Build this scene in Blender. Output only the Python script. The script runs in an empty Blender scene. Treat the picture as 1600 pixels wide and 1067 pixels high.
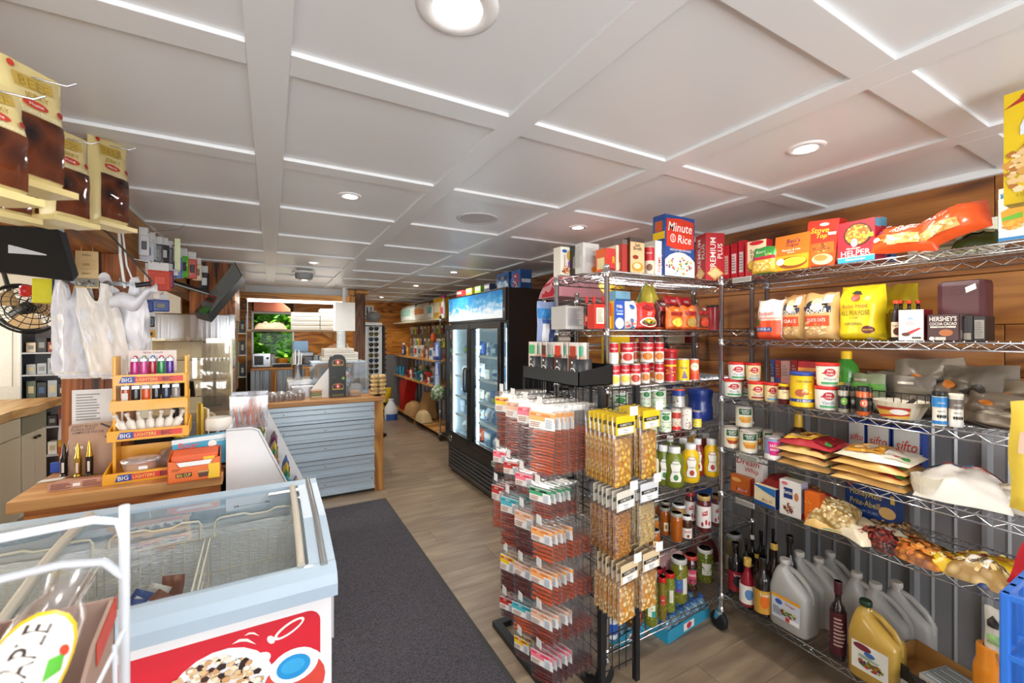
import bpy, bmesh, math, random
from mathutils import Vector, Matrix, noise
random.seed(7)
S = bpy.context.scene
# ---------------- camera ----------------
TH = math.radians(29.3); FPX = 671.0; HZ = 525.0; CZ = 1.55
cam_d = bpy.data.cameras.new('camera'); cam = bpy.data.objects.new('camera', cam_d); S.collection.objects.link(cam)
cam_d.sensor_width = 36; cam_d.lens = 36*FPX/1600; cam_d.shift_y = -(533.5-HZ)/1600; cam_d.clip_start = .02
cam.location = (0,0, CZ); cam.rotation_euler = (math.pi/2,0,-TH); S.camera = cam
cam_d.dof.use_dof = True; cam_d.dof.focus_distance = 2.6; cam_d.dof.aperture_fstop = 5.0
# ---------------- world ----------------
W = bpy.data.worlds.new('world'); S.world = W; W.use_nodes = True
_n = W.node_tree.nodes; _sky = _n.new('ShaderNodeTexSky'); _sky.sky_type = 'HOSEK_WILKIE'
_sky.sun_direction = (-.5,-.6,.6); _sky.turbidity = 3
W.node_tree.links.new(_sky.outputs[0], _n['Background'].inputs[0]); _n['Background'].inputs[1].default_value = .4
# ---------------- large lights: daylight through the shop's windows ----------------
def area(name, loc, target, sx, sy, power, col):
 l = bpy.data.lights.new(name, 'AREA'); l.shape = 'RECTANGLE'; l.size = sx; l.size_y = sy; l.energy = power; l.color = col
 o = bpy.data.objects.new(name, l); S.collection.objects.link(o); o.location = loc
 o.rotation_euler = (Vector(target)-Vector(loc)).to_track_quat('-Z','Y').to_euler(); return o
area('front_window_daylight',(.2,-2.3,1.25),(.6,3,2.3),3.4,1.5,150,(.96,.98,1))
area('left_window_daylight',(-4.3,3.6,1.4),(0,3.8,1.9),3.4,1.4,130,(1,.97,.9))
LP = [(715,12,.075),(547,306,.05),(1259,231,.055),(903,355,.05),(490,410,.05),(476,437,.05),(650,446,.05),(596,464,.05),(709,425,.05),(461,459,.05)]
# ---------------- exposure ----------------
S.view_settings.view_transform = 'Standard'; S.view_settings.look = 'None'; S.view_settings.gamma = 1
S.cycles.transparent_max_bounces = 24; S.view_settings.use_curve_mapping = False; S.view_settings.exposure = 0.08
# ---------------- pixel ray geometry (1600x1067 frame) ----------------
F = Vector((math.sin(TH), math.cos(TH),0)); R = Vector((math.cos(TH),-math.sin(TH),0))
def ray(u, v): return F + R*((u-800)/FPX) + Vector((0,0,(HZ-v)/FPX))
def P(u, v, z=None, X=None, Y=None):
 r = ray(u, v)
 k = (z-CZ)/r.z if z is not None else (X/r.x if X is not None else Y/r.y)
 return Vector((0,0, CZ)) + r*k
def depth(p): return p.x*F.x + p.y*F.y
def zat(v, p): return CZ + (HZ-v)*depth(p)/FPX
CEIL = CZ+.69
# ---------------- materials ----------------
def lin(h):
 h = h.lstrip('#')
 if len(h) == 3: h = ''.join(c*2 for c in h)
 return tuple(((int(h[i:i+2],16)/255)/12.92 if int(h[i:i+2],16) < 11 else ((int(h[i:i+2],16)/255+.055)/1.055)**2.4) for i in (0,2,4))+(1,)
MATS = {}
def newmat(name):
 m = bpy.data.materials.new(name); m.use_nodes = True; return m, m.node_tree, m.node_tree.nodes['Principled BSDF']
def C(h, rough=.45, metal=0., coat=0., trans=0., emit=0., spec=.5, noise_amt=.06, scale=30):
 if not isinstance(h, str): return h
 key = (h, rough, metal, coat, trans, emit)
 if key in MATS: return MATS[key]
 m, nt, b = newmat('c_'+h); N = nt.nodes; L = nt.links
 b.inputs['Roughness'].default_value = rough; b.inputs['Metallic'].default_value = metal
 b.inputs['Coat Weight'].default_value = coat; b.inputs['Transmission Weight'].default_value = trans
 c = lin(h)
 tc = N.new('ShaderNodeTexCoord'); nz = N.new('ShaderNodeTexNoise'); nz.inputs['Scale'].default_value = scale
 mr = N.new('ShaderNodeMapRange'); mr.inputs['To Min'].default_value = 1-noise_amt; mr.inputs['To Max'].default_value = 1+noise_amt
 mx = N.new('ShaderNodeVectorMath'); mx.operation = 'SCALE'; mx.inputs[0].default_value = c[:3]
 L.new(tc.outputs['Object'], nz.inputs['Vector']); L.new(nz.outputs['Fac'], mr.inputs['Value']); L.new(mr.outputs[0], mx.inputs['Scale']); L.new(mx.outputs[0], b.inputs['Base Color'])
 if emit: b.inputs['Emission Color'].default_value = c; b.inputs['Emission Strength'].default_value = emit
 m.diffuse_color = c; MATS[key] = m; return m
def film(name, tint='#ffffff', gloss=.16, rough=.12, solid=0.0):
 if name in MATS: return MATS[name]
 m = bpy.data.materials.new(name); m.use_nodes = True; nt = m.node_tree; N = nt.nodes; L = nt.links; N.clear()
 o = N.new('ShaderNodeOutputMaterial'); t = N.new('ShaderNodeBsdfTransparent'); g = N.new('ShaderNodeBsdfGlossy'); mix = N.new('ShaderNodeMixShader')
 t.inputs[0].default_value = lin(tint); g.inputs['Roughness'].default_value = rough; g.inputs[0].default_value = (.95,.95,.97,1)
 lw = N.new('ShaderNodeLayerWeight'); lw.inputs['Blend'].default_value = .25
 mr = N.new('ShaderNodeMapRange'); mr.inputs['To Min'].default_value = gloss*.5; mr.inputs['To Max'].default_value = min(1, gloss*3)
 L.new(lw.outputs['Facing'], mr.inputs['Value']); L.new(mr.outputs[0], mix.inputs['Fac'])
 L.new(t.outputs[0], mix.inputs[1]); L.new(g.outputs[0], mix.inputs[2])
 if solid:
  d = N.new('ShaderNodeBsdfDiffuse'); d.inputs[0].default_value = (.85,.85,.87,1); m2 = N.new('ShaderNodeMixShader'); m2.inputs['Fac'].default_value = solid
  L.new(mix.outputs[0], m2.inputs[1]); L.new(d.outputs[0], m2.inputs[2]); L.new(m2.outputs[0], o.inputs['Surface'])
 else: L.new(mix.outputs[0], o.inputs['Surface'])
 MATS[name] = m; return m
def wood(name, c1, c2, c3, scale=(1,1,1), rough=.45, rings=1., bump=.12, knots=.5):
 """burnt pine: long wavering growth rings, fine fibre and a few dark knots; every board starts elsewhere in the pattern"""
 if name in MATS: return MATS[name]
 m, nt, b = newmat(name); N = nt.nodes; L = nt.links
 def nd(t, **k):
  n = N.new('ShaderNode'+t)
  for a, v in k.items(): setattr(n, a, v)
  return n
 tc = nd('TexCoord'); oi = nd('ObjectInfo'); cm = nd('VectorMath', operation='SCALE'); cm.inputs[0].default_value = (13,29,17); L.new(oi.outputs['Random'], cm.inputs['Scale'])
 vm = nd('VectorMath', operation='MULTIPLY_ADD'); vm.inputs[1].default_value = scale; L.new(tc.outputs['Object'], vm.inputs[0]); L.new(cm.outputs[0], vm.inputs[2])
 n1 = nd('TexNoise'); n1.inputs['Scale'].default_value = .9; n1.inputs['Detail'].default_value = 1.2; n1.inputs['Roughness'].default_value = .4; L.new(vm.outputs[0], n1.inputs['Vector'])
 mu = nd('Math', operation='MULTIPLY'); mu.inputs[1].default_value = 52*rings; L.new(n1.outputs['Fac'], mu.inputs[0]); sn = nd('Math', operation='SINE'); L.new(mu.outputs[0], sn.inputs[0])
 n2 = nd('TexNoise'); n2.inputs['Scale'].default_value = 3; n2.inputs['Detail'].default_value = 3; v2 = nd('VectorMath', operation='MULTIPLY'); v2.inputs[1].default_value = tuple(1 if q < 2 else 5 for q in scale); L.new(vm.outputs[0], v2.inputs[0]); L.new(v2.outputs[0], n2.inputs['Vector'])
 n3 = nd('TexNoise'); n3.inputs['Scale'].default_value = .7; L.new(vm.outputs[0], n3.inputs['Vector'])
 vo = nd('TexVoronoi'); vo.inputs['Scale'].default_value = .85; L.new(vm.outputs[0], vo.inputs['Vector']); kr = nd('MapRange'); kr.inputs['From Min'].default_value = .05; kr.inputs['From Max'].default_value = .2; kr.inputs['To Min'].default_value = -knots; kr.inputs['To Max'].default_value = 0; L.new(vo.outputs['Distance'], kr.inputs['Value'])
 a1 = nd('Math', operation='MULTIPLY_ADD'); a1.inputs[1].default_value = .11; L.new(sn.outputs[0], a1.inputs[0]); L.new(n3.outputs['Fac'], a1.inputs[2])
 a2 = nd('Math', operation='MULTIPLY_ADD'); a2.inputs[1].default_value = .35; a2.inputs[2].default_value = -.17; L.new(n2.outputs['Fac'], a2.inputs[0])
 a3 = nd('Math', operation='ADD'); L.new(a1.outputs[0], a3.inputs[0]); L.new(a2.outputs[0], a3.inputs[1]); a4 = nd('Math', operation='ADD'); L.new(a3.outputs[0], a4.inputs[0]); L.new(kr.outputs[0], a4.inputs[1])
 cr = nd('ValToRGB'); e = cr.color_ramp.elements; e[0].position = .2; e[0].color = lin(c3); e[1].position = .72; e[1].color = lin(c1)
 k = e.new(.44); k.color = lin(c2); L.new(a4.outputs[0], cr.inputs[0]); L.new(cr.outputs[0], b.inputs['Base Color'])
 b.inputs['Roughness'].default_value = rough
 bp = nd('Bump'); bp.inputs['Strength'].default_value = bump; bp.inputs['Distance'].default_value = .003; L.new(a4.outputs[0], bp.inputs['Height']); L.new(bp.outputs[0], b.inputs['Normal'])
 MATS[name] = m; return m
def nutmat(name, c1, c2, sc=60, rough=.4):
 if name in MATS: return MATS[name]
 m, nt, b = newmat(name); N = nt.nodes; L = nt.links; tc = N.new('ShaderNodeTexCoord'); v = N.new('ShaderNodeTexVoronoi'); v.inputs['Scale'].default_value = sc
 cr = N.new('ShaderNodeValToRGB'); e = cr.color_ramp.elements; e[0].position = .1; e[0].color = lin(c1); e[1].position = .62; e[1].color = lin(c2)
 L.new(tc.outputs['Object'], v.inputs['Vector']); L.new(v.outputs['Distance'], cr.inputs[0]); L.new(cr.outputs[0], b.inputs['Base Color'])
 bp = N.new('ShaderNodeBump'); bp.invert = True; bp.inputs['Strength'].default_value = 1; bp.inputs['Distance'].default_value = .006; L.new(v.outputs['Distance'], bp.inputs['Height']); L.new(bp.outputs[0], b.inputs['Normal'])
 b.inputs['Roughness'].default_value = rough; MATS[name] = m; return m
WOODW = wood('burnt_pine','#d1883c','#a65f20','#3a1e0b',(1.2,.5,5.5), rough=.42)
WOODX = wood('burnt_pine_x','#c98038','#94521d','#3a1d0b',(.9,6,6), rough=.45)
WOODV = wood('burnt_pine_v','#b4692a','#8a4b1e','#2c160a',(9,9,.7), rough=.5)
WOODL = wood('light_pine','#d9a35f','#bd8038','#7a4416',(6,6,.8), rough=.5, bump=.08)
WOODLX = wood('light_pine_x','#dca766','#c3873f','#84501f',(.8,7,7), rough=.5, bump=.08)
WOODTOP = wood('counter_wood','#cf9d62','#b67d43','#80502a',(.9,8,5), rough=.4, bump=.05)
WOODPALE = wood('live_edge_wood','#edd0a0','#dfb57c','#b9823f',(.9,5,5), rough=.45, bump=.05)
STEEL = C('#b9bcc0',.22,1.0, noise_amt=.03); CHROME = C('#c9ccd0',.16,1.0, noise_amt=.02)
DSTEEL = C('#8e9298',.35,1.0); BLACK = C('#121214',.4); BLACKM = C('#17181a',.6); WHITE = C('#ececea',.4); WHITEG = C('#f2f2f2',.25, coat=.4)
CORR = C('#b9c3cd',.34,.55, noise_amt=.04, scale=3); CORRD = C('#98989a',.4,.5, noise_amt=.05, scale=3)
GLASS = film('pane_glass','#f6fcfc',.07,.02); CLEAR = film('clear_film','#fbfbfb',.22,.16,.03); CLEARM = film('cloudy_film','#f4f4f6',.25,.2,.13)
# ---------------- objects ----------------
COL = S.collection
def link(o, parent=None):
 COL.objects.link(o)
 if parent: o.parent = parent
 return o
def tag(o, label, cat, group=None, kind=None):
 if label: o['label'] = label
 if cat: o['category'] = cat
 if group: o['group'] = group
 if kind: o['kind'] = kind
 return o
def thing(name, label, cat, loc=(0,0,0), rz=0., group=None, rot=None):
 o = bpy.data.objects.new(name, None); o.empty_display_size = .05; o.location = loc
 o.rotation_euler = rot if rot else (0,0, rz); link(o); return tag(o, label, cat, group)
def clone(o, loc=None, rz=None, parent=None, label=None, group=None, rot=None, scale=None):
 c = o.copy(); link(c)
 c.parent = parent
 if loc is not None: c.location = loc
 if rz is not None: c.rotation_euler = (0,0, rz)
 if rot is not None: c.rotation_euler = rot
 if scale is not None: c.scale = scale
 if label: c['label'] = label
 if group: c['group'] = group
 for ch in list(o.children): clone(ch, parent=c)
 return c
class MB:
 def __init__(s): s.v = []; s.f = []; s.mi = []; s.mats = []; s.sm = []
 def m(s, mat):
  if mat not in s.mats: s.mats.append(mat)
  return s.mats.index(mat)
 def add(s, vs, fs, mat, smooth=False):
  n = len(s.v); s.v += [tuple(v) for v in vs]; i = s.m(mat)
  for f in fs: s.f.append([n+k for k in f]); s.mi.append(i); s.sm.append(smooth)
  return s
 def box(s, x0, x1, y0, y1, z0, z1, mat, M=None):
  vs = [(x, y, z) for z in (z0, z1) for y in (y0, y1) for x in (x0, x1)]
  if M: vs = [M @ Vector(v) for v in vs]
  return s.add(vs, [(0,2,3,1),(4,5,7,6),(0,1,5,4),(2,6,7,3),(0,4,6,2),(1,3,7,5)], mat)
 def cbox(s, x0, x1, y0, y1, z0, z1, mat, b=.004, M=None):
  """box with chamfered edges"""
  bm = bmesh.new(); bmesh.ops.create_cube(bm, size=1)
  for v in bm.verts: v.co = Vector((x0+(v.co.x+.5)*(x1-x0), y0+(v.co.y+.5)*(y1-y0), z0+(v.co.z+.5)*(z1-z0)))
  b = min(b, .45*min(x1-x0, y1-y0, z1-z0))
  bmesh.ops.bevel(bm, geom=bm.edges[:], offset=b, segments=2, profile=.6, affect='EDGES')
  vs = [v.co.copy() for v in bm.verts]
  if M: vs = [M @ v for v in vs]
  s.add(vs, [[v.index for v in f.verts] for f in bm.faces], mat); bm.free(); return s
 def lathe(s, prof, mat, n=20, c=(0,0,0), sx=1, sy=1, smooth=True, M=None, cap=True):
  vs = []; fs = []
  for r, z in prof:
   for k in range(n):
    a = 2*math.pi*k/n; vs.append(Vector((c[0]+r*sx*math.cos(a), c[1]+r*sy*math.sin(a), c[2]+z)))
  for i in range(len(prof)-1):
   for k in range(n): fs.append((i*n+k, i*n+(k+1) % n, (i+1)*n+(k+1) % n, (i+1)*n+k))
  if M: vs = [M @ v for v in vs]
  s.add(vs, fs, mat, smooth)
  if cap:
   m = len(prof)-1
   s.add([vs[k] for k in range(n)],[tuple(reversed(range(n)))], mat); s.add([vs[m*n+k] for k in range(n)],[tuple(range(n))], mat)
  return s
 def tube(s, p0, p1, r, mat, n=6, cap=False):
  p0 = Vector(p0); p1 = Vector(p1); d = p1-p0
  if d.length < 1e-6: return s
  q = d.to_track_quat('Z','Y'); vs = []
  for p in (p0, p1):
   for k in range(n): a = 2*math.pi*k/n; vs.append(p + q @ Vector((r*math.cos(a), r*math.sin(a),0)))
  fs = [(k, (k+1) % n, n+(k+1) % n, n+k) for k in range(n)]
  s.add(vs, fs, mat, n > 4)
  if cap: s.add(vs[:n],[tuple(reversed(range(n)))], mat); s.add(vs[n:],[tuple(range(n))], mat)
  return s
 def path(s, pts, r, mat, n=6, closed=False, cap=True):
  pts = [Vector(p) for p in pts]; N = len(pts); vs = []; up = None
  for i, p in enumerate(pts):
   a = pts[i-1] if (i > 0 or closed) else p; b = pts[(i+1) % N] if (i < N-1 or closed) else p
   d = (b-a).normalized()
   if up is None: up = Vector((0,0,1)) if abs(d.z) < .9 else Vector((1,0,0))
   e = d.cross(up).normalized(); up = e.cross(d).normalized()
   for k in range(n): t = 2*math.pi*k/n; vs.append(p + e*r*math.cos(t) + up*r*math.sin(t))
  fs = []
  for i in range(N if closed else N-1):
   j = (i+1) % N
   for k in range(n): fs.append((i*n+k, j*n+k, j*n+(k+1) % n, i*n+(k+1) % n))
  s.add(vs, fs, mat, n > 4)
  if cap and not closed: s.add(vs[:n],[tuple(range(n))], mat); s.add(vs[-n:],[tuple(reversed(range(n)))], mat)
  return s
 def grid(s, fn, nu, nv, mat, smooth=True, flip=False):
  vs = [fn(i/nu, j/nv) for j in range(nv+1) for i in range(nu+1)]
  fs = []
  for j in range(nv):
   for i in range(nu):
    a = j*(nu+1)+i; q = (a, a+1, a+nu+2, a+nu+1); fs.append(tuple(reversed(q)) if flip else q)
  return s.add(vs, fs, mat, smooth)
 def prism(s, poly, z0, z1, mat, axis='z', M=None):
  n = len(poly)
  mk = {'z': lambda a, b, c: Vector((a, b, c)),'y': lambda a, b, c: Vector((a, c, b)),'x': lambda a, b, c: Vector((c, a, b))}[axis]
  vs = [mk(a, b, z0) for a, b in poly]+[mk(a, b, z1) for a, b in poly]
  if M: vs = [M @ v for v in vs]
  return s.add(vs, [tuple(reversed(range(n))), tuple(range(n, 2*n))]+[(k, (k+1) % n, n+(k+1) % n, n+k) for k in range(n)], mat)
 def mesh(s, name):
  me = bpy.data.meshes.new(name); me.from_pydata(s.v, [], s.f)
  for m in s.mats: me.materials.append(m)
  me.polygons.foreach_set('material_index', s.mi); me.polygons.foreach_set('use_smooth', s.sm); me.update()
  return me
 def obj(s, name, parent=None, label=None, loc=None, rz=None, kind=None, cat=None, group=None):
  o = bpy.data.objects.new(name, s.mesh(name)); link(o, parent)
  if loc is not None: o.location = loc
  if rz is not None: o.rotation_euler = (0,0, rz)
  tag(o, label, cat, group, kind); return o
# ---------------- flat print: coloured shapes and lettering laid on a face ----------------
TXT = {}
def text_geo(t, bold=True, slant=0.):
 key = (t, bold, slant)
 if key in TXT: return TXT[key]
 cu = bpy.data.curves.new('lettering','FONT'); cu.body = t; cu.size = 1; cu.resolution_u = 2; cu.offset = .006 if bold else .0; cu.shear = slant
 o = bpy.data.objects.new('lettering_tmp', cu); COL.objects.link(o); me = o.to_mesh()
 vs = [v.co.to_2d() for v in me.vertices]; fs = [list(p.vertices) for p in me.polygons]
 o.to_mesh_clear(); bpy.data.objects.remove(o); bpy.data.curves.remove(cu)
 if vs:
  x0 = min(v.x for v in vs); x1 = max(v.x for v in vs); y0 = min(v.y for v in vs); y1 = max(v.y for v in vs)
 else: x0 = x1 = y0 = y1 = 0
 TXT[key] = (vs, fs, x0, x1, y0, y1); return TXT[key]
def star(pts, fn, e, K=5):
 """star shaped outline filled with rings so that it follows a curved face"""
 q = []
 for i, p in enumerate(pts):
  r = pts[(i+1) % len(pts)]; m = 1 if len(pts) > 12 else 4
  for k in range(m): q.append((p[0]+(r[0]-p[0])*k/m, p[1]+(r[1]-p[1])*k/m))
 n = len(q); cx = sum(p[0] for p in q)/n; cy = sum(p[1] for p in q)/n
 vs = [fn(cx, cy, e)]+[fn(cx+(x-cx)*k/K, cy+(y-cy)*k/K, e) for k in range(1, K+1) for x, y in q]
 fs = [(0,1+i, 1+(i+1) % n) for i in range(n)]+[(1+(k-1)*n+i, 1+k*n+i, 1+k*n+(i+1) % n, 1+(k-1)*n+(i+1) % n) for k in range(1, K) for i in range(n)]
 return vs, fs
def art(mb, fn, W_, H_, spec, seg=1, e0=.0006, de=.00035):
 """fn(x, y, e) maps face metres (x right from the centre, y up from the base) to a point e in front of the surface"""
 lvl = 0; rnd = random.Random(str(spec))
 for a in spec:
  k = a[0]; lvl += 1; e = e0 + de*lvl
  X = lambda x: (x-.5)*W_
  if k == 'r':
   _, x0, y0, x1, y1, c = a; n = max(1, round(seg*abs(x1-x0)+.4)) if seg > 1 else 1; m = max(1, n//2) if seg > 1 else 1
   mb.grid(lambda p, q: fn(X(x0+(x1-x0)*p),(y0+(y1-y0)*q)*H_, e), n, m, C(c, .4), smooth=seg > 1)
  elif k == 'e':
   _, cx, cy, rx, ry, c = a; n = 18
   if seg > 1: mb.add(*star([(X(cx+rx*math.cos(2*math.pi*i/20)),(cy+ry*math.sin(2*math.pi*i/20))*H_) for i in range(20)], fn, e), C(c, .4), True); continue
   vs = [fn(X(cx), cy*H_, e)]+[fn(X(cx+rx*math.cos(2*math.pi*i/n)),(cy+ry*math.sin(2*math.pi*i/n))*H_, e) for i in range(n)]
   mb.add(vs, [(0, i+1,(i+1) % n+1) for i in range(n)], C(c, .4))
  elif k == 'p':
   _, pts, c = a
   if seg > 1: mb.add(*star([(X(x), y*H_) for x, y in pts], fn, e), C(c, .4), True); continue
   mb.add([fn(X(x), y*H_, e) for x, y in pts],[tuple(range(len(pts)))], C(c, .4))
  elif k == 'b':   # scattered bits of food in an ellipse: (cx, cy, rx, ry, [colours], count, size)
   _, cx, cy, rx, ry, cols, cnt, sz = a
   for i in range(cnt):
    t = rnd.random()*6.283; q = rnd.random()**.5; x = cx+rx*q*math.cos(t); y = cy+ry*q*math.sin(t); s_ = sz*(.6+.8*rnd.random()); an = rnd.random()*3
    as_ = W_/H_; pts = [(x+s_*math.cos(an+j*1.2566), y+s_*as_*.8*math.sin(an+j*1.2566)) for j in range(5)]
    mb.add([fn(X(px), py*H_, e+i*.000012) for px, py in pts],[(0,1,2,3,4)], C(rnd.choice(cols),.45))
  elif k == 't':   # (text, cx, cy, height, colour[, max width[, slant[, rot90]]])
   t, cx, cy, h, c = a[1:6]; mw = a[6] if len(a) > 6 else .92; sl = a[7] if len(a) > 7 else 0; rot = a[8] if len(a) > 8 else 0
   vs, fs, x0, x1, y0, y1 = text_geo(t, True, sl)
   if not vs: continue
   if rot:
    sc = min(h*W_/max(y1-y0,.3), mw*H_/(x1-x0)); mx = (x0+x1)/2; my = (y0+y1)/2
    mb.add([fn(X(cx)-(v.y-my)*sc, cy*H_+(v.x-mx)*sc, e) for v in vs], fs, C(c, .4))
   else:
    sy = h*H_/max(y1-y0,.3); sc = min(sy, mw*W_/(x1-x0)); mx = (x0+x1)/2; my = (y0+y1)/2
    mb.add([fn(X(cx)+(v.x-mx)*sc, cy*H_+(v.y-my)*min(sy, sc*1.5), e) for v in vs], fs, C(c, .4))
 return mb
def lines(x0, x1, y0, y1, n, c):   # small print
 r = random.Random(n*31+int(x0*100)); out = []
 for i in range(n):
  y = y1-(y1-y0)*(i+.5)/n; out.append(('r', x0, y-.25*(y1-y0)/n, x0+(x1-x0)*r.uniform(.6,1), y+.2*(y1-y0)/n, c))
 return out
# ======================= SETTING =======================
XR = 2.60; YB = 8.9; XL = -4.4; YF = -2.4
def floor_mat():
 m, nt, b = newmat('vinyl_plank'); N = nt.nodes; L = nt.links
 tc = N.new('ShaderNodeTexCoord'); oi = N.new('ShaderNodeObjectInfo'); cm = N.new('ShaderNodeVectorMath'); cm.operation = 'SCALE'; cm.inputs[0].default_value = (31,7,3); L.new(oi.outputs['Random'], cm.inputs['Scale'])
 vm = N.new('ShaderNodeVectorMath'); vm.operation = 'MULTIPLY_ADD'; vm.inputs[1].default_value = (1.6,9,1); L.new(tc.outputs['Object'], vm.inputs[0]); L.new(cm.outputs[0], vm.inputs[2])
 n = N.new('ShaderNodeTexNoise'); n.inputs['Scale'].default_value = 1.7; n.inputs['Detail'].default_value = 5; L.new(vm.outputs[0], n.inputs['Vector'])
 ad = N.new('ShaderNodeMath'); ad.operation = 'MULTIPLY_ADD'; ad.inputs[1].default_value = .05; L.new(oi.outputs['Random'], ad.inputs[0]); L.new(n.outputs['Fac'], ad.inputs[2])
 cr = N.new('ShaderNodeValToRGB'); e = cr.color_ramp.elements; e[0].position = .34; e[0].color = lin('#7d6b5a'); e[1].position = .78; e[1].color = lin('#a9957c'); k = e.new(.55); k.color = lin('#917d67')
 L.new(ad.outputs[0], cr.inputs[0]); L.new(cr.outputs[0], b.inputs['Base Color']); b.inputs['Roughness'].default_value = .36; b.inputs['Specular IOR Level'].default_value = .4; return m
FM = floor_mat()
fl = MB().box(XL, XR, YF, YB, -.08,-.004, C('#4a4038',.7)).obj('floor', kind='structure')
# vinyl planks run across the room
pm = MB().cbox(-.609,.609,-.1095,.1095,-.006,0, FM, .001).mesh('floor_plank')
pw, pl = .22,1.22; j = 0; y = YF+.11
while y < YB:
 x = -1.5 + (j*.47 % pl) - pl
 while x-pl/2 < XR:
  if x+pl/2 > -1.9 and y > -.6:
   if x+pl/2 <= XR+.02: o = bpy.data.objects.new('floor_plank', pm); link(o, fl); o.location = (x, y, 0)
   else: MB().cbox(x-.609, XR+.02, y-.1095, y+.1095,-.006,0, FM, .001).obj('floor_plank', fl)
  x += pl
 y += pw; j += 1
MB().box(XL, -1.9, YF, YB, -.004,0, FM).box(-1.9, XR, YF, -.6,-.004,0, FM).obj('floor_far_area', fl, kind='stuff')
# ---- ceiling: white boards with battens ----
def ceil_mat():
 m, nt, b = newmat('ceiling_white'); N = nt.nodes; b.inputs['Base Color'].default_value = lin('#e6e8ea'); b.inputs['Roughness'].default_value = .33; b.inputs['Specular IOR Level'].default_value = .45
 tc = N.new('ShaderNodeTexCoord'); n = N.new('ShaderNodeTexNoise'); n.inputs['Scale'].default_value = 1.2; bp = N.new('ShaderNodeBump'); bp.inputs['Strength'].default_value = .05; bp.inputs['Distance'].default_value = .05
 nt.links.new(tc.outputs['Object'], n.inputs['Vector']); nt.links.new(n.outputs['Fac'], bp.inputs['Height']); nt.links.new(bp.outputs[0], b.inputs['Normal']); return m
CM = ceil_mat()
ce = MB().box(XL, XR, YF, YB, CEIL+.03, CEIL+.12, C('#cfcfcf',.6)).obj('ceiling', kind='structure')
H_ = .69; xs = [0+(-.005)+k*.695 for k in (-1,0,1,2,3)]; ys = [.458+.047+k*.7075 for k in range(-4,12)]
bt = .012; bw = .047
xe = [xs[0]]+xs[1:4]+[xs[4], XR+.05]
for i in range(5):
 a = xe[i]; b_ = xe[i+1]
 if b_-a < .12: continue
 for j in range(len(ys)):
  y0 = ys[j]; y1 = ys[j+1] if j+1 < len(ys) else YB
  if y1-y0 < .02 or y0 > YB: continue
  bb = min(b_, XR); MB().box(a+.002, bb-.002, y0+.002, y1-.002, CEIL, CEIL+.03, CM).obj('ceiling_panel', ce)
for x in xs: MB().cbox(x-bw, x+bw, ys[0]-.7, YB, CEIL-bt, CEIL+.001, CM, .002).obj('ceiling_batten', ce)
for y in ys:
 if y+bw > YB: continue
 for i in range(5):
  a = xe[i]+bw; b_ = (xe[i+1]-bw) if i < 4 else XR
  if b_-a > .05: MB().cbox(a, b_, y-bw, y+bw, CEIL-bt, CEIL+.001, CM, .002).obj('ceiling_batten', ce)
MB().box(XR-.025, XR, YF, YB, CEIL-.03, CEIL, CM).obj('ceiling_trim', ce)
MB().box(xs[0], XR, YF, ys[0], CEIL-.002, CEIL+.03, CM).box(XL, xs[0], YF, YB, CEIL+.0, CEIL+.03, C('#e8e0d0',.6)).obj('ceiling_board', ce, kind='stuff')
# cream boarded ceiling over the back area left of the post
for k in range(12): MB().box(XL, -.86,.2+k*.6,.785+k*.6, CEIL-.012, CEIL, C('#e6dcc6',.5)).obj('ceiling_panel', ce)
# ---- recessed lamps ----
LE = C('#fff6ea',.3, emit=22)
for i, (u, v, r) in enumerate(LP):
 p = P(u, v, z=CEIL); rr_ = r*.9
 t = thing('recessed_light',['large round recessed downlight at the top of the picture nearest the camera','round recessed downlight over the dark floor mat','round recessed downlight above the right shelving rack','round recessed downlight above the boxes on the middle rack',
         'round recessed downlight just in front of the ceiling smoke alarm','small round recessed downlight just behind the ceiling smoke alarm','small recessed downlight left of and beyond the one above the cooler','small recessed downlight beside the top of the kitchen corner post','round recessed downlight in front of the glass door cooler','small recessed downlight above the kitchen header beam'][i],'light',(p.x, p.y, CEIL),0,'recessed downlights')
 MB().lathe([(rr_*.74,-.001),(rr_*.8,-.006),(rr_*1.15,-.005),(rr_*1.3,0),(rr_*1.3,.004)], WHITEG, 32, cap=False).obj('trim_ring', t)
 MB().lathe([(.001,-.0035),(rr_*.5,-.004),(rr_*.76,-.002)], LE, 28, cap=False).obj('lens', t)
 l = bpy.data.lights.new('downlight_lamp','AREA'); l.shape = 'DISK'; l.size = .14; l.energy = 8 if i else 8; l.color = (1,.96,.9); l.spread = math.radians(160)
 lo = bpy.data.objects.new('lamp_glow', l); COL.objects.link(lo); lo.location = (p.x, p.y, CEIL-.016)
# speaker grille and smoke alarm
p = P(746,341, z=CEIL); t = thing('ceiling_speaker','flat round white speaker grille set in the ceiling','speaker',(p.x, p.y, CEIL))
MB().lathe([(.1,-.002),(.105,-.006),(.118,-.006),(.122,0)], C('#c6c6c8',.5),36, cap=False).obj('rim', t); MB().lathe([(.001,-.004),(.1,-.004)], C('#bdbec0',.7),36, cap=False).obj('grille', t)
p = P(475,424, z=CEIL-.012); t = thing('smoke_alarm','grey louvred smoke alarm hanging from the ceiling','alarm',(p.x, p.y, CEIL-.013))
MB().lathe([(.11,0),(.115,-.012),(.1,-.02)], WHITE, 28).obj('base', t); MB().lathe([(.085,-.02),(.088,-.035),(.08,-.04),(.088,-.05),(.08,-.055),(.086,-.068),(.07,-.08),(.02,-.084)], C('#9a9b9d',.5),28).obj('sensor_body', t)
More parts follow.
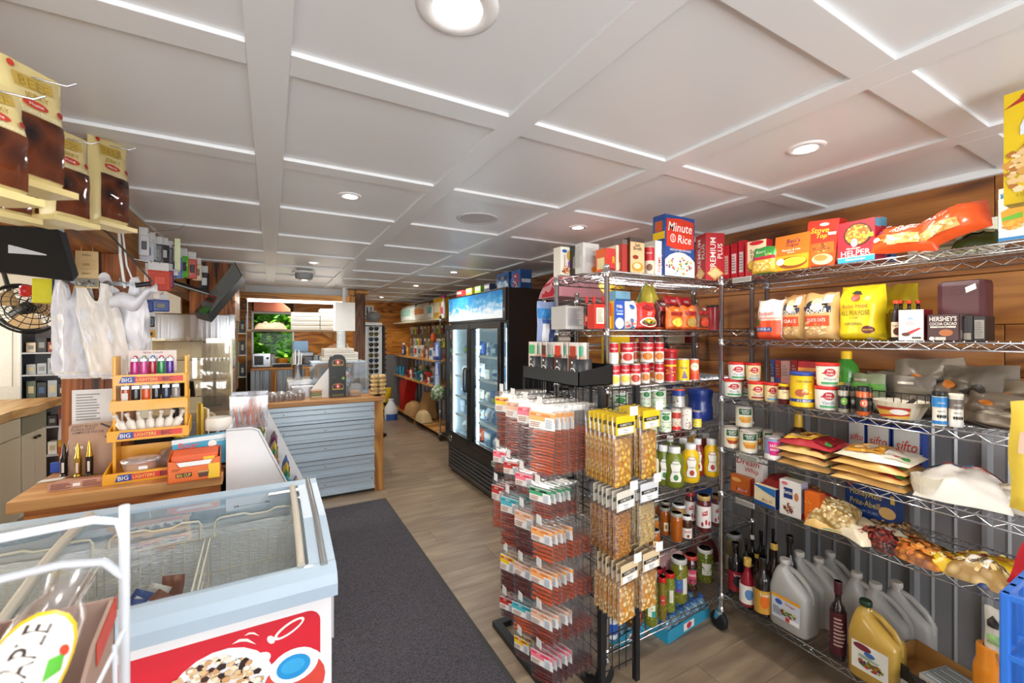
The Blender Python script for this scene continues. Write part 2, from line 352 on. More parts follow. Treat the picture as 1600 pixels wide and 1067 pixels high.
# ---- right wall: burnt pine planks over ribbed metal ----
wr = MB().box(XR+.02, XR+.14, YF, YB, 0, CEIL+.05, C('#5a4632',.8)).obj('wall_right', kind='structure')
Z0 = 1.17; nh = 5; ph = (CEIL-Z0)/nh; r = random.Random(3)
def planks(parent, along, fixed, a0, a1, z0, z1, n, mat, L_=2.4, thick=.02, sgn=-1, seed=1):
 r = random.Random(seed); h = (z1-z0)/n
 for k in range(n):
  a = a0 - r.uniform(0, L_*.8)
  while a < a1:
   s = max(a, a0); e = min(a+L_*r.uniform(.8,1.1), a1)
   if e-s > .03:
    d = r.uniform(0,.003); mb = MB()
    if along == 'y': mb.cbox(-thick/2+0, thick/2-d, -(e-s)/2+.001,(e-s)/2-.001,-h/2+.0015, h/2-.0015, mat, .003, Matrix.Scale(-1,4,(1,0,0)) if sgn < 0 else None)
    else: mb.cbox(-(e-s)/2+.001,(e-s)/2-.001,-thick/2, thick/2-d, -h/2+.0015, h/2-.0015, mat, .003, Matrix.Scale(-1,4,(0,1,0)) if sgn < 0 else None)
    loc = (fixed, (s+e)/2, z0+h*(k+.5)) if along == 'y' else ((s+e)/2, fixed, z0+h*(k+.5))
    mb.obj('plank', parent, loc=loc)
   a = e if e > a else a+L_
WOODY = wood('burnt_pine_y','#b87a3a','#8e5626','#3a1f10',(.5,.9,5), rough=.42)
planks(wr, 'y', XR+.01,-1.0, YB, Z0, CEIL, nh, WOODY, 2.8, seed=5)
def ribbed(parent, along, fixed, a0, a1, z0, z1, mat, sgn, panel=.92, name='metal_panel', pitch=.23, amp=.026):
 a = a0
 while a < a1-.02:
  e = min(a+panel, a1); mb = MB(); pts = []
  x = 0; L_ = e-a
  while x < L_-1e-4:
   for dx, h in ((0,0),(pitch*.3,0),(pitch*.34,.2),(pitch*.38,0),(pitch*.62,0),(pitch*.66,.2),(pitch*.70,0),(pitch*.84,0),(pitch*.89,1),(pitch*.96,1)):
    if x+dx < L_: pts.append((x+dx, h*amp))
   x += pitch
  pts.append((L_, 0)); n = len(pts); vs = []
  for z in (z0, z1):
   for (s, d) in pts: vs.append((fixed+sgn*d, a+s, z) if along == 'y' else (a+s, fixed+sgn*d, z))
  mb.add(vs, [(i, i+1, n+i+1, n+i) for i in range(n-1)], mat); mb.obj(name, parent); a = e
ribbed(wr, 'y', XR-.001,-1, YB, .02, Z0, CORRD, -1)
# ---- back wall ----
wb = MB().box(.34, XR+.14, YB+.02, YB+.14,0, CEIL+.05, C('#5a4632',.8)).box(XL, -.27, YB+.02, YB+.14,0, CEIL+.05, C('#6a4a2a',.8)).box(-.27,.34, YB+.02, YB+.14,0,1.0, C('#5a4632',.8)).box(-.27,.34, YB+.02, YB+.14,1.95, CEIL+.05, C('#5a4632',.8)).obj('wall_back', kind='structure')
WOODB = wood('burnt_pine_back','#e09a3e','#b8701f','#552a0c',(1.0,.5,5), rough=.42)
planks(wb, 'x', YB+.01,.36, XR, Z0, CEIL, nh, WOODB, 2.0, seed=8)
planks(wb, 'x', YB+.01,-1.4,-.29,.9, CEIL, 6, WOODB, 1.0, seed=9)
ribbed(wb, 'x', YB-.001,.9, XR, .02, Z0, CORRD, -1)
w1 = thing('window_1', None, None); w1['kind'] = 'structure'
MB().box(-.30,-.27, YB-.02, YB+.12,.97,1.99, WHITE).box(.34,.37, YB-.02, YB+.12,.97,1.99, WHITE).box(-.27,.34, YB-.02, YB+.12,.97,1.0, WHITE).box(-.27,.34, YB-.02, YB+.12,1.95,1.99, WHITE).obj('window_frame', w1)
MB().box(-.27,.34, YB+.05, YB+.056,1.05,1.95, film('kitchen_pane','#f6fcfa',.008,.02)).obj('pane', w1)
# bush outside the kitchen window
def leafy(name, label, c, sx, sy, sz, n, cols, ls=.07):
 t = thing(name, label, 'bush', c); mats = [C(q, .6) for q in cols]
 mb = MB(); rr = random.Random(4)
 for i in range(n):
  th = rr.uniform(0,6.28); q = rr.random()**.4; zz = rr.random()
  p = Vector((sx*q*math.cos(th), sy*q*math.sin(th),.1+sz*zz)); a = rr.uniform(0,6.28); d = Vector((math.cos(a), math.sin(a), rr.uniform(-.4,.8)))*ls*rr.uniform(.6,1.3)
  w = d.cross(Vector((rr.uniform(-1,1), rr.uniform(-1,1),1))).normalized()*ls*.3
  mb.add([p, p+d*.5+w, p+d, p+d*.5-w],[(0,1,2,3)], rr.choice(mats))
 mb.obj('foliage', t, kind='stuff'); st = MB()
 for k in range(7): st.path([(0,0,0),(math.cos(k)*.2*sx, math.sin(k)*.2*sy, sz*.4),(math.cos(k)*.6*sx, math.sin(k)*.6*sy, sz*.9)],.015, C('#5a4a2a',.8),5)
 st.obj('stems', t); return t
leafy('leafy_shrub','bright green leafy shrub seen through the kitchen window',(.05, YB+1.0,0),.85,.4,2.5,7000,('#6fae28','#93cc3c','#5a9a20','#aede50','#4a8018'),.15)
sun = bpy.data.lights.new('sun','SUN'); sun.energy = 30; sun.angle = .02; sun.color = (1,.95,.85); so = bpy.data.objects.new('sun', sun); COL.objects.link(so); so.rotation_euler = Vector((-.8,.12,-.5)).to_track_quat('-Z','Y').to_euler()
MB().box(-6,6, YB+.2, YB+9,-.1,-.01, C('#6d8a3a',.9)).obj('ground_outside', kind='structure')
# ---- left wall, front wall (front has the shop windows behind the camera) ----
wl = MB().box(XL-.12, XL, YF, YB, 0,1.0, C('#e9e2d2',.6)).box(XL-.12, XL, YF, YB, 2.05, CEIL+.1, C('#e9e2d2',.6)).box(XL-.12, XL, YF, 1.8,1.0,2.05, C('#e9e2d2',.6)).box(XL-.12, XL, 5.4, YB, 1.0,2.05, C('#e9e2d2',.6)).obj('wall_left', kind='structure')
w2 = thing('window_2', None, None); w2['kind'] = 'structure'
MB().box(XL-.1, XL+.02,1.8,1.86,1.0,2.05, WHITE).box(XL-.1, XL+.02,5.34,5.4,1.0,2.05, WHITE).box(XL-.1, XL+.02,3.55,3.65,1.0,2.05, WHITE).obj('window_frame', w2); MB().box(XL-.06, XL-.05,1.8,5.4,1.0,2.05, GLASS).obj('pane', w2)
wf = MB().box(XL, -1.6, YF-.12, YF, 0, CEIL+.1, C('#d9c7a8',.6)).box(2.0, XR+.14, YF-.12, YF, 0, CEIL+.1, C('#d9c7a8',.6)).box(-1.6,2.0, YF-.12, YF, 0,.55, C('#d9c7a8',.6)).box(-1.6,2.0, YF-.12, YF, 2.15, CEIL+.1, C('#d9c7a8',.6)).obj('wall_front', kind='structure')
w3 = thing('window_3', None, None); w3['kind'] = 'structure'
MB().box(-1.6,-1.54, YF-.1, YF+.02,.55,2.15, WHITE).box(1.94,2.0, YF-.1, YF+.02,.55,2.15, WHITE).box(.17,.23, YF-.1, YF+.02,.55,2.15, WHITE).obj('window_frame', w3); MB().box(-1.6,2, YF-.06, YF-.05,.55,2.15, GLASS).obj('pane', w3)
# ---- left side: timber header running along the room and the post ----
HX0, HX1 = -.85,-.66
hd = MB().box(HX0, HX1-.02,.3,8.7,1.965, CEIL, C('#6e4520',.7)).obj('trim_1', kind='structure')
planks(hd, 'y', HX1-.01,.3,4.8,1.965, CEIL, 2, wood('header_y','#d3a060','#b57a3a','#774a20',(.5,.8,6), rough=.5),2.0, sgn=1, seed=12)
MB().box(HX0-.005, HX1+.01,.3,4.8,1.945,1.967, wood('header_u','#bf7a3a','#8f5223','#4b260f',(6,.9,6), rough=.5)).obj('beam', hd)
post = thing('timber_post','burnt pine post rising from the wooden counter to the header','post',(-.727,2.83,0)); post['kind'] = 'structure'
for a, b_ in ((-.11,-.037),(-.036,.037),(.038,.11)): MB().cbox(a, b_, -.11,-.09,0,1.944, WOODV, .003).obj('post_board', post)
MB().box(-.109,.109,-.09,.11,0,1.944, WOODV).obj('post_core', post)
# wall box behind the monitor with steel cladding
wk = MB().box(-.64,-.31,4.83,5.5,1.0, CEIL, C('#6e4520',.7)).obj('wall_kitchen', kind='structure')
r = random.Random(2); x = -.64
for k in range(4): MB().cbox(-.041,.041,-.01,.01,0, CEIL-1.73, WOODV, .003).obj('plank', wk, loc=(-.60+k*.0825,4.815,1.73))
planks(wk, 'y',-.305,4.8,5.5,1.7, CEIL, 3, WOODY, 1.5, sgn=1, seed=4)
def steel_mat():
 m, nt, b = newmat('brushed_steel'); N = nt.nodes; b.inputs['Base Color'].default_value = lin('#b4b5b8'); b.inputs['Metallic'].default_value = 1; b.inputs['Roughness'].default_value = .22
 tc = N.new('ShaderNodeTexCoord'); mp = N.new('ShaderNodeMapping'); mp.inputs['Scale'].default_value = (9,9,.2); n = N.new('ShaderNodeTexNoise'); n.inputs['Scale'].default_value = 3; bp = N.new('ShaderNodeBump'); bp.inputs['Strength'].default_value = .12; bp.inputs['Distance'].default_value = .01
 L = nt.links; L.new(tc.outputs['Object'], mp.inputs[0]); L.new(mp.outputs[0], n.inputs['Vector']); L.new(n.outputs['Fac'], bp.inputs['Height']); L.new(bp.outputs[0], b.inputs['Normal']); return m
SSM = steel_mat()
sc = thing('steel_cabinet','tall stainless steel cabinet below the planked wall beside the kitchen','cabinet',(-.62,4.6,0))
MB().cbox(-.56,.33,-.1,.22,1.5,1.74, SSM, .01).obj('top_panel', sc); MB().cbox(.1,.33,-.1,.22,0,1.5, SSM, .01).obj('side_column', sc); MB().cbox(.30,.345,-.12,-.1,0,1.74, CHROME, .004).obj('corner_trim', sc)
MB().box(-.56,.1,.0,.22,0,1.5, C('#cfc8b8',.5)).obj('back_panel', sc)
# dark floor mat
mt = thing('floor_mat','long dark charcoal ribbed entrance mat on the plank floor','mat',(0,0,.0))
def mat_mat():
 m, nt, b = newmat('mat_pile'); N = nt.nodes; tc = N.new('ShaderNodeTexCoord'); n = N.new('ShaderNodeTexNoise'); n.inputs['Scale'].default_value = 160; n.inputs['Detail'].default_value = 2
 cr = N.new('ShaderNodeValToRGB'); e = cr.color_ramp.elements; e[0].position = .3; e[0].color = lin('#2c2a30'); e[1].position = .7; e[1].color = lin('#5b565c'); L = nt.links
 bp = N.new('ShaderNodeBump'); bp.inputs['Strength'].default_value = .6; bp.inputs['Distance'].default_value = .003
 L.new(tc.outputs['Object'], n.inputs['Vector']); L.new(n.outputs['Fac'], cr.inputs[0]); L.new(cr.outputs[0], b.inputs['Base Color']); L.new(n.outputs['Fac'], bp.inputs['Height']); L.new(bp.outputs[0], b.inputs['Normal']); b.inputs['Roughness'].default_value = .95; return m
MM = mat_mat()
mx0, mx1, my0, my1 = -.02,.955,-.4,4.165
MB().cbox(mx0+.025, mx1-.025, my0+.025, my1-.025,.002,.010, MM, .003).obj('pile', mt)
RUB = C('#3c3a38',.7)
MB().cbox(mx0, mx1, my0, my1,0.0005,.005, RUB, .002).obj('rubber_border', mt)
# ======================= PRODUCT BUILDERS =======================
class Line:
 """a shelf front edge: p0 a point, n the horizontal direction it faces"""
 def __init__(s, p0, n):
  s.p0 = Vector((p0[0], p0[1])); s.n = Vector(n).normalized(); s.rz = math.atan2(s.n.x, -s.n.y); s.a = Vector((math.cos(s.rz), math.sin(s.rz)))
 def at(s, u, t):
  r = ray(u, HZ); q = s.p0 - s.n*t; d = Vector((r.x, r.y))
  det = -d.x*s.a.y + d.y*s.a.x
  k = (q.x*-s.a.y + q.y*s.a.x)/det
  return d*k
LR = Line((2.052,1.0),(-.9990,.0436))   # right rack front
LM = Line((1.8,1.462),(0,-1))           # middle rack front
def fbox(w, d): return lambda x, y, e: (x, -d/2-e, y)
def fside(w, d, s):  # side face s=+1 right / -1 left; x along depth
 return (lambda x, y, e: (w/2+e, x, y)) if s > 0 else (lambda x, y, e: (-w/2-e, -x, y))
def ftop(h): return lambda x, y, e: (x, y, h+e)
def fcyl(r, span=2.4): return lambda x, y, e: ((r+e)*math.sin(x/r),-(r+e)*math.cos(x/r), y)
def pill(x, y, p=4):
 x = min(1, max(0, x)); y = min(1, max(0, y)); return max(0., (1-abs(2*x-1)**p))**.5*max(0., (1-abs(2*y-1)**p))**.5
def bagprof(x, y):
 x = min(1, max(0, x)); y = min(1, max(0, y))
 gx = max(0,1-abs(2*x-1)**5)**.5
 g = (1-(1-y/.1)**2)**.5 if y < .1 else 1
 if y > .7: g *= max(.04,1-((y-.7)/.3)**1.6)
 return gx*g
NZ = [0]
def wob(x, y, s, amp):
 return amp*noise.noise(Vector((x*s, y*s, NZ[0]*3.7)))
def k_box(mb, w, d, h, c, front, side=None, top=None, b=.001):
 mb.cbox(-w/2, w/2,-d/2, d/2,0, h, C(c, .42), b)
 pr = MB(); art(pr, fbox(w, d), w, h, front)
 if side: art(pr, fside(w, d, 1), d, h, side); art(pr, fside(w, d, -1), d, h, side)
 if top: art(pr, lambda x, y, e: (x, y-d/2, h+e), w, d, top)
 return pr
def k_bag(mb, w, d, h, c, front, rough=.35, amp=.004, body=None):
 NZ[0] += 1; q = NZ[0]
 def f(x, y, e=0):
  b_ = bagprof(x, y); zz = h*y*(1-.02*b_) + (noise.noise(Vector((x*3, q, 1)))*.012 if y > .9 else 0)
  return (w*(x-.5)*(1-.07*b_+.03*math.sin(y*9+q)),-(d/2)*b_-e+noise.noise(Vector((x*5, y*7, q)))*amp*b_*1.5, zz)
 def g(x, y):
  a = f(x, y); return (a[0],(d/2)*bagprof(x, y), a[2])
 m = C(c, rough); mb.grid(lambda x, y: f(x, y),14,14, m); mb.grid(g, 8,10, m, flip=True)
 mb.grid(lambda x, y: (w*(x-.5)*.93,(y-.5)*d*bagprof(x, .05),.0005),6,2, m, flip=True)
 pr = MB(); art(pr, lambda x, y, e: f(x/w+.5, y/h, e+.0045), w, h, front, seg=14); return pr
def k_lie(mb, w, l, th, c, topart, rough=.35, amp=.004):
 """pouch lying flat: w across, l deep, th thick"""
 NZ[0] += 1; q = NZ[0]
 def f(x, y, e=0):
  b_ = pill(x, y, 2.3); return (w*(x-.5+.03*math.sin(y*7+q)*b_), l*(y-.5+.03*math.sin(x*8+q)),.004+(th-.004)*b_+e+noise.noise(Vector((x*5, y*5, q)))*amp*b_*3+noise.noise(Vector((x*14, y*14, q)))*amp*1.2*b_)
 m = C(c, rough); mb.grid(lambda x, y: f(x, y),22,16, m); mb.grid(lambda x, y: (w*(x-.5+.03*math.sin(y*7+q)*pill(x, y, 2.3)), l*(y-.5+.03*math.sin(x*8+q)),.0035),8,6, m, flip=True)
 pr = MB(); art(pr, lambda x, y, e: f(x/w+.5, y/l, e+.0035), w, l, topart, seg=16); return pr
AMB = 0
PROF = {  # (radius fraction, height fraction)
 'can': [(.94,0),(1,.015),(1,.03),(.975,.05),(.975,.95),(1,.97),(1,.985),(.95,1.0),(.9,.985)],
 'jar': [(.9,0),(1,.04),(1,.76),(.93,.82),(.8,.86),(.8,.99),(.78,1)],
 'bottle': [(.85,0),(1,.04),(1,.58),(.9,.66),(.5,.74),(.33,.8),(.33,.93),(.4,.935),(.4,1)],
 'wine': [(.9,0),(1,.03),(1,.62),(.8,.69),(.42,.74),(.4,.97),(.46,.975),(.46,1)],
 'tub': [(.86,0),(.9,.03),(1,.86),(.98,.87)],
 'squeeze': [(.8,0),(1,.06),(1,.25),(.86,.42),(.97,.62),(.9,.74),(.62,.83),(.6,.85)],
 'bell': [(.85,0),(1,.04),(1,.3),(.8,.55),(.42,.72),(.36,.78),(.36,.86)]}
def k_round(mb, kind, r, h, c, lidc=None, rough=.3, coat=.3, metal=0., y0=.1, y1=.8, spec=None, flat=1.0, span=None, lid_h=.12, lid_r=None, parent=None, dome=False):
 pf = [(a*r, b_*h) for a, b_ in PROF[kind]]
 M_ = Matrix.Scale(flat, 4,(0,1,0)) if flat != 1 else None
 mb.lathe(pf, C(c, rough, metal, coat),24, M=M_)
 lid = None
 if lidc:
  lr = lid_r*r if lid_r else r*1.03; lid = MB(); z0 = h*(1-lid_h)
  lid.lathe([(lr*.97, z0),(lr, z0+h*.01),(lr, h*.985),(lr*.93, h*1.0),(.001, h*(1.0+(.02 if dome else 0)))], C(lidc, .35,.0),24, M=M_)
 pr = None
 if spec:
  pr = MB(); rr = r*(1.0 if kind not in ('can',) else .985)
  if kind == 'tub': fn = lambda x, y, e: ((rr*(.9+.1*(y/h+y0))+e)*math.sin(x/rr),-flat*(rr*(.9+.1*(y/h+y0))+e)*math.cos(x/rr), y+y0*h)
  else: fn = lambda x, y, e: ((rr+e)*math.sin(x/rr),-flat*(rr+e)*math.cos(x/rr), y+y0*h)
  art(pr, fn, (span or 5.2)*rr, (y1-y0)*h, spec, seg=26, e0=.0008)
 return pr, lid
def fin(name, label, cat, group, pos, rz, body, bname, extra, scale=None):
 t = thing(name, label, cat, pos, rz, group); body.obj(bname, t)
 for n_, m_ in extra:
  if m_ and m_.v: m_.obj(n_, t)
 return t
def place(line, u0, u1, vt, z, t, d, kindround=False, drot=0., w=None, h=None):
 p0 = line.at(u0, t); p1 = line.at(u1, t); um = (u0+u1)/2
 if kindround:
  c = line.at(um, t); dd = depth(c); rr = abs(u1-u0)/2*dd/FPX; al = math.atan(abs(um-800)/FPX); rr *= math.cos(al)**1.0
  c2 = line.at(um, t+rr); dd = depth(c2); return c2, rr, CZ+(HZ-vt)*depth(line.at(um, t))/FPX-z
 ww = (p1-p0).length; c = (p0+p1)/2; hh = CZ+(HZ-vt)*depth(c)/FPX-z
 return c-line.n*(d/2), ww, hh
FB = []  # (label collision guard)
def box(line, u0, u1, vt, z, t, d, label, c, front, side=None, top=None, name='food_box', cat='box', group=None, drot=0., h=None, tilt=0.):
 q, w, hh = place(line, u0, u1, vt, z, t, d); hh = h or hh
 mb = MB(); pr = k_box(mb, w, d, hh, c, front, side, top)
 o = fin(name, label, cat, group, (q.x, q.y, z+(abs(math.sin(tilt))*w/2 if tilt else 0)), line.rz+drot, mb, 'carton',[('printed_panel', pr)])
 if tilt: o.rotation_euler = (0, tilt, line.rz+drot)
 return o
def bag(line, u0, u1, vt, z, t, d, label, c, front, name='food_bag', cat='bag', group=None, drot=0., rough=.35, lean=0., amp=.004):
 q, w, hh = place(line, u0, u1, vt, z, t, d)
 mb = MB(); pr = k_bag(mb, w, d, hh, c, front, rough, amp)
 o = fin(name, label, cat, group, (q.x, q.y, z), line.rz+drot, mb, 'pouch',[('printed_label', pr)])
 if lean: o.rotation_euler = (-lean, 0, line.rz+drot)
 return o
def rnd_(line, kind, u0, u1, vt, z, t, label, c, lidc, spec, name, cat, group=None, h=None, drot=0., **k):
 q, r_, hh = place(line, u0, u1, vt, z, t, 0, True); hh = h or hh
 mb = MB(); pr, lid = k_round(mb, kind, r_, hh, c, lidc, spec=spec, **k)
 ang = math.atan2(q.x, q.y)    # turn the label part way towards the aisle
 return fin(name, label, cat, group, (q.x, q.y, z),-ang*.8 + drot, mb, 'body',[('printed_label', pr),('lid', lid)])
def lie(line, u, z, t, w, l, th, label, c, topart, name='food_pouch', cat='bag', group=None, drot=0., tilt=(0,0), rough=.3, amp=.005):
 q = line.at(u, t); mb = MB(); pr = k_lie(mb, w, l, th, c, topart, rough, amp)
 o = fin(name, label, cat, group, (q.x, q.y, z), line.rz+drot, mb, 'pouch',[('printed_label', pr)])
 if tilt != (0,0): o.rotation_euler = (tilt[0], tilt[1], line.rz+drot); o.location.z += l/2*abs(math.sin(tilt[0]))+w/2*abs(math.sin(tilt[1]))
 return o
# ---------------- wire racks ----------------
def wire_rack(label, line_o, rz, wid, dep, ptop, shelves, name='wire_rack', caster=True, skip_posts=(), pr_=.0125):
 """origin at the front-left post; local x along the front, y to the back"""
 t = thing(name, label, 'shelving',(line_o[0], line_o[1],0), rz)
 for i, (x, y) in enumerate(((0,0),(wid, 0),(0, dep),(wid, dep))):
  if i in skip_posts: continue
  mb = MB().lathe([(pr_, .125),(pr_, ptop-.012),(pr_*1.15, ptop-.01),(pr_*1.15, ptop),(pr_*.5, ptop+.006)], CHROME, 14,(x, y, 0))
  p = mb.obj('post', t)
  if caster:
   cb = MB().lathe([(.011,.098),(.02,.1),(.02,.112),(.013,.128)], CHROME, 12,(x, y, 0))
   cb.prism([(x-.018,.05),(x+.012,.095),(x+.022,.1),(x-.022,.1),(x-.03,.055)], y-.018, y-.015, CHROME, 'y').prism([(x-.018,.05),(x+.012,.095),(x+.022,.1),(x-.022,.1),(x-.03,.055)], y+.015, y+.018, CHROME, 'y').obj('caster_fork', p)
   MB().lathe([(.016,-.012),(.044,-.012),(.0475,-.008),(.0475,.008),(.044,.012),(.016,.012)], BLACKM, 22,(0,0,0), M=Matrix.Translation((x-.012, y, .0475)) @ Matrix.Rotation(math.pi/2,4,'X')).obj('caster_wheel', p)
 for z in shelves:
  g = MB(); a = .0; x0, x1, y0, y1 = .014, wid-.014,0, dep; zl = z-.032; zt = z-.004; r1 = .0032
  for zz in (zt-.002, zl): g.path([(x0, y0, zz),(x1, y0, zz),(x1, y1, zz),(x0, y1, zz)], r1, CHROME, 6, True)
  sh = g.obj('shelf_rim', t)
  zz_ = MB()
  def zig(a0, b0, a1, b1):
   L_ = math.hypot(a1-a0, b1-b0); n = max(4,2*round(L_/.075)); pts = []
   for k in range(n+1): pts.append((a0+(a1-a0)*k/n, b0+(b1-b0)*k/n, zt-.002 if k % 2 else zl))
   zz_.path(pts, .0022, CHROME, 5)
  zig(x0, y0, x1, y0); zig(x0, y1, x1, y1); zig(x0, y0, x0, y1); zig(x1, y0, x1, y1); zz_.obj('zigzag_wire', sh)
  dk = MB(); n = round((x1-x0)/.026)
  for k in range(1, n): xk = x0+(x1-x0)*k/n; dk.tube((xk, y0-.003, z-.0015),(xk, y1+.003, z-.0015),.0015, CHROME, 5, True)
  for yk in ((y0+y1)*.33,(y0+y1)*.67): dk.tube((x0, yk, z-.006),(x1, yk, z-.006),.0026, CHROME, 6)
  dk.obj('deck_wires', sh)
  for i, (x, y) in enumerate(((0,0),(wid, 0),(0, dep),(wid, dep))):
   if i not in skip_posts: MB().lathe([(.0165, z-.036),(.0185, z-.034),(.0155, z+.002),(.0130, z+.003)], CHROME, 14,(x, y, 0), cap=False).obj('collar', sh)
 return t
def perish(): pass
# ======================= RIGHT RACK =======================
RZ = [1.85,1.533,1.235,.967,.735,.20]
rr0 = LR.at(1127,0)
wire_rack('tall chrome wire rack of groceries along the right wall, rolling on casters',(rr0.x, rr0.y), LR.rz, 1.30,.385,1.862, RZ)
def G(z): return z+.0008
z = G(RZ[0]); A = RZ[0]
RED = '#c8202c'; DR = '#8e1420'; YL = '#f3c81d'; BL = '#1f3f8f'; WH = '#f3f0e8'; CR = '#ecdcb4'; GR = '#2f8a3a'; OR = '#e8661f'; BK = '#17161a'; BR = '#4a2417'; TN = '#c9a36a'; PK = '#d6247f'
def spine(c1, c2): return [('r',.0,0,1,1, c1),('r',.15,.15,.85,.7, c2)]+lines(.2,.8,.2,.65,6,'#888')
pasta = ('b',.55,.28,.42,.22,['#e0b04a','#c98a2e','#efd27a','#a8642a'],46,.05)
box(LR, 1131,1139,384, z, .05,.16,'first thin red box spine right of the chrome post on the top shelf', RED, spine(RED, '#e6a9a0'), name='scalloped_potato_box')
box(LR, 1142,1152,380, z, .05,.16,'second thin red box spine, slightly taller, on the top shelf','#b81d2c', spine('#b81d2c','#ecc'), name='scalloped_potato_box')
box(LR, 1154,1163,376, z, .05,.16,'third thin red box spine, beside the cream box with the gold bowl','#c42334', spine('#c42334','#dcc'), name='scalloped_potato_box')
box(LR, 1165,1197,376, z, .03,.05,'cream and red potato side dish box behind the green pouch', CR, [('r',0,0,1,.16, RED),('r',0,0,.1,1, RED),('e',.55,.93,.35,.06, RED),('t','Sc',.35,.7,.12,'#333'),('t','Tr',.35,.54,.1,'#333'),('e',.5,.26,.42,.2,'#8a5a22'),('e',.5,.3,.36,.14,'#e2b93c')],[('r',0,0,1,1, RED)], name='potato_side_box')
bag(LR, 1173,1210,384, z, -.005,.035,'green topped pasta side pouch leaning on the cream box','#3c9440',[('r',.02,.0,.98,.5,'#d9aa3a'),('r',.02,.5,.98,.62,'#b8243a'),('t','Knorr',.4,.8,.11, WH, .6),('t','Sides',.72,.68,.09,'#e8f09a',.4),('b',.5,.28,.42,.2,['#efd98a','#e0b444','#fff1b0'],40,.05)], name='pasta_side_pouch', lean=.12)
box(LR, 1209,1262,366, z, .01,.03,'orange packet of rice with yellow dish, tilted, on the top shelf','#e8701d',[('r',0,0,1,.42,'#e9a21f'),('t', "Ben's", .55,.82,.13,'#2c1a50',.6,.1),('t','Original',.52,.69,.1,'#2c1a50',.7),('t','Flavour & rice',.5,.57,.06, WH),('t','Saveur',.5,.5,.05, WH, .5),('e',.55,.2,.42,.17,'#8b4a14'),('e',.6,.23,.34,.12,'#e7c23c'),('e',.2,.25,.12,.1,'#f4ead0')], name='rice_packet', drot=.03).rotation_euler.x = -.1
box(LR, 1256,1304,347, z, .035,.055,'tall red and orange stuffing box leaning left beside the pasta dinner box','#d8321d',[('r',0,0,1,.3,'#e0521d'),('p',[(0,.1),(.95,.3),(.9,.52),(.1,.48)],'#c46a24'),('e',.55,.9,.15,.035, WH),('t','Stove',.42,.78,.12,'#f7d63a',.75,.2),('t','Top',.5,.64,.13,'#f7d63a',.5,.2),('r',.7,.66,.95,.72, WH),('b',.45,.38,.4,.1,['#b3642a','#d89a48','#8a4a1c'],30,.05),('e',.6,.14,.34,.12,'#f0d9a0'),('e',.55,.17,.22,.07,'#c88a3e')],[('r',0,0,1,1,'#c9261f'),('r',.1,.1,.9,.5,'#efd98a')], name='stuffing_box', tilt=.1)
for k, dx in ((0,0),(1,9)):
 box(LR, 1309+dx, 1367+dx, 345-dx*.1, z, .02+k*.06,.045,['red pasta dinner box with a skillet of noodles on the front','red pasta dinner box standing right behind the noodle skillet one'][k], RED, [('r',0,.0,1,.12,'#2f9fc8'),('r',.0,.12,1,.14, WH),('e',.55,.66,.38,.28,'#26211f'),('e',.55,.66,.34,.25,'#b5641e'),('b',.55,.67,.31,.22,['#f0c23c','#e39a28','#b8601c','#f6dd72'],90,.032),('r',.62,.56,.97,.66,'#8fc43a'),('e',.47,.47,.09,.1, WH),('t','Hamburger',.45,.33,.06, WH, .5,.2),('t','HELPER',.5,.22,.13, WH, .8),('t','Cheeseburger',.5,.06,.07, WH, .8)],[('r',0,0,1,1,'#c42a4a'),('r',0,.8,1,1,'#5fb3d8'),('r',.2,.2,.8,.5,'#8fc43a')], name='pasta_dinner_box')
box(LR, 1378,1392,366, z, .12,.05,'small dark blue box standing behind the orange pasta pouch','#274f95',[('r',.1,.5,.9,.8,'#d8e4f0')]+lines(.1,.9,.1,.45,5,'#c8d4e8'), name='seasoning_box')
lie(LR, 1418, z, .06,.20,.12,.055,'bright orange pouch of dry pasta lying nearest the dinner boxes','#e5531f',[('r',.3,.1,.75,.4,'#d9b26a'),('b',.5,.25,.3,.13,['#f0d9a0','#c99a4e'],40,.03),('t','PREMIERE',.5,.6,.16, WH, .4),('e',.12,.3,.06,.08,'#cfe0b0'),('e',.12,.6,.05,.07,'#7b3c90'),('r',.15,.8,.24,.9, WH)], tilt=(.95,.1), drot=.05, name='pasta_pouch')
lie(LR, 1488, z, .07,.20,.13,.06,'second orange pouch of dry pasta with its crimped end raised','#e65a22',[('r',.1,.1,.7,.35,'#d3a860'),('b',.4,.22,.28,.12,['#efd7a2','#c79648'],36,.03),('t','PASTA',.4,.6,.14, WH, .4)], tilt=(1.0,-.3), drot=-.03, name='pasta_pouch')
box(LR, 1418,1470,0, z, .24,.08,'cream box with navy lettering lying at the back behind the orange pouches','#e6e0c4',[('t','NACHO',.5,.5,.4,'#2c3e80')], name='cracker_box', h=.115)
box(LR, 1455,1515,0, z, .19,.07,'pale green and cream box lying behind the second orange pouch','#dbe2bd',[('r',0,.75,1,1,'#8fae55')]+lines(.1,.9,.1,.7,4,'#9aa07a'), name='cracker_box', h=.125)
lie(LR, 1533, z, .14,.13,.10,.05,'dark green pouch lying left of the white cracker box','#3f4f22',[('r',.2,.3,.8,.7,'#b9b98a')], name='rice_pouch', tilt=(.3,0))
box(LR, 1528,1560,0, z, .25,.06,'cream and green carton behind the dark green pouch','#e4e6d0',[('r',0,.3,1,.55,'#7c9a48')], name='rice_box', h=.13)
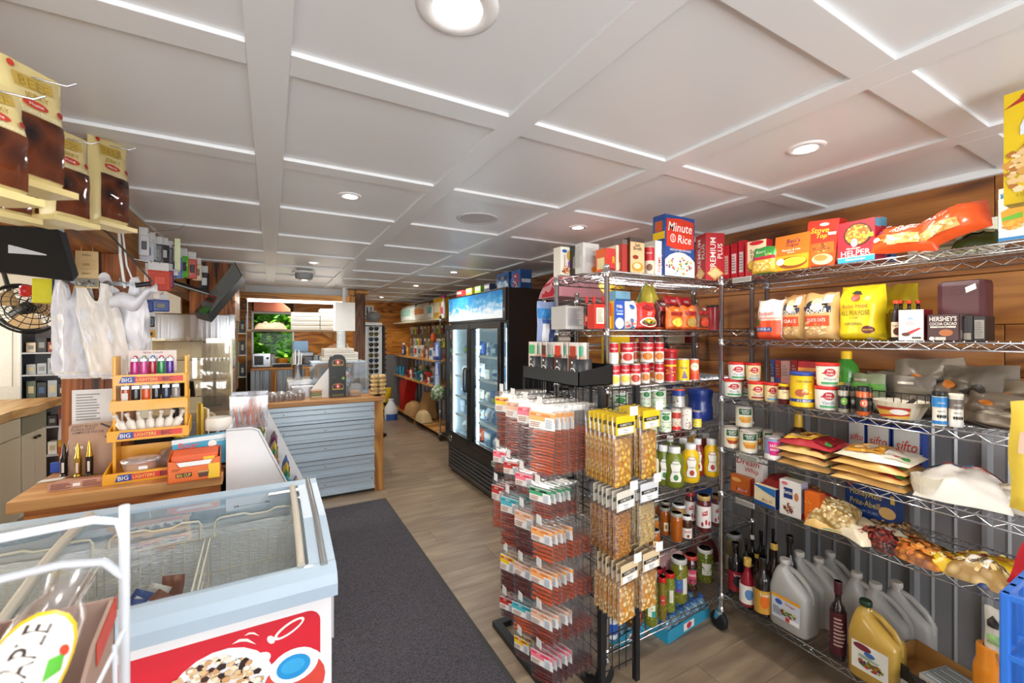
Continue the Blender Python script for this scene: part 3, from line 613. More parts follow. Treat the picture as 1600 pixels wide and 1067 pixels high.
box(LR, 1560,1640,288, z, -.005,.06,'white box of golden fish shaped bites on the top shelf under the yellow box','#f1ece0',[('r',0,0,1,.06,'#2d7fb8'),('p',[(.05,.8),(.5,.86),(.5,.97),(.05,.9)],'#2d87b4'),('p',[(.05,.55),(.45,.68),(.55,.62),(.6,.3),(.3,.25),(.08,.3)],'#e3a02f'),('p',[(.08,.44),(.5,.5),(.5,.4),(.08,.36)],'#6eb43a'),('b',.3,.3,.25,.1,['#e7b24a','#d8902a'],20,.05),('t','Oven Bake',.27,.9,.05, WH, .4)],[('r',0,.2,1,.8,'#e8e8e8')], name='cracker_box')
# -- shelf 2 --
z = G(RZ[1])
bag(LR, 1178,1219,468, z, .03,.09,'white and orange sugar bag, leftmost on the second shelf','#eeeae2',[('r',0,0,.97,.48,'#e0502a'),('r',0,.52,.97,.56,'#e7a08a'),('t','Redpath',.5,.65,.13,'#c8352a',.62,.15),('e',.14,.44,.1,.09,'#3f7a3c'),('r',.02,.2,.75,.31,'#33508f'),('t','GOLDEN SUGAR',.38,.26,.06, WH, .6)], name='sugar_bag')
def quaker(t2): return [('p',[(0,0),(1,0),(1,.9),(0,.9)], TN),('r',.08,.58,.92,.72,'#22304a'),('e',.5,.74,.34,.14,'#24242c'),('e',.5,.8,.17,.1,'#e9c39a'),('e',.5,.7,.2,.07,'#efe9e0'),('t','QUAKER',.5,.62,.12, WH, .66),('r',.1,.3,.9,.52,'#cf4a22'),('t', t2,.5,.42,.08, WH, .6),('b',.5,.22,.35,.12,['#d9b98a','#b98a52','#e8d2ae'],30,.04),('r',.68,.78,.92,.95,'#eee')]
bag(LR, 1219,1252,461, z, .045,.08,'tan oat bag with dark emblem, partly behind the larger oat bag','#c8975a', quaker('OATS'), name='oat_bag')
bag(LR, 1251,1303,457, z, .02,.09,'larger tan quick oats bag beside the yellow flour bag','#cb9c60', quaker('QUICK OATS'), name='oat_bag')
def flour(nm): return [('t','Robin Hood',.5,.63,.075,'#9a2424',.58),('e',.5,.78,.1,.06,'#c23a2c'),('p',[(.35,.86),(.65,.83),(.55,.9),(.42,.91)],'#333'),('t','ALL PURPOSE',.5,.5,.085,'#6a4a14',.7),('t','FLOUR',.48,.41,.035,'#6a4a14',.3),('t','ORIGINAL',.48,.3,.05,'#4a4420',.6),('e',.8,.19,.13,.07,'#5a1c28'),('t','BAKING',.8,.19,.03,'#e8c020',.2),('e',.8,.02,.08,.03,'#ddd')]
bag(LR, 1303,1372,445, z, .02,.13,'front yellow all purpose flour bag on the second shelf','#e3c81e', flour(0), name='flour_bag', rough=.3)
bag(LR, 1372,1425,443, z, .2,.11,'yellow flour bag behind the dark syrup bottles','#dcc01c',[('t','FLOUR',.5,.5,.1,'#6a4a14')], name='flour_bag', rough=.3)
for k, (u, t_) in enumerate(((1400,.04),(1408,.12),(1421,.1),(1435,.13))):
 rnd_(LR, 'bottle', u-10, u+9,469, z, t_, ['brown corn syrup bottle with orange cap and visible label, leftmost of the syrup bottles','dark syrup bottle with orange cap second from the left behind the white carton','dark syrup bottle with orange cap third from the left behind the white carton','dark syrup bottle with orange cap rightmost behind the white carton'][k],'#1d0f0c','#e0421e',[('r',.3,.0,.7,.8,'#e8cfae'),('e',.5,.3,.13,.2,'#5a3020'),('t','Syrup',.5,.6,.16,'#333',.3)] if k == 0 else None, 'syrup_bottle','bottle','syrup bottles on the second shelf', y0=.08, y1=.55, lid_h=.08, lid_r=.5)
box(LR, 1404,1443,484, z, .0,.07,'white gable top carton with red cap in front of the syrup bottles','#efeae2',[('e',.48,.7,.13,.05,'#7fa8d8'),('t','Great',.48,.7,.05, WH, .2),('p',[(.2,.22),(.85,.42),(.9,.38),(.3,.14)], RED),('e',.3,.2,.17,.06,'#5a2c18'),('r',.55,.06,.92,.12,'#333')]+lines(.3,.85,.5,.62,3,'#b88'),[('r',0,0,1,1,'#7d1a20')], name='pancake_carton')
box(LR, 1449,1499,491, z, .0,.095,'dark brown cocoa tin with white block lettering','#35161a',[('r',.05,.02,.97,.98,'#40191d'),('t', "HERSHEY'S", .5,.83,.2,'#efe6da',.85),('t','COCOA CACAO',.5,.64,.13,'#efe6da',.85),('r',.1,.49,.9,.55,'#d8ccbc'),('t','NATURAL',.5,.52,.05,'#35161a',.6),('e',.6,.3,.22,.13,'#a8602a'),('e',.16,.08,.09,.07,'#e8e0d4'),('r',.27,.02,.6,.14,'#c9beb0')],[('r',0,0,1,1,'#5a4a48'),('r',.1,.1,.9,.4,'#8a7f7a')],[('r',.03,.05,.97,.95,'#5c2a2e')], name='cocoa_tin', cat='tin')
for k, (a, b_) in enumerate(((1502,1520),(1521,1540))):
 box(LR, a, b_, 494, z, .02,.08,['black cocoa tin between the lettered tin and the outermost one','outermost black cocoa tin at the right of the second shelf'][k],'#1b1517',[('r',.2,.05,.85,.32,'#8c8578'),('r',.1,.35,.5,.9,'#2c2426')] if k == 0 else [('r',.1,.1,.9,.85,'#8f8a80')]+lines(.15,.85,.15,.8,9,'#665f58'), name='cocoa_tin', cat='tin')
q_ = LR.at(1500,.10); lt = MB(); lt.cbox(-.065,.065,-.006,.006,0,.085, C('#54262a',.4),.02)
lto = fin('cocoa_tin','brown cocoa tin with rounded lid and price sticker behind the lettered tin','tin', None, (q_.x, q_.y, z), LR.rz, MB().cbox(-.065,.065,.0,.08,0,.215, C('#4f2428',.4),.018),'body',[('price_sticker', art(MB(), lambda x, y, e: (x, -.0-e, y),.13,.215,[('p',[(.62,.78),(.82,.84),(.8,.93),(.6,.87)], WH),('t','COCOA',.35,.8,.06,'#6e3a3c',.3)]))])
# -- shelf 3 --
z = G(RZ[2]); FR = 'frosting tubs on the third shelf'
def frost(c='#f0e7cf', w='Whipped', g=GR): return [('r',0,0,1,1, c),('e',.5,.68,.13,.22,'#b9202c'),('p',[(.3,.6),(.42,.78),(.42,.6)],'#b9202c'),('t','Betty',.5,.75,.13, WH, .13,.2),('t','Crocker',.5,.6,.13, WH, .17,.2),('t', w, .5,.33,.2,'#7b8fae',.28,.2),('r',.3,.05,.7,.17, g),('b',.72,.55,.07,.25,['#f3cf7a','#e9b15c'],10,.02),('r',.82,.1,.93,.8,'#ddd6c6')]
FT = [(1137,1166,560,.0,0,1,'white frosting tub on top of the stack by the chrome post','#f0ece2','#3f9a62'),(1165,1189,560,.02,0,1,'cream frosting tub on top, second from the chrome post','#efd9a2','#7fb0c8'),
      (1130,1160,0,.0,0,0,'white frosting tub at the foot of the stack by the chrome post','#f0ece2','#3f9a62'),(1159,1172,0,.1,0,0,'white frosting tub half hidden behind the lower front tubs','#e8e4da','#3f9a62'),(1168,1196,0,.0,0,0,'cream frosting tub with burgundy band at the foot of the stack','#f0d9a0','#8e1c38'),(1194,1217,0,.015,0,0,'cream frosting tub with blue band beside the small yellow lidded jar','#f0d9a0','#5d9ac4')]
for (a, b_, vt, t_, _, lv, lb, c, g) in FT:
 rnd_(LR, 'tub', a, b_, vt, z+lv*.0905, t_, lb, c, '#d22a22', frost(c, 'Vanilla', g),'frosting_tub','tub', FR, h=.089, lid_h=.13, lid_r=1.06, y0=.06, y1=.86, span=4)
rnd_(LR, 'tub',1272,1310,0, z, -.005,'white frosting tub under its twin beside the yellow tub','#f2ede2','#d22a22', frost('#f2ede2','Vanilla','#4aa06a'),'frosting_tub','tub', FR, h=.099, lid_h=.13, lid_r=1.06, y0=.06, y1=.86, span=4)
rnd_(LR, 'tub',1274,1312,0, z+.1005,-.005,'white whipped frosting tub stacked upon its twin beside the yellow tub','#f2ede2','#d22a22', frost('#f4ead0','Whipped','#4aa06a'),'frosting_tub','tub', FR, h=.099, lid_h=.13, lid_r=1.06, y0=.06, y1=.86, span=4)
rnd_(LR, 'jar',1215,1234,600, z, -.003,'small jar with yellow lid and dark red contents','#5a1a1e', YL, [('r',0,.2,1,1,'#f0dca8'),('t','CHEF',.5,.8,.2,'#333',.2)],'extract_jar','jar', y0=.15, y1=.7, lid_h=.14, lid_r=.9)
rnd_(LR, 'can',1233,1273,582, z, -.02,'yellow baking powder tub with blue lid','#f1c61a','#27408f',[('r',0,.0,1,.12,'#f1c61a'),('r',0,.13,1,.24,'#233c8a'),('t','ICE MAGIC',.5,.18,.07, WH, .25),('t','FLEISCHMANNS',.5,.85,.07,'#444',.3),('e',.42,.45,.09,.13,'#b45a34'),('b',.55,.48,.1,.1,['#c03a2a','#f0d9b0','#d88a5a'],12,.02)],'baking_tub','tub', y0=.04, y1=.86, lid_h=.1, lid_r=1.03, span=4.6)
for k, (a, b_, vt, c1, c2, lb) in enumerate(((1204,1210,562,'#3a5aa0','#e0e0e0','narrow blue and white baking mix box spine on the third shelf'),(1211,1219,563,'#b8402a','#2c4a90','narrow red and blue baking mix box spine on the third shelf'),(1220,1234,564,'#d3a7a0','#c88','pink printed baking mix box side behind the yellow tub'),(1236,1246,563,'#a41c26','#7a3a30','dark red baking mix box side behind the yellow tub'))):
 box(LR, a, b_, vt, z, .16,.15, lb, c1,[('r',.1,.3,.9,.55, c2)]+lines(.15,.85,.6,.9,4,'#999'), name='baking_mix_box')
box(LR, 1247,1286,565, z, .13,.05,'red and orange baking mix box with a red spoon badge behind the white tubs','#b8202a',[('r',0,0,1,.85,'#e8a24a'),('e',.75,.6,.2,.2,'#b8202a'),('t','Betty',.75,.62,.1, WH, .25)], name='baking_mix_box')
q_, r_, h_ = place(LR, 1301,1344,549, z, .14,0, True)
gb = thing('lemon_juice_jug','green juice jug with yellow cap and label on the third shelf','jug',(q_.x, q_.y, z), LR.rz+.2)
MB().lathe([(r_*.9,0),(r_, .01),(r_, h_*.62),(r_*.85, h_*.76),(r_*.4, h_*.86),(r_*.38, h_*.9)], C('#3f8f2e',.25, coat=.3),26).obj('body', gb)
MB().lathe([(r_*.42, h_*.86),(r_*.42, h_*.99),(r_*.38, h_)], C(YL),20).obj('cap', gb)
art(MB(), fcyl(r_+.001), r_*4, h_*.5,[('r',.2,.1,.8,.9, YL),('r',.5,.1,.8,.9,'#8a8f80')], seg=20).obj('printed_label', gb)
SPC = [(1309,1326,603,.0,'#6fa02c','spice jar with lime green label beside the white frosting tubs','#a09a8a'),(1326,1337,604,.035,'#555','spice jar with grey label between the green and orange ones','#6a5a4a'),(1338,1358,604,-.01,'#c8581a','spice jar of orange powder with white letter on its black label','#c8581a'),(1353,1364,606,.05,'#3a3a3a','spice jar with black label behind the orange powder jar','#9a4a20')]
for (a, b_, vt, t_, lc, lb, c) in SPC:
 rnd_(LR, 'jar', a, b_, vt, z, t_, lb, c, '#18181a',[('r',0,0,1,1,'#1c1c1c'),('e',.5,.6,.13,.28, lc),('t','e' if 'orange' in lb else 'Spice',.5,.6,.3, WH, .14)],'spice_jar','jar','spice jars on the third shelf', y0=.14, y1=.62, lid_h=.24, lid_r=.92, coat=.5)
# black wire basket with pouches
q_ = LR.at(1400,.2); bk = thing('wire_basket','black wire basket holding grey snack pouches on the third shelf','basket',(q_.x, q_.y, z), LR.rz)
mb = MB(); bw_, bd_, bh_ = .12,.08,.09
for zz in (.003, bh_): mb.path([(-bw_, -bd_, zz),(bw_, -bd_, zz),(bw_, bd_, zz),(-bw_, bd_, zz)],.002, BLACK, 5, True)
for k in range(11):
 x = -bw_+2*bw_*k/10
 for y in (-bd_, bd_): mb.tube((x, y, .003),(x, y, bh_),.0014, BLACK, 5)
for k in range(8):
 y = -bd_+2*bd_*k/7
 for x in (-bw_, bw_): mb.tube((x, y, .003),(x, y, bh_),.0014, BLACK, 5)
 mb.tube((-bw_, y, .003),(bw_, y, .003),.0014, BLACK, 5)
mb.obj('basket_wires', bk)
GY = '#8a8070'
BASK = [(-.075,-.045,.15,.12,'green edged grey pouch at the left of the black wire basket','#8f9a78',0),(-.03,.0,.16,.13,'grey pouch with dark emblem second in the black wire basket','#766c60',.1),(.03,.02,.17,.14,'grey pouch with black tab third in the black wire basket','#70675c',-.12),(.07,-.03,.15,.12,'grey brown pouch at the right of the black wire basket','#70655a',.2)]
for k, (dx, dy, hh, ww, lb, c, rot) in enumerate(BASK):
 loc = Vector((q_.x, q_.y, 0)) + Matrix.Rotation(LR.rz, 3,'Z') @ Vector((dx, dy, 0)); mb = MB()
 pr = k_bag(mb, ww, .035, hh, c, [('r',.0,.55,1,.75,['#5a9a38','#5d564c','#4a453e','#6c6456'][k]),('p',[(.3,.3),(.5,.45),(.7,.35),(.5,.15)],'#3b342c'),('r',.1,.8,.5,.86,'#c8c0b0')],.3)
 o = fin('snack_pouch', lb, 'bag','pouches in the wire basket',(loc.x, loc.y, z+.006), LR.rz+rot, mb, 'pouch',[('printed_label', pr)])
FEED = [(1462,.20,.2,.16,.23,.3,-.25),(1498,.17,.19,.16,.20,-.25,.2),(1530,.22,.21,.17,.21,.2,-.1),(1563,.13,.2,.16,.12,-.1,.3),(1594,.2,.2,.16,.16,.3,.1)]
FL = ['largest crumpled grey brown foil bag rising behind the blue and white canisters','crumpled grey foil bag with a dark tab right of the canisters','grey brown foil bag with an orange corner against the pine wall','low crumpled tan foil bag near the right end of the third shelf','tan foil bag at the right end of the third shelf']
for k, (u, t_, w_, d_, h_, rt, ln) in enumerate(FEED):
 q2 = LR.at(u, t_); mb = MB(); pr = k_bag(mb, w_, d_*.4, h_, ['#7d7264','#6f665a','#75685a','#827463','#80705a'][k],[('p',[(.1,.3),(.5,.36),(.9,.3),(.85,.5),(.4,.46)],'#a89c88'),('p',[(.5,.55),(.8,.75),(.9,.6),(.7,.5)],'#3a322a'),('e',.3,.65,.1,.08,'#c8762a')],.28,.022)
 o = fin('foil_bag', FL[k],'bag','foil bags on the third shelf',(q2.x, q2.y, z),0, mb, 'pouch',[('printed_label', pr)]); o.rotation_euler = (-.2, ln*.4, LR.rz+rt)
def paper_pan(label, u, t_, z_, r0, h, n, lab=None):
 q2 = LR.at(u, t_); o = thing('paper_baking_cups' if r0 < .05 else 'foil_pie_pans', label, 'cups' if r0 < .05 else 'pan',(q2.x, q2.y, z_), LR.rz); mb = MB(); N_ = 48
 m = C('#efe6d2',.5)
 for i in range(n):
  vs = []; zo = i*.004
  for (rf, zf) in ((.72,0),(1, h),(1.06, h)):
   for k in range(N_):
    rr_ = r0*rf*(1+(.012 if k % 2 else -.012)*(1 if zf else .3)); a = 2*math.pi*k/N_; vs.append((rr_*math.cos(a), rr_*math.sin(a), zo+zf))
  mb.add(vs, [(j*N_+k, j*N_+(k+1) % N_, (j+1)*N_+(k+1) % N_, (j+1)*N_+k) for j in range(2) for k in range(N_)]+[tuple(reversed(range(N_)))], m)
 mb.obj('fluted_cups', o)
 if lab: art(MB(), lambda x, y, e: ((r0*(.76+.2*y/h)+.004+e)*math.sin(x/r0),-(r0*(.76+.2*y/h)+.004+e)*math.cos(x/r0), y+.004), r0*1.5, h*.85, lab, seg=14).obj('printed_label', o)
 return o
paper_pan('stack of fluted pie crust pans with a colourful label on the third shelf',1407,.075, z, .078,.05,5,[('r',0,0,1,1,'#e4b54a'),('r',0,.7,1,1,'#b53a2a'),('p',[(0,.2),(1,.5),(1,.3),(0,0)],'#c8402a'),('e',.7,.6,.25,.25, WH)])
CAN_ = [(1456,1480,.0,'blue and white seasoning canister at the left of its pair',612,'#2a7fc0'),(1481,1506,.02,'white seasoning canister with a brown panel beside the blue one',616,'#6f655c')]
for (a, b_, t_, lb, vt, c) in CAN_:
 rnd_(LR, 'can', a, b_, vt, z, t_, lb, '#e9e2d4','#efe6d0' if 'brown' in lb else '#1a1a1c',[('r',0,.0,1,.12,'#2a7fc0' if 'left' in lb else '#ddd'),('r',0,.6,1,.95, c),('t','SUGAR',.5,.75,.14, WH, .2),('e',.4,.28,.03,.06,'#222'),('e',.47,.28,.03,.06,'#222'),('e',.54,.28,.03,.06,'#222'),('e',.61,.28,.03,.06,'#222'),('t','BAKING',.5,.46,.08,'#222',.2)],'seasoning_canister','canister', y0=.05, y1=.88, lid_h=.14 if 'left' in lb else .08, lid_r=1.02, span=4.6)
# -- shelf 4 --
z = G(RZ[3])
def soup(c): return [('r',0,0,1,1,'#ece4d0'),('r',.36,.62,.64,.95,'#1c5a3c'),('t','HEARTY',.5,.84,.12, WH, .2),('t','SOUP',.5,.72,.1, WH, .16),('p',[(.36,.45),(.64,.45),(.58,.2),(.42,.2)], c),('e',.5,.45,.14,.08,'#e4b04a'),('r',.72,.1,.9,.9,'#d6ccb8')]
CANS = [(1130,1155,660,0,.0,'#a8431c','soup can with green crest and orange bowl nearest the chrome post'),(1155,1184,666,0,-.01,'#d88a2a','soup can with green crest and yellow bowl, second from the chrome post'),(1149,1176,0,1,.05,'#e09c34','soup can stacked on top of the others near the chrome post'),(1172,1192,664,0,.09,'#b0602a','soup can with plain cream side behind the two front cans'),(1192,1208,660,0,.1,'#b88a4a','cream soup can back row left of the dark green crest can'),(1207,1226,658,0,.08,'#b0602a','soup can back row beside the brown syrup bottle'),(1140,1150,662,0,.15,'#a05a2a','soup can hidden deep behind the first front can')]
for (a, b_, vt, lv, t_, c, lb) in CANS:
 rnd_(LR, 'can', a, b_, vt, z+lv*.1105, t_, lb, '#cdc8c0', None, soup(c),'soup_can','can','soup cans on the fourth shelf', h=.109, metal=.4, rough=.35, y0=.06, y1=.93, span=5.8)
rnd_(LR, 'can',1194,1221,685, z, -.02,'short condensed milk can with pink star label','#cfcfd4', None, [('r',0,0,1,1,'#8f9cc4'),('r',0,0,1,.25, WH),('p',[(.36,.9),(.64,.9),(.6,.2),(.4,.2)], PK),('t','EAGLE',.5,.7,.14, WH, .2),('t','BRAND',.5,.5,.14, WH, .18)],'milk_can','can', metal=.4, y0=.06, y1=.92, span=5.6)
q_, r_, h_ = place(LR, 1232,1263,645, z, .08,0, True)
sb = thing('syrup_bottle','round shouldered brown syrup bottle with yellow wrapped neck on the fourth shelf','bottle',(q_.x, q_.y, z), LR.rz)
MB().lathe([(r_*.85,0),(r_, .012),(r_, h_*.5),(r_*.8, h_*.62),(r_*.42, h_*.68),(r_*.4, h_*.8)], C('#2e150a',.15, coat=.5),26).obj('body', sb)
MB().lathe([(r_*.44, h_*.68),(r_*.46, h_*.72),(r_*.42, h_*.97),(r_*.38, h_)], C('#c8a020',.35),20).obj('neck_wrap', sb)
art(MB(), fcyl(r_+.001), r_*5, h_*.45,[('r',0,.1,1,.95,'#d8b42c'),('t','Syrup',.5,.6,.3,'#2a1a0c',.3)], seg=20).obj('printed_label', sb)
def noodle(c1, c2, txt): return [('r',.1,.12,.62,.88, c1),('b',.36,.5,.24,.34,['#e9b44a','#f0cc78','#d0862e','#f4e0a8'],60,.035),('r',.66,.08,.95,.92, c2),('t', txt, .8,.5,.1,'#b3242a',.8,.2,1),('e',.42,.5,.1,.12, c2),('e',.9,.2,.06,.08,'#3f8a3a')]
PK4 = [(1268,.075,0,.21,'#dcae66','lowest noodle bag of the left pile on the fourth shelf','#e7a83c','#e9dcc0'),(1268,.07,1,.21,'#d8ab6a','second noodle bag from the bottom of the left pile','#ecb23e','#b02030'),(1266,.07,2,.21,'#e2bb74','third noodle bag from the bottom of the left pile','#eab43a','#9c1f30'),(1272,.085,3,.22,'#b03038','topmost noodle bag of the left pile with a dark red end','#efbe48','#8e1c2c'),
       (1370,.08,0,.24,'#e0b26a','lowest noodle bag of the right pile on the fourth shelf','#e9a83a','#e6d6b8'),(1372,.075,1,.24,'#dba95e','second noodle bag from the bottom of the right pile','#e7a23a','#b8282e'),(1370,.075,2,.24,'#e2b264','third noodle bag from the bottom of the right pile','#eaa83e','#c23a2e'),(1374,.085,3,.24,'#e8dcc4','topmost noodle bag of the right pile with white and red end','#eda83c','#e8e0d0')]
for (u, t_, lv, w_, c, lb, c1, c2) in PK4:
 lie(LR, u, z+lv*.030+.001*lv, t_-.0, w_, .19,.034, lb, c, noodle(c1, c2,'No Name'),'noodle_bag','bag','noodle bags piled on the fourth shelf', drot=[.03,-.04,.02,.05][lv], tilt=(.04,0) if lv == 3 else (0,0))
for k, (a, b_, vt) in enumerate(((1325,1352,655),(1354,1391,662),(1394,1440,669))):
 box(LR, a, b_, vt, z, .27,.06,['leftmost blue and white salt box behind the noodle bags','middle blue and white salt box behind the noodle bags','largest looking blue and white salt box, rightmost behind the noodle bags'][k],'#24479c',[('r',.06,.35,.94,.94,'#cfd0cc'),('r',.06,.24,.8,.33,'#24479c'),('t','sifto',.5,.62,.34,'#d23a2a',.75,.25),('t','TABLE SALT',.5,.15,.1, WH, .7)],[('r',.0,0,1,1,'#1d3a86')], name='salt_box', group='salt boxes on the fourth shelf')
paper_pan('stack of white fluted paper baking cups on the fourth shelf',1448,.04, z, .043,.045,9)
lie(LR, 1503, z, .13,.24,.22,.11,'big white and red powdered mix bag lying right of the paper cups','#e9e2d8',[('r',.0,.72,1,1,'#a8242c'),('r',.1,.58,.6,.72,'#3b8fc0'),('t','Coffee-mate',.5,.85,.1,'#f0e0c8',.7,.2),('r',.3,.52,.8,.56,'#d8584a')], name='creamer_bag', drot=.25, rough=.3)
lie(LR, 1580, z, .16,.17,.17,.07,'clear bag of pale buns near the right end of the fourth shelf','#b9b2a4',[('e',.4,.5,.25,.25,'#e6dac0'),('r',.1,.75,.9,.9,'#3a4a70')], name='bun_bag')
# -- shelf 5 --
z = G(RZ[4])
box(LR, 1150,1192,709, z, .1,.04,'tall white dessert topping box with red italic lettering','#eceae6',[('t','Dream',.45,.77,.16,'#bf1f2c',.85,.15),('t','Whip',.6,.56,.16,'#bf1f2c',.65,.15),('e',.5,.2,.4,.16,'#d8e0e8')], name='topping_box')
JL = lambda c, a, b_: [('e',.35,.72,.25,.15, a),('p',[(0,.95),(.6,.6),(1,.5),(1,1),(0,1)], b_),('t','JELL-O',.62,.2,.22, WH, .6,.1)]
box(LR, 1142,1172,744, z, .05,.035,'orange gelatin dessert box in front of the white topping box','#c8641e',[('e',.3,.75,.25,.12,'#e8b060'),('r',.3,.1,.95,.34,'#b83a1a'),('t','JELL-O',.62,.22,.2, WH, .6,.1)],[('r',0,0,1,1,'#9a3018')], name='gelatin_box')
box(LR, 1178,1212,760, z, .0,.03,'blue and cream gelatin dessert box on the fifth shelf','#e8d9b0',[('p',[(0,0),(1,0),(1,.15),(0,.2)],'#1d4f95'),('p',[(0,.95),(.5,.75),(1,.75),(1,1),(0,1)],'#2d6fb4'),('p',[(.5,.76),(1,.6),(1,.8),(.6,.85)],'#2d6fb4'),('t','JELL-O',.62,.3,.18,'#8a1a2a',.6,.1)],[('r',0,0,1,1,'#1d3a76')], name='gelatin_box', drot=-.05)
box(LR, 1218,1250,752, z, -.01,.06,'white mousse mix box with navy label and chocolate swirl','#e6e2dc',[('r',.2,.5,.62,.8,'#20356e'),('t','Swiss',.4,.68,.12, WH, .4),('b',.45,.22,.3,.14,['#8a4a2a','#b07048','#6a3218'],30,.05),('e',.25,.92,.15,.05,'#d8707a'),('e',.8,.6,.1,.12,'#c87a50')],[('r',0,0,1,1,'#a9a4ba'),('r',.0,.0,1,.15,'#a03038')], name='mousse_box', drot=.08)
box(LR, 1257,1281,770, z, -.01,.04,'orange gelatin dessert box beside the clear pasta bag','#dd6a1c',[('b',.25,.6,.2,.25,['#f0b030','#e8902a'],14,.06),('t','JELL-O',.55,.2,.2, WH, .75)],[('r',0,0,1,1,'#c04a18')], name='gelatin_box')
lie(LR, 1222, z, .17,.19,.19,.08,'red and green pasta shell bag behind the gelatin boxes','#b8302c',[('e',.5,.6,.3,.25,'#8a1c20'),('r',.1,.75,.9,.9,'#8fa04a')], name='pasta_bag', tilt=(.35,0))
lie(LR, 1262, z, .16,.2,.18,.075,'amber noodle bag lying behind the mousse mix box', nutmat('amber_noodles','#d8a860','#70451c',50),[('b',.5,.5,.4,.35,['#d8a860','#8a5a2a','#e8c88a'],40,.05)], name='pasta_bag', tilt=(.3,0))
lie(LR, 1275, z, .11,.13,.15,.07,'red and lime pasta bag just behind the orange gelatin box','#b42c34',[('e',.5,.4,.3,.2,'#86a838')], name='pasta_bag', tilt=(.5,0))
q2 = lie(LR, 1303, z, .06,.17,.16,.08,'clear bag of pale macaroni on the fifth shelf', nutmat('macaroni','#efe0ae','#a8803c',42),[('b',.5,.5,.46,.45,['#efe0b0','#e2c888','#c9a45c','#f6ecca'],110,.035)], name='pasta_bag', tilt=(.35,.05), drot=.3)
box(LR, 1322,1402,757, z, .17,.06,'long dark blue graham crumb box with yellow lettering','#173a80',[('t','HoneyMaid',.4,.74,.2,'#d8c46a',.62),('t','Prite-Abeille',.42,.54,.18,'#d8c46a',.66),('t','GRAHAM CRUMBS',.4,.36,.08,'#8fb0d8',.5),('e',.82,.45,.16,.13,'#d9b070'),('r',.88,.68,.96,.86,'#d8b848'),('e',.08,.92,.06,.05,'#b8242a'),('e',.3,.14,.04,.07,'#e8e8e8')],[('r',0,0,1,1,'#12305f')], name='graham_crumb_box')
lie(LR, 1291, z, .03,.14,.13,.05,'tan pouch with teal end at the front of the fifth shelf','#d8b46a',[('r',.5,0,1,1,'#2f7f72'),('r',.05,.3,.45,.7,'#4a5a8a')], name='barley_pouch', drot=.3)
lie(LR, 1335, z, .03,.20,.10,.045,'first long white tapioca pouch with teal end lying across the shelf front','#e6dabd',[('r',0,0,.3,1,'#2f8f7c')], name='tapioca_pouch', drot=-.45)
lie(LR, 1352, z+.001,.1,.20,.10,.05,'second long white tapioca pouch with teal end behind the first','#e0d2b2',[('r',0,0,.25,1,'#2f8f7c')], name='tapioca_pouch', drot=-.35)
lie(LR, 1385, z, .05,.16,.16,.06,'clear pouch of dark red beans beside the nacho bag', nutmat('red_beans','#8e2c20','#30100c',60),[('r',0,.45,1,1,'#c9bfa4'),('b',.5,.3,.42,.28,['#6a1c18','#8e2c22','#a85a40'],70,.035),('r',.3,.5,.55,.75,'#e8e8e8'),('e',.7,.75,.12,.1,'#2a3a5a')], name='bean_pouch', drot=-.3)
lie(LR, 1432, z, .06,.21,.19,.05,'clear bag of orange corn chips with a lime green header', nutmat('corn_chips','#e8963c','#7a4218',34),[('b',.5,.42,.44,.38,['#e08a34','#c86a22','#f0aa58','#8a4a1c'],90,.045),('r',0,.84,1,1,'#7fc02e')], name='corn_chip_bag', drot=-.15)
lie(LR, 1392, z, .19,.18,.14,.05,'clear bag of brown lentils lying in front of the blue box', nutmat('lentils','#b08c5c','#5a4024',80),[('b',.5,.5,.42,.38,['#b08a58','#6a4a28','#c8a878'],70,.035)], name='lentil_pouch')
lie(LR, 1478, z, .05,.17,.13,.045,'yellow noodle pouch with black lettering in front','#e8c21c',[('b',.5,.4,.35,.25,['#7a2a1a','#b8742a','#f4e08a'],30,.05),('t','NOODLE',.5,.8,.2,'#201c10',.8)], name='noodle_pouch', drot=.3)
lie(LR, 1553, z, .12,.21,.15,.06,'second yellow noodle pouch with black lettering farther right','#e2b91c',[('b',.45,.4,.35,.25,['#7a2a1a','#b8742a','#f4e08a'],30,.05),('t','NOODLE',.5,.82,.2,'#201c10',.8)], name='noodle_pouch', drot=.1)
lie(LR, 1532, z, .03,.15,.12,.07,'clear bag of crinkled biscuits with a barcode sticker', nutmat('crinkle_biscuits','#e6cc90','#a07c42',26),[('b',.5,.5,.45,.4,['#e0c488','#c8a058','#ecd9a8'],70,.05),('r',.35,.2,.7,.6,'#eeeae2')]+[('r',.38+.03*i, .24,.395+.03*i, .56,'#222') for i in range(10)], name='biscuit_bag')
lie(LR, 1580, z, .02,.13,.1,.03,'small navy packet beside the biscuit bag','#20386a',[('r',.2,.3,.8,.7,'#c0c8d8')], name='seasoning_packet')
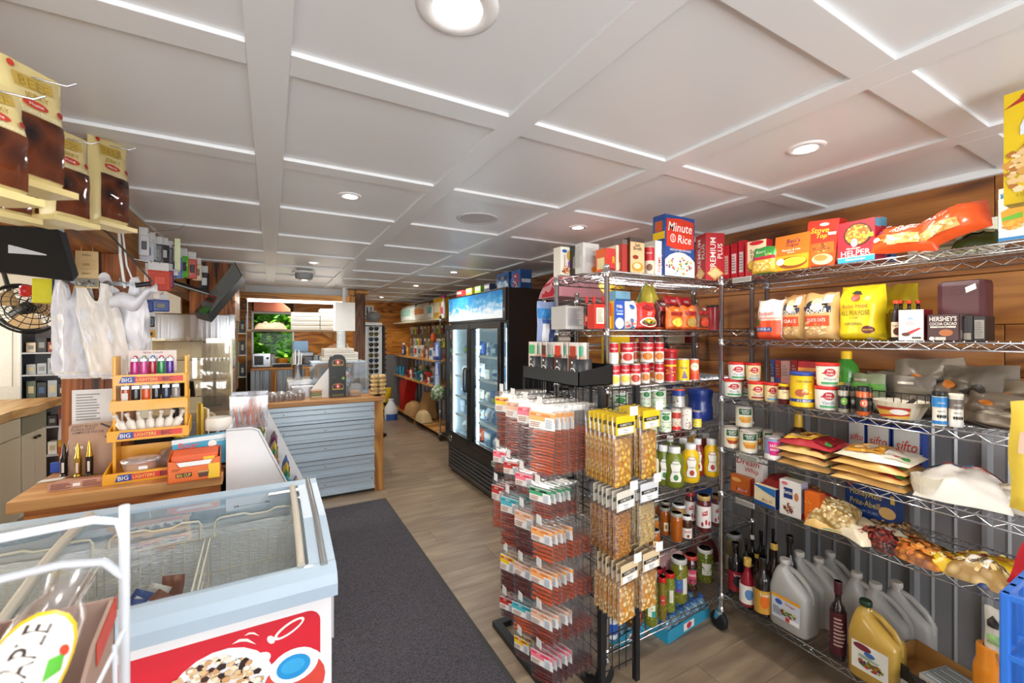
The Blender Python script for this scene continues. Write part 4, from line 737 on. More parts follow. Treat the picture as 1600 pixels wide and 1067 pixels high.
# -- bottom shelf --
z = G(RZ[5])
BOT = [(1134,1159,838,.17,'jar','#8a7a50','#9a9a9a','wide grey lidded jar behind the bottles by the chrome post', None),
 (1137,1162,853,.03,'wine','#141014','#1a1a1a','black syrup bottle with red labelled front nearest the chrome post',('#8e1c2a','#26202a')),(1155,1181,878,-.01,'bell','#8e1428','#c8a24a','red juice bottle with gold cap and white label',('#e8e2da','#5a8ac0')),(1178,1206,876,-.02,'wine','#1a1512','#1a1a1a','black syrup bottle with gold shoulder and orange fruit label',('#c8963a','#d86a1c')),
 (1175,1190,868,.08,'wine','#2a1410','#c8a24a','dark bottle with gold cap between the red and black bottles',('#3a2c28','#5a4a3a')),(1197,1222,853,.05,'wine','#1c1512','#c8a24a','dark bottle with gold cap and gold label behind the black syrup bottle',('#b8863a','#2a2420')),
 (1160,1172,846,.14,'wine','#1c1614','#2a2a2a','slim dark bottle in the second row left of centre',('#4a3a34','#2a2224')),(1169,1182,838,.2,'wine','#161214','#dcdcdc','slim dark bottle with silver cap in the back row',('#3a3234','#222')),(1182,1196,833,.22,'wine','#141214','#111','black bottle in the back row, tallest looking left one',('#332c2e','#222')),(1202,1214,829,.25,'wine','#121214','#111','black bottle at the very back against the metal wall',('#2c2a2e','#222')),(1222,1246,841,.1,'wine','#161214','#101012','black bottle with black cap right of the gold capped one',('#2e2a2c','#222')),(1186,1200,856,.13,'wine','#181214','#181818','dark bottle in the third row behind the gold shoulder',('#3a3030','#222'))]
for (a, b_, vt, t_, kd, c, lc, lb, sp) in BOT:
 rnd_(LR, kd, a, b_, vt, z, t_, lb, c, lc, ([('r',0,0,1,.75, sp[0]),('e',.5,.4,.1,.22, sp[1]),('t','Torani' if sp[1] == '#d86a1c' else 'Syrup',.5,.62,.1, WH, .22)] if sp else [('r',0,.1,1,.8,'#c8b98a')]),'syrup_bottle' if kd != 'jar' else 'pickle_jar','bottle' if kd != 'jar' else 'jar','bottles on the bottom shelf' if kd != 'jar' else None, y0=.08, y1=.6, lid_h=.09 if kd != 'bell' else .16, lid_r=.5 if kd != 'jar' else 1.03, coat=.6, rough=.15)
def jug(label, u, t_, z_, w_, d_, h_, body, capc, lab=None, drot=0., handle_back=1, name='vinegar_jug', cat='jug'):
 """rectangular jug: long side along local x, neck at the -x end, loop handle to +x"""
 q2 = LR.at(u, t_); o = thing(name, label, cat, (q2.x, q2.y, z_), LR.rz+drot); mb = MB(); N_ = 28
 def ring(cx, sx, sy, zz, pw=4): return [(cx+sx*math.copysign(abs(math.cos(t))**(2/pw), math.cos(t)), sy*math.copysign(abs(math.sin(t))**(2/pw), math.sin(t)), zz) for t in [2*math.pi*k/N_ for k in range(N_)]]
 X_ = -w_*.22
 rings = [ring(0, w_*.46, d_*.46,0,5), ring(0, w_*.5, d_*.5,.008,5), ring(0, w_*.5, d_*.5, h_*.56,5), ring(-w_*.01, w_*.48, d_*.48, h_*.62,4), ring(X_*.7, w_*.3, d_*.42, h_*.74,3), ring(X_, w_*.17, d_*.3, h_*.86,2), ring(X_, w_*.11, w_*.11, h_*.90,2), ring(X_, w_*.11, w_*.11, h_*.94,2)]
 vs = [v for r_ in rings for v in r_]
 mb.add(vs, [(i*N_+k, i*N_+(k+1) % N_, (i+1)*N_+(k+1) % N_, (i+1)*N_+k) for i in range(len(rings)-1) for k in range(N_)]+[tuple(reversed(range(N_)))], body, True)
 mb.obj('body', o)
 MB().path([(X_+w_*.1,0, h_*.88),(X_+w_*.3,0, h_*.85),(w_*.33,0, h_*.74),(w_*.45,0, h_*.63),(w_*.46,0, h_*.5)], w_*.07, body, 10).obj('handle', o)
 MB().lathe([(w_*.125, h_*.93),(w_*.13, h_*.935),(w_*.13, h_*.985),(w_*.115, h_)], C(capc, .4),20,(X_, 0,0)).obj('cap', o)
 if lab: art(MB(), lambda x, y, e: (x-w_*.0,-d_/2-e-.0005, y+h_*.14), w_*.72, h_*.36, lab).obj('printed_label', o)
 return o
MILK = C('#cfceca',.3, trans=.35, coat=.3, noise_amt=.02); VLAB = [('r',0,0,1,1,'#c9d0dc'),('p',[(0,.86),(1,.86),(1,1),(0,1)],'#e8a42a'),('e',.25,.7,.13,.11,'#3a5fa8'),('t','Vinegar',.65,.72,.13,'#c03a2a',.5),('b',.6,.35,.26,.16,['#4a7a34','#8ab04a','#7a3a2a','#d8c8a0'],40,.05),('r',.65,.03,.97,.2, WH),('r',.5,.03,.64,.2,'#c03a2a')]+lines(.05,.4,.15,.5,5,'#667')
jugs = [(1240,.06,.175,.12,.30,'front vinegar jug with colourful label on the bottom shelf', VLAB, 0),(1262,.19,.175,.10,.30,'plain vinegar jug directly behind the labelled one', None, 0),(1293,.22,.17,.10,.295,'third plain vinegar jug in the row going back', None, .0),(1310,.32,.16,.09,.30,'rearmost plain vinegar jug in the row against the metal wall', None, .0),(1353,.2,.16,.11,.31,'plain vinegar jug behind the dark wine bottle', None, -.1),(1385,.2,.17,.11,.30,'plain vinegar jug just behind the yellow juice jug', None, 0),(1418,.27,.17,.1,.31,'rightmost plain vinegar jug by the open cardboard tray', None, .0)]
for (u, t_, w_, d_, h_, lb, lab, dr) in jugs: jug(lb, u, t_, z, w_, d_, h_, MILK, '#c8c4bc', lab, dr)
rnd_(LR, 'wine',1296,1323,913, z, .0,'dark burgundy wine vinegar bottle standing in front of the jugs','#1e0e14','#4a1a22',[('r',0,0,1,1,'#4e1a26')]+lines(.36,.64,.2,.9,8,'#c8a8a0'),'vinegar_bottle','bottle', y0=.08, y1=.62, lid_h=.16, lid_r=.5, coat=.6, rough=.12)
JUICE = C('#cfa84a',.2, trans=.15, coat=.5)
jug('yellow juice jug with dark green cap on the bottom shelf',1370,.03, z, .165,.11,.295, JUICE, '#1c3a24',[('r',0,0,1,1,'#e6e6dc'),('e',.3,.85,.25,.12,'#7a2a3a'),('e',.5,.68,.15,.09,'#3a6ab0'),('b',.55,.3,.35,.14,['#5a2a4a','#a83a2a','#3f6a2a','#8a9a2a'],40,.06)]+lines(.2,.8,.48,.6,3,'#3a8a5a'),0, name='juice_jug')
# open cardboard tray with stacked tea packs
q_ = LR.at(1466,.08); tr = thing('cardboard_tray','open black and brown cardboard tray holding seasoning packs','box',(q_.x, q_.y, z), LR.rz-.2); KR = C('#a8793f',.8); KB = C('#1c1a1c',.5)
mb = MB(); mb.box(-.12,.12,-.085,.085,.075,.079, KR).box(-.12,-.117,-.085,.085,0,.15, KR).box(.117,.12,-.085,.085,0,.14, KB).box(-.12,.12,.082,.085,0,.15, KR).box(-.12,-.04,-.085,-.082,0,.13, KB).box(.04,.12,-.085,-.082,0,.1, KB).box(-.12,.12,-.088,-.085,0,.075, C('#b8b4ac',.6)); mb.obj('tray_walls', tr)
mb = MB().prism([(-.04,-.085),(.0,-.12),(.03,-.085)],.05,.12, KB); mb.obj('open_flap', tr)
art(MB(), lambda x, y, e: (x, -.0885-e, y),.24,.075,[('t','EVOLUTION',.5,.75,.2,'#333',.5),('r',.1,.1,.5,.5,'#d8d8d4'),('r',.55,.15,.9,.45,'#6a6a66')]).obj('printed_panel', tr)
for i in range(4):
 loc = Matrix.Translation((q_.x, q_.y, z+.08)) @ Matrix.Rotation(LR.rz-.2,4,'Z') @ Vector((.045,-.055+i*.035,0))
 mb = MB(); pr = k_box(mb, .12,.033,.05,'#9aa0a0',[('r',0,0,1,1,'#c9c4ba'),('t','REVOLUTION',.58,.62,.26,'#222',.7),('t','SEASONING',.58,.3,.18,'#333',.6),('e',.14,.4,.1,.3,'#8a4a2a')], None, [('r',.05,.1,.95,.9,'#7f8a8c'),('r',.1,.4,.7,.6,'#c8d0d0')])
 fin('seasoning_pack',['grey seasoning pack at the front of the open tray','second grey seasoning pack back in the open tray','third grey seasoning pack back in the open tray','rearmost grey seasoning pack in the open tray'][i],'pack','packs in the cardboard tray', loc, LR.rz-.2, mb, 'carton',[('printed_panel', pr)])
rnd_(LR, 'jar',1518,1573,1018, z, -.02,'round orange juice bottle with green lid at the front of the bottom shelf','#d8831a','#1f7a36', None, 'orange_juice_bottle','bottle', lid_h=.1, lid_r=.42, coat=.6, rough=.15)
rnd_(LR, 'jar',1545,1590,998, z, .11,'second round orange juice bottle behind the first','#cf7a18','#1f7a36', None, 'orange_juice_bottle','bottle', lid_h=.1, lid_r=.42, coat=.6, rough=.15)
q_ = LR.at(1563,.012); hb = thing('hanging_pouch','white pouch with a house emblem hung from the fifth shelf','bag',(q_.x, q_.y, .48), LR.rz)
mb = MB(); pr = k_bag(mb, .07,.02,.19,'#d9d4c8',[('p',[(.1,.7),(.5,.7),(.5,.8),(.3,.9),(.1,.8)],'#26221e'),('r',.1,.5,.8,.58,'#8ab86a'),('r',.1,.42,.7,.47,'#8ab86a'),('e',.6,.2,.25,.1,'#c88a4a')]); mb.obj('pouch', hb); pr.obj('printed_label', hb)
MB().path([(0,.0,.17),(.0,-.004,.2),(0,.006,.232),(0,.014,.228)],.0018, CHROME, 5).obj('hook', hb)

# label holders clipped to the shelf fronts
for k, (u, v, z_) in enumerate(((1155,437, RZ[0]),(1165,706, RZ[3]),(1160,788, RZ[4]),(1145,445, RZ[0]))):
 if k == 3: continue
 q_ = LR.at(u+4,-.006); t = thing('shelf_label_holder','clear grey price label holder clipped on the %s of the right rack' % ['top shelf','fourth shelf','fifth shelf'][k],'label holder',(q_.x, q_.y, z_-.03), LR.rz); MB().cbox(-.05,.05,-.002,.001,0,.026, C('#b8b8b4',.3),.001).box(-.047,.047,-.003,-.002,.004,.022, C('#8f8d86')).obj('holder', t)
# ======================= MIDDLE RACK =======================
MZ = [1.847,1.582,1.32,1.075,.787,.515,.16]
m0 = LM.at(948,0)
wire_rack('chrome wire rack standing across the aisle end with its caster beside the jerky display',(m0.x, m0.y),0,1.08,.385,1.865, MZ)
z = G(MZ[0])
LBL = lambda c, w, c2=WH: [('r',0,0,1,1, c),('t', w, .5,.72,.16, c2,.8)]+lines(.2,.8,.3,.55,3,'#999')
box(LM, 876,896,386, z, .24,.06,'blue topped pancake mix box leftmost on the top of the middle rack','#e8e2d4',[('e',.3,.85,.2,.06,'#2a5aa8'),('e',.75,.7,.3,.2,'#c8a04a'),('t','PANCAKE',.3,.5,.12,'#9a2a3a',.5,0,1),('b',.5,.18,.4,.15,['#c8602a','#e0a050','#8a3a1c'],30,.07),('e',.8,.4,.25,.16,'#8a5aa0')], name='pancake_mix_box')
box(LM, 898,908,384, z, .2,.05,'narrow dark box with yellow stripes beside the pancake mix box','#2a2a26',[('r',0,.6,1,.64,'#c8b83a'),('r',0,.2,1,.24,'#c8b83a'),('r',0,.85,1,.89,'#888')], name='cookie_box')
box(LM, 911,936,380, z, .14,.08,'silver grey carton with crimped foil top and small orange fruit','#cfccc8',[('e',.7,.14,.2,.1,'#d88a2a')]+lines(.15,.8,.35,.85,12,'#aaa8a6'), lines(.1,.9,.2,.9,14,'#b5b2ae'), name='drink_carton')
box(LM, 947,961,388, z, .03,.07,'red and orange cookie box behind the front chrome post','#c4251c',[('t','R',.85,.5,.3, YL, .3),('r',0,0,1,.12,'#7a1818')],[('r',0,0,1,1,'#e5642a'),('r',.15,.1,.85,.6,'#e8d8a0')], name='cookie_box')
box(LM, 963,968,383, z, .05,.07,'slim cream box beside the red cracker box','#e8dcc0',[],[('r',.1,.1,.9,.8,'#e0cba0')], name='cracker_box')
box(LM, 972,980,374, z, .03,.06,'slim red and grey box left of the tan broth carton','#a82a26',[('r',0,.85,1,1,'#6a605a')],[('r',0,0,1,1,'#b83a2c'),('r',0,.86,1,1,'#7a706a'),('r',.2,.1,.8,.3,'#e8d0a8')], name='cracker_box')
box(LM, 985,1007,372, z, .02,.08,'tan broth carton with dark brown top and golden bowl','#d9b88a',[('r',0,.88,1,1,'#4a3c36'),('t','Salt',.5,.8,.1,'#3a2a24',.7),('t','Broth',.5,.7,.1,'#3a2a24',.7),('e',.35,.45,.2,.06,'#8a2a1c'),('e',.5,.18,.4,.13,'#d8902a'),('e',.45,.2,.25,.08,'#ecd8a8')],[('r',0,0,1,1,'#8c4a30'),('r',0,.88,1,1,'#4a3c36')], name='broth_carton')
rnd_(LM, 'can',1005,1022,384, z, .02,'tall red and white soup canister beside the broth carton','#e0d2c0', None, [('r',0,.5,1,1,'#b8202a'),('r',0,.1,1,.5,'#e4d4b8'),('t','Campbells',.5,.78,.1, WH, .2),('e',.5,.25,.1,.13,'#7a4a34')],'soup_canister','can', y0=.02, y1=.97, span=5.8)
box(LM, 1024,1034,376, z, .02,.1,'narrow white box with upright red lettering beside the rice box','#f0eae0',[('t','THEME',.6,.3,.4,'#c22',.5,0,1)],[('r',0,0,1,1,'#e9e2d6'),('t','THEME',.6,.35,.4,'#c82a20',.6,0,1)], name='cracker_box')
box(LM, 1039,1085,361, z, .0,.075,'big blue and red instant rice box on top of the middle rack','#21498f',[('p',[(0,.0),(1,.0),(1,.26),(.85,.34),(.65,.39),(.5,.4),(.35,.39),(.15,.34),(0,.26)],'#f0ede4'),('b',.5,.17,.45,.14,['#c8482a','#4a8a3a','#e8d890','#7a3a8a','#e09a3a','#f8f6f0'],60,.035),('p',[(.04,.48),(.5,.44),(.96,.48),(.96,.93),(.5,.96),(.04,.93)],'#d23a26'),('t','Minute',.5,.81,.15, WH, .8,.15),('t','Rice',.64,.62,.14, WH, .5,.15),('e',.25,.62,.09,.07, WH),('e',.25,.62,.07,.055,'#d23a26'),('t','5',.25,.62,.07, WH, .1),('t','INSTANT BROWN RICE',.5,.43,.035, WH, .8),('r',0,0,1,.0, WH)],[('r',0,.0,1,.45,'#2a4a98'),('r',0,.6,1,.72, YL),('r',0,.72,1,.9,'#3a5a88'),('r',.2,.73,.8,.9,'#c85a2a')]+lines(.15,.85,.1,.55,7,'#cdd6e8'), name='rice_box', h=.3)
pp = [('t','PREMIUM',.38,.55,.3, WH, .78,0,1),('t','PLUS',.75,.62,.26, WH, .45,0,1),('p',[(.5,.0),(.95,.15),(.5,.3),(.05,.15)],'#d8a860'),('p',[(.5,.04),(.86,.15),(.5,.26),(.14,.15)],'#e9c88a')]
q_ = LM.at(1109,.06); mb = MB(); pr = k_box(mb, .105,.105,.255,'#b81c26', pp, pp)
fin('saltine_box','red saltine cracker box with two lettered faces turned cornerwise','box', None, (q_.x, q_.y, z), math.radians(-24), mb, 'carton',[('printed_panel', pr)])
# shelf 2
z = G(MZ[1])
box(LM, 884,912,478, z, .2,.12,'white carton with grey small print behind the far left post on the second level','#c8c4c0', lines(.1,.9,.15,.9,13,'#9a98a0'),[('r',0,0,1,1,'#b8b4b0')], name='stock_carton')
for k, (a, b_, t_) in enumerate(((912,922,.12),(923,933,.1),(937,946,.14))):
 rnd_(LM, 'bottle', a, b_, 463, z, t_, ['first cola syrup bottle with red cap, nearest the white carton','second cola syrup bottle with red cap, behind the red box','third cola syrup bottle with red cap, behind the chrome post'][k],'#24100c','#c8201c',[('r',.3,0,.7,.7,'#b8281c'),('r',.4,.3,.6,.6,'#e8c090')],'syrup_bottle','bottle','bottles on the second level', y0=.1, y1=.55, lid_h=.2, lid_r=.55, coat=.5)
box(LM, 929,946,475, z, .0,.05,'red box with cream nutrition panel left of the chrome post','#c22a1c',[('r',.15,.2,.85,.85,'#ece4c8')]+lines(.2,.8,.25,.8,10,'#888'), name='cocoa_box')
box(LM, 951,959,474, z, .02,.06,'narrow red and yellow box right of the chrome post','#d8402a',[('r',.2,0,1,.5,'#e8b83a')],[('r',0,0,1,1,'#b82a28')], name='cocoa_box')
box(LM, 960,976,470, z, .0,.05,'bright blue milk powder box on the second level','#2350b0',[('e',.5,.2,.42,.2,'#e8e0d0'),('t','Milk',.5,.8,.12, WH, .6),('t','Powder',.5,.65,.1,'#b8d0f0',.7),('r',.2,.5,.8,.56,'#b8d0f0')],[('r',0,0,1,1,'#e8b83a')], name='milk_powder_box')
box(LM, 962,985,455, z, .18,.06,'pale blue box behind the milk powder box','#7fb4d0',[('r',0,.5,1,.8,'#2a6fb0'),('r',0,0,1,.3,'#d8d8d0')], name='milk_powder_box')
bag(LM, 977,999,470, z, .0,.06,'white pouch with blue crest and red fruit on the second level','#e3e0da',[('e',.5,.8,.16,.09,'#2a60b0'),('b',.45,.2,.35,.18,['#c83a2a','#3a7ab8','#e8d0c0'],22,.08)], name='drink_mix_pouch')
bag(LM, 999,1028,472, z, -.005,.05,'red standing pouch with a white plate of bean chili','#c8302a',[('r',0,0,1,.03,'#8e1c1c'),('p',[(.1,.8),(.5,.92),(.9,.8),(.5,.72)],'#8e1a24'),('t','TACO',.5,.62,.07, WH, .5),('t','BOWL',.5,.54,.06, WH, .5),('e',.5,.27,.46,.19,'#efe4d0'),('e',.5,.25,.4,.14,'#7a2a1c'),('b',.5,.3,.25,.08,['#f0c83a','#e8b02a'],20,.06),('b',.5,.22,.35,.07,['#5a1c18','#a83a24','#3a7a3a'],24,.05)], name='chili_pouch')
q_ = LM.at(1010,.05)
lie(LM, 1012, z, .16,.13,.13,.24,'crumpled yellow and green snack bag behind the red chili pouch','#b8a83a',[('r',.1,.5,.9,.7,'#5a7a3a')], name='snack_bag', amp=.012)
POU = [(1029,1044,468,.05,'#4a1c18','#9a3a2a','dark maroon gravy pouch between the chili pouch and the orange one'),(1044,1052,474,.08,'#6a2418','#c8602a','dark red gravy pouch half hidden behind the orange one'),(1046,1069,479,-.005,'#d86a22','#e8c24a','orange taco filling pouch with a folded taco picture'),(1069,1091,478,.0,'#d4641f','#a88a4a','orange brown pouch right of the taco one'),(1090,1110,477,.005,'#6a3c24','#b8402a','brown chili pouch with red emblem near the right post'),(1042,1062,462,.14,'#b8242a','#e0a040','red seasoning pouch standing behind the taco pouch'),(1062,1084,464,.15,'#a81c24','#e8d0b0','red seasoning pouch in the back row left of the red canister')]
for (a, b_, vt, t_, c, c2, lb) in POU: bag(LM, a, b_, vt, z, t_, .045, lb, c, [('r',.1,.62,.9,.78,'#8e1c1c'),('e',.5,.32,.34,.2, c2),('t','CHILI',.5,.86,.07, WH, .6),('r',0,0,1,.08,'#b84a1c')], name='seasoning_pouch', group='standing pouches on the second level')
rnd_(LM, 'can',1104,1127,476, z, .2,'plain dark red canister behind the brown pouch','#a8202c','#141416', None, 'coffee_canister','canister', lid_h=.08)
# shelf 3 : soup cans
z = G(MZ[2])
def camp(c='#d8883a', l='#f0e8dc'): return [('r',0,0,1,.55, l),('r',0,.55,1,1,'#bd1f2a'),('t', "Campbells", .5,.74,.2, WH, .24,.2),('e',.5,.3,.13,.2, c),('e',.22,.3,.12,.2, c),('e',.78,.3,.12,.2, c),('t','Campbells',.2,.74,.18, WH, .2,.2),('t','Campbells',.8,.74,.18, WH, .2,.2)]
C3 = [(951,968,0,.0,0,'#e8d04a','front row red and white soup can with yellow bowl, right of the chrome post'),(968,984,0,.01,0,'#e8c850','front row soup can with pale bowl, second from the chrome post'),(983,1001,0,.0,0,'#b8402a','front row soup can with red flecked label, third from the chrome post'),(1001,1015,0,.02,0,'#d87a2a','front row soup can with orange bowl, fourth from the chrome post'),(1022,1037,0,.0,0,'#d8782a','front row soup can with orange bowl just left of the red bean can'),
      (951,966,0,.0,1,'#ddd','upper soup can with small print, right of the chrome post'),(969,990,0,.0,1,'#c83a2a','upper soup can with meatball label'),(1000,1021,0,.01,1,'#d87a2a','upper soup can with orange bowl, wider looking one'),(1022,1037,0,.0,1,'#d8782a','upper soup can with orange bowl beside the red tub'),(1013,1026,0,.09,0,'#d8782a','soup can in the second row of the lower layer'),(985,1000,0,.09,1,'#c8602a','soup can in the second row of the upper layer')]
for (a, b_, vt, t_, lv, c, lb) in C3: rnd_(LM, 'can', a, b_, 540, z+lv*.1005, t_, lb, '#c8c4c0', None, camp(c),'soup_can','can','red and white soup cans on the third level', h=.099, metal=.4, y0=.05, y1=.95, span=6)
rnd_(LM, 'can',1037,1057,561, z, -.005,'red bean can right of the soup cans','#c8c4c0', None, [('r',0,0,1,1,'#b8242a'),('r',0,.7,1,.78, YL),('b',.5,.4,.14,.25,['#8a3a1c','#e8c060','#c8602a'],26,.02)],'bean_can','can', metal=.4, y0=.05, y1=.95, span=6)
rnd_(LM, 'can',1057,1077,561, z, -.005,'bright yellow pea soup can between the bean can and the vegetable can','#c8c4c0', None, [('r',0,0,1,1,'#f0c81c'),('t','Habitant',.5,.62,.16,'#2a2a6a',.2),('p',[(.45,.1),(.5,.5),(.56,.3),(.6,.1)],'#6a5a8a')],'soup_can','can', metal=.4, y0=.05, y1=.95, span=6)
rnd_(LM, 'can',1077,1092,561, z, .0,'orange red vegetable soup can, rightmost of the front row','#c8c4c0', None, [('r',0,0,1,1,'#e8663a'),('e',.5,.65,.16,.2,'#e8e8d0'),('t','Veg',.5,.68,.16,'#3a8a4a',.14),('r',0,0,1,.3,'#d8482a')],'soup_can','can', metal=.4, y0=.05, y1=.95, span=6)
rnd_(LM, 'tub',1037,1058,539, z, .12,'red drink powder tub behind the bean can','#c2202a','#d83038',[('p',[(.3,.2),(.7,.3),(.7,.5),(.3,.6)],'#f0e0d8')],'drink_powder_tub','tub', lid_h=.12, lid_r=1.06, h=.16)
box(LM, 956,984,530, z, .22,.08,'bright yellow box behind the soup cans near the chrome post','#eac21a',[('r',.1,.3,.6,.6,'#a88a1a')], name='tea_box', h=.235)
for k, (u, c) in enumerate(((995,'#c8a02a'),(1010,'#1c1612'),(1024,'#1c1612'),(1040,'#241a14'))): rnd_(LM, 'bottle', u-8, u+8,524, z, .24,['amber bottle with brown cap behind the upper soup cans','first dark sauce bottle behind the upper soup cans','second dark sauce bottle behind the upper soup cans','third dark sauce bottle behind the upper soup cans'][k], c, '#5a3a1a' if k == 0 else '#111', None, 'sauce_bottle','bottle','sauce bottles at the back of the third level', h=.24, lid_h=.1, lid_r=.5, coat=.5)
# shelf 4
z = G(MZ[3])
VG = lambda c='#5a9a5a', top='#bcd8c0': [('r',0,0,1,1,'#dfe8d4'),('e',.5,.7,.1,.14,'#2e7a3a'),('r',0,.44,1,.52,'#c8c8b8'),('b',.5,.2,.2,.2,[c, '#8aba6a','#3a6a3a','#d8e0a0'],50,.014),('b',.2,.6,.14,.3,[c, '#9ac08a'],20,.02),('b',.8,.6,.14,.3,[c, '#9ac08a'],20,.02),('r',.4,.86,.6,.94,'#2e7a4a')]
C4 = [(1005,1027,0,0,'pale green vegetable can nearest the peanut bags'),(1029,1049,0,0,'pale green bean can, second from the peanut bags'),(1018,1041,.06,1,'upper green vegetable can with leafy label'),(1001,1017,.08,1,'upper green vegetable can half behind another'),(1003,1018,.1,0,'green vegetable can in the back row'),(955,981,.0,1,'wide green vegetable can showing above the yellow peanut headers'),(933,946,.0,1,'green vegetable can left of the chrome post above the hooks'),(955,975,.0,0,'green vegetable can beneath the wide one behind the peanut bags'),(1036,1050,.13,0,'green vegetable can behind the pale green bean can'),(933,946,.0,0,'green vegetable can at the foot of the left stack behind the hooks')]
for (a, b_, t_, lv, lb) in C4: rnd_(LM, 'can', a, b_, 0, z+lv*.1085, t_, lb, '#c8ccc8', None, VG(),'vegetable_can','can','green vegetable cans on the fourth level', h=.107, metal=.4, y0=.05, y1=.94, span=6)
rnd_(LM, 'can',1048,1064,643, z, .0,'tomato can with red label on the fourth level','#c8c4c0', None, [('r',0,0,1,1,'#d8d0c0'),('r',0,.6,1,.9,'#b83a2a'),('b',.5,.3,.2,.25,['#c83a20','#e8a060','#e84a2a'],30,.02),('r',.3,0,.7,.18,'#c8241c')],'tomato_can','can', metal=.4, y0=.04, y1=.94, h=.107)
rnd_(LM, 'can',1063,1081,641, z, -.005,'white bean can with scattered dark red beans','#c8c4c0', None, [('r',0,0,1,1,'#e9e2d8'),('b',.5,.7,.3,.25,['#6a1c24','#8a2a34'],9,.02),('b',.55,.2,.12,.16,['#6a1c24','#8a2430'],30,.018)],'bean_can','can', metal=.4, y0=.04, y1=.94, h=.107)
rnd_(LM, 'can',1082,1096,645, z, .0,'small blue and yellow can right of the white bean can','#c8c4c0', None, [('r',0,0,1,.55,'#e8d84a'),('r',0,.55,1,1,'#2a3a8a'),('b',.5,.3,.3,.28,['#2a3a7a', WH, '#e8c020'],30,.02)],'corn_can','can', metal=.4, y0=.04, y1=.94, h=.085)
q_, r_, h_ = place(LM, 1073,1115,611, z, .09,0, True)
ct = thing('coffee_tub','large royal blue coffee tub with moulded grip on the fourth level','tub',(q_.x, q_.y, z))
MB().lathe([(r_*.92,0),(r_, .01),(r_, h_*.4),(r_*.93, h_*.5),(r_*.93, h_*.7),(r_, h_*.8),(r_, h_*.88)], C('#16307c',.3, coat=.3),30).obj('body', ct)
MB().lathe([(r_*1.03, h_*.87),(r_*1.04, h_*.9),(r_*1.02, h_*.985),(r_*.9, h_)], C('#1c3a86',.35),30).obj('lid', ct)
art(MB(), lambda x, y, e: ((r_+e+.001)*math.sin(x/r_),-(r_+e+.001)*math.cos(x/r_), y), r_*4, h_*.4,[('r',.62,.28,.8,.4,'#c8242a'),('r',.72,.45,.76,.95,'#8aa0d0')], seg=20).obj('printed_label', ct)
mg = rnd_(LM, 'can',1050,1070,612, z+.108,.03,'patterned blue and white bean can stacked right of the upper green can','#c8c4c0', None, [('r',0,.6,1,1,'#22408e'),('r',0,.9,1,1,'#d83a20'),('b',.5,.3,.45,.3,[WH, '#222','#c8a060','#e8e0d0'],60,.022)],'bean_can','can', metal=.3, h=.1, y0=.04, y1=.94)
rnd_(LM, 'can',1044,1056,0, z, .1,'pale blue can supporting the patterned bean can','#a8b8c8', None, [('r',0,.2,1,.8,'#7a98b8')],'milk_can','can', metal=.3, h=.107)
# shelf 5 : squeeze bottles
z = G(MZ[4])
keyl = lambda c, t_: [('p',[(.41,.08),(.39,.25),(.43,.5),(.40,.75),(.45,.95),(.55,.95),(.60,.75),(.57,.5),(.61,.25),(.59,.08)],'#6a6250'),('p',[(.415,.1),(.40,.25),(.437,.5),(.41,.75),(.452,.93),(.548,.93),(.59,.75),(.563,.5),(.60,.25),(.585,.1)],'#ece8dc'),('t', t_, .5,.83,.08, c, .12),('t','SWEET',.5,.5,.06,'#444',.1),('e',.5,.28,.04,.12, c)]
Q5 = [(1040,1068,700,-.01,'#6f7a1e','Relish','green relish squeeze bottle in front, left of the yellow mustard'),(1066,1092,696,.0,'#e9bb14','Mustard','yellow mustard squeeze bottle in the middle of the fifth level'),(1100,1123,688,.01,'#e9b814','Mustard','yellow mustard squeeze bottle by the right chrome post'),(1026,1047,694,.05,'#68741c','Relish','green relish squeeze bottle just behind the front one'),(1010,1031,692,.09,'#59661a','Relish','green relish squeeze bottle, third from the front'),(1082,1098,689,.06,'#8a1c14','Ketchup','red ketchup squeeze bottle right of the middle mustard'),(1059,1076,691,.1,'#6f7a1e','Relish','green relish bottle behind the middle mustard'),(1096,1110,682,.12,'#7a1a12','Ketchup','red ketchup bottle in the back row near the right post'),(1040,1054,687,.17,'#59661a','Relish','green relish bottle in the back row'),(1000,1014,690,.14,'#59661a','Relish','green relish bottle at the back behind the cream tubes'),(1076,1090,683,.2,'#b88a1a','Mustard','mustard bottle in the last row')]
for (a, b_, vt, t_, c, nm, lb) in Q5: rnd_(LM, 'squeeze', a-2, b_+2, vt, z, t_, lb, c, '#e8e8e6', keyl('#3a7a3a' if nm == 'Relish' else '#a82a20', nm), {'Relish': 'relish_bottle','Mustard': 'mustard_bottle','Ketchup': 'ketchup_bottle'}[nm],'bottle','squeeze bottles on the fifth level', y0=.1, y1=.72, lid_h=.15, lid_r=.6, flat=.8, span=6, h=.2 if t_ < .08 else .205)
for k, (a, b_) in enumerate(((1004,1018),(1017,1030))):
 q_, r_, h_ = place(LM, a, b_, 718, z, .0,0, True); o = thing('mayonnaise_tube',['cream mayonnaise squeeze bottle standing on its cap, left one','cream mayonnaise squeeze bottle standing on its cap, right one'][k],'bottle',(q_.x, q_.y, z))
 MB().lathe([(r_*.5,0),(r_*.52,.02),(r_*.85,.024),(r_, .06),(r_*.9,.1),(r_, .15),(r_*.8,.165),(r_*.3,.17)], C('#dccfae',.35, coat=.3),20).obj('body', o); MB().lathe([(r_*.56,0),(r_*.56,.022)], C('#c8b890'),18).obj('cap', o)
rnd_(LM, 'squeeze',988,1000,735, z, .0,'small yellow bottle with white label between the peanut bags and the cream tubes','#e2bc1e','#d8c020',[('r',0,.3,1,.8,'#eee8d8')],'mustard_bottle','bottle', h=.13, lid_h=.15, lid_r=.5, y0=.1, y1=.7)
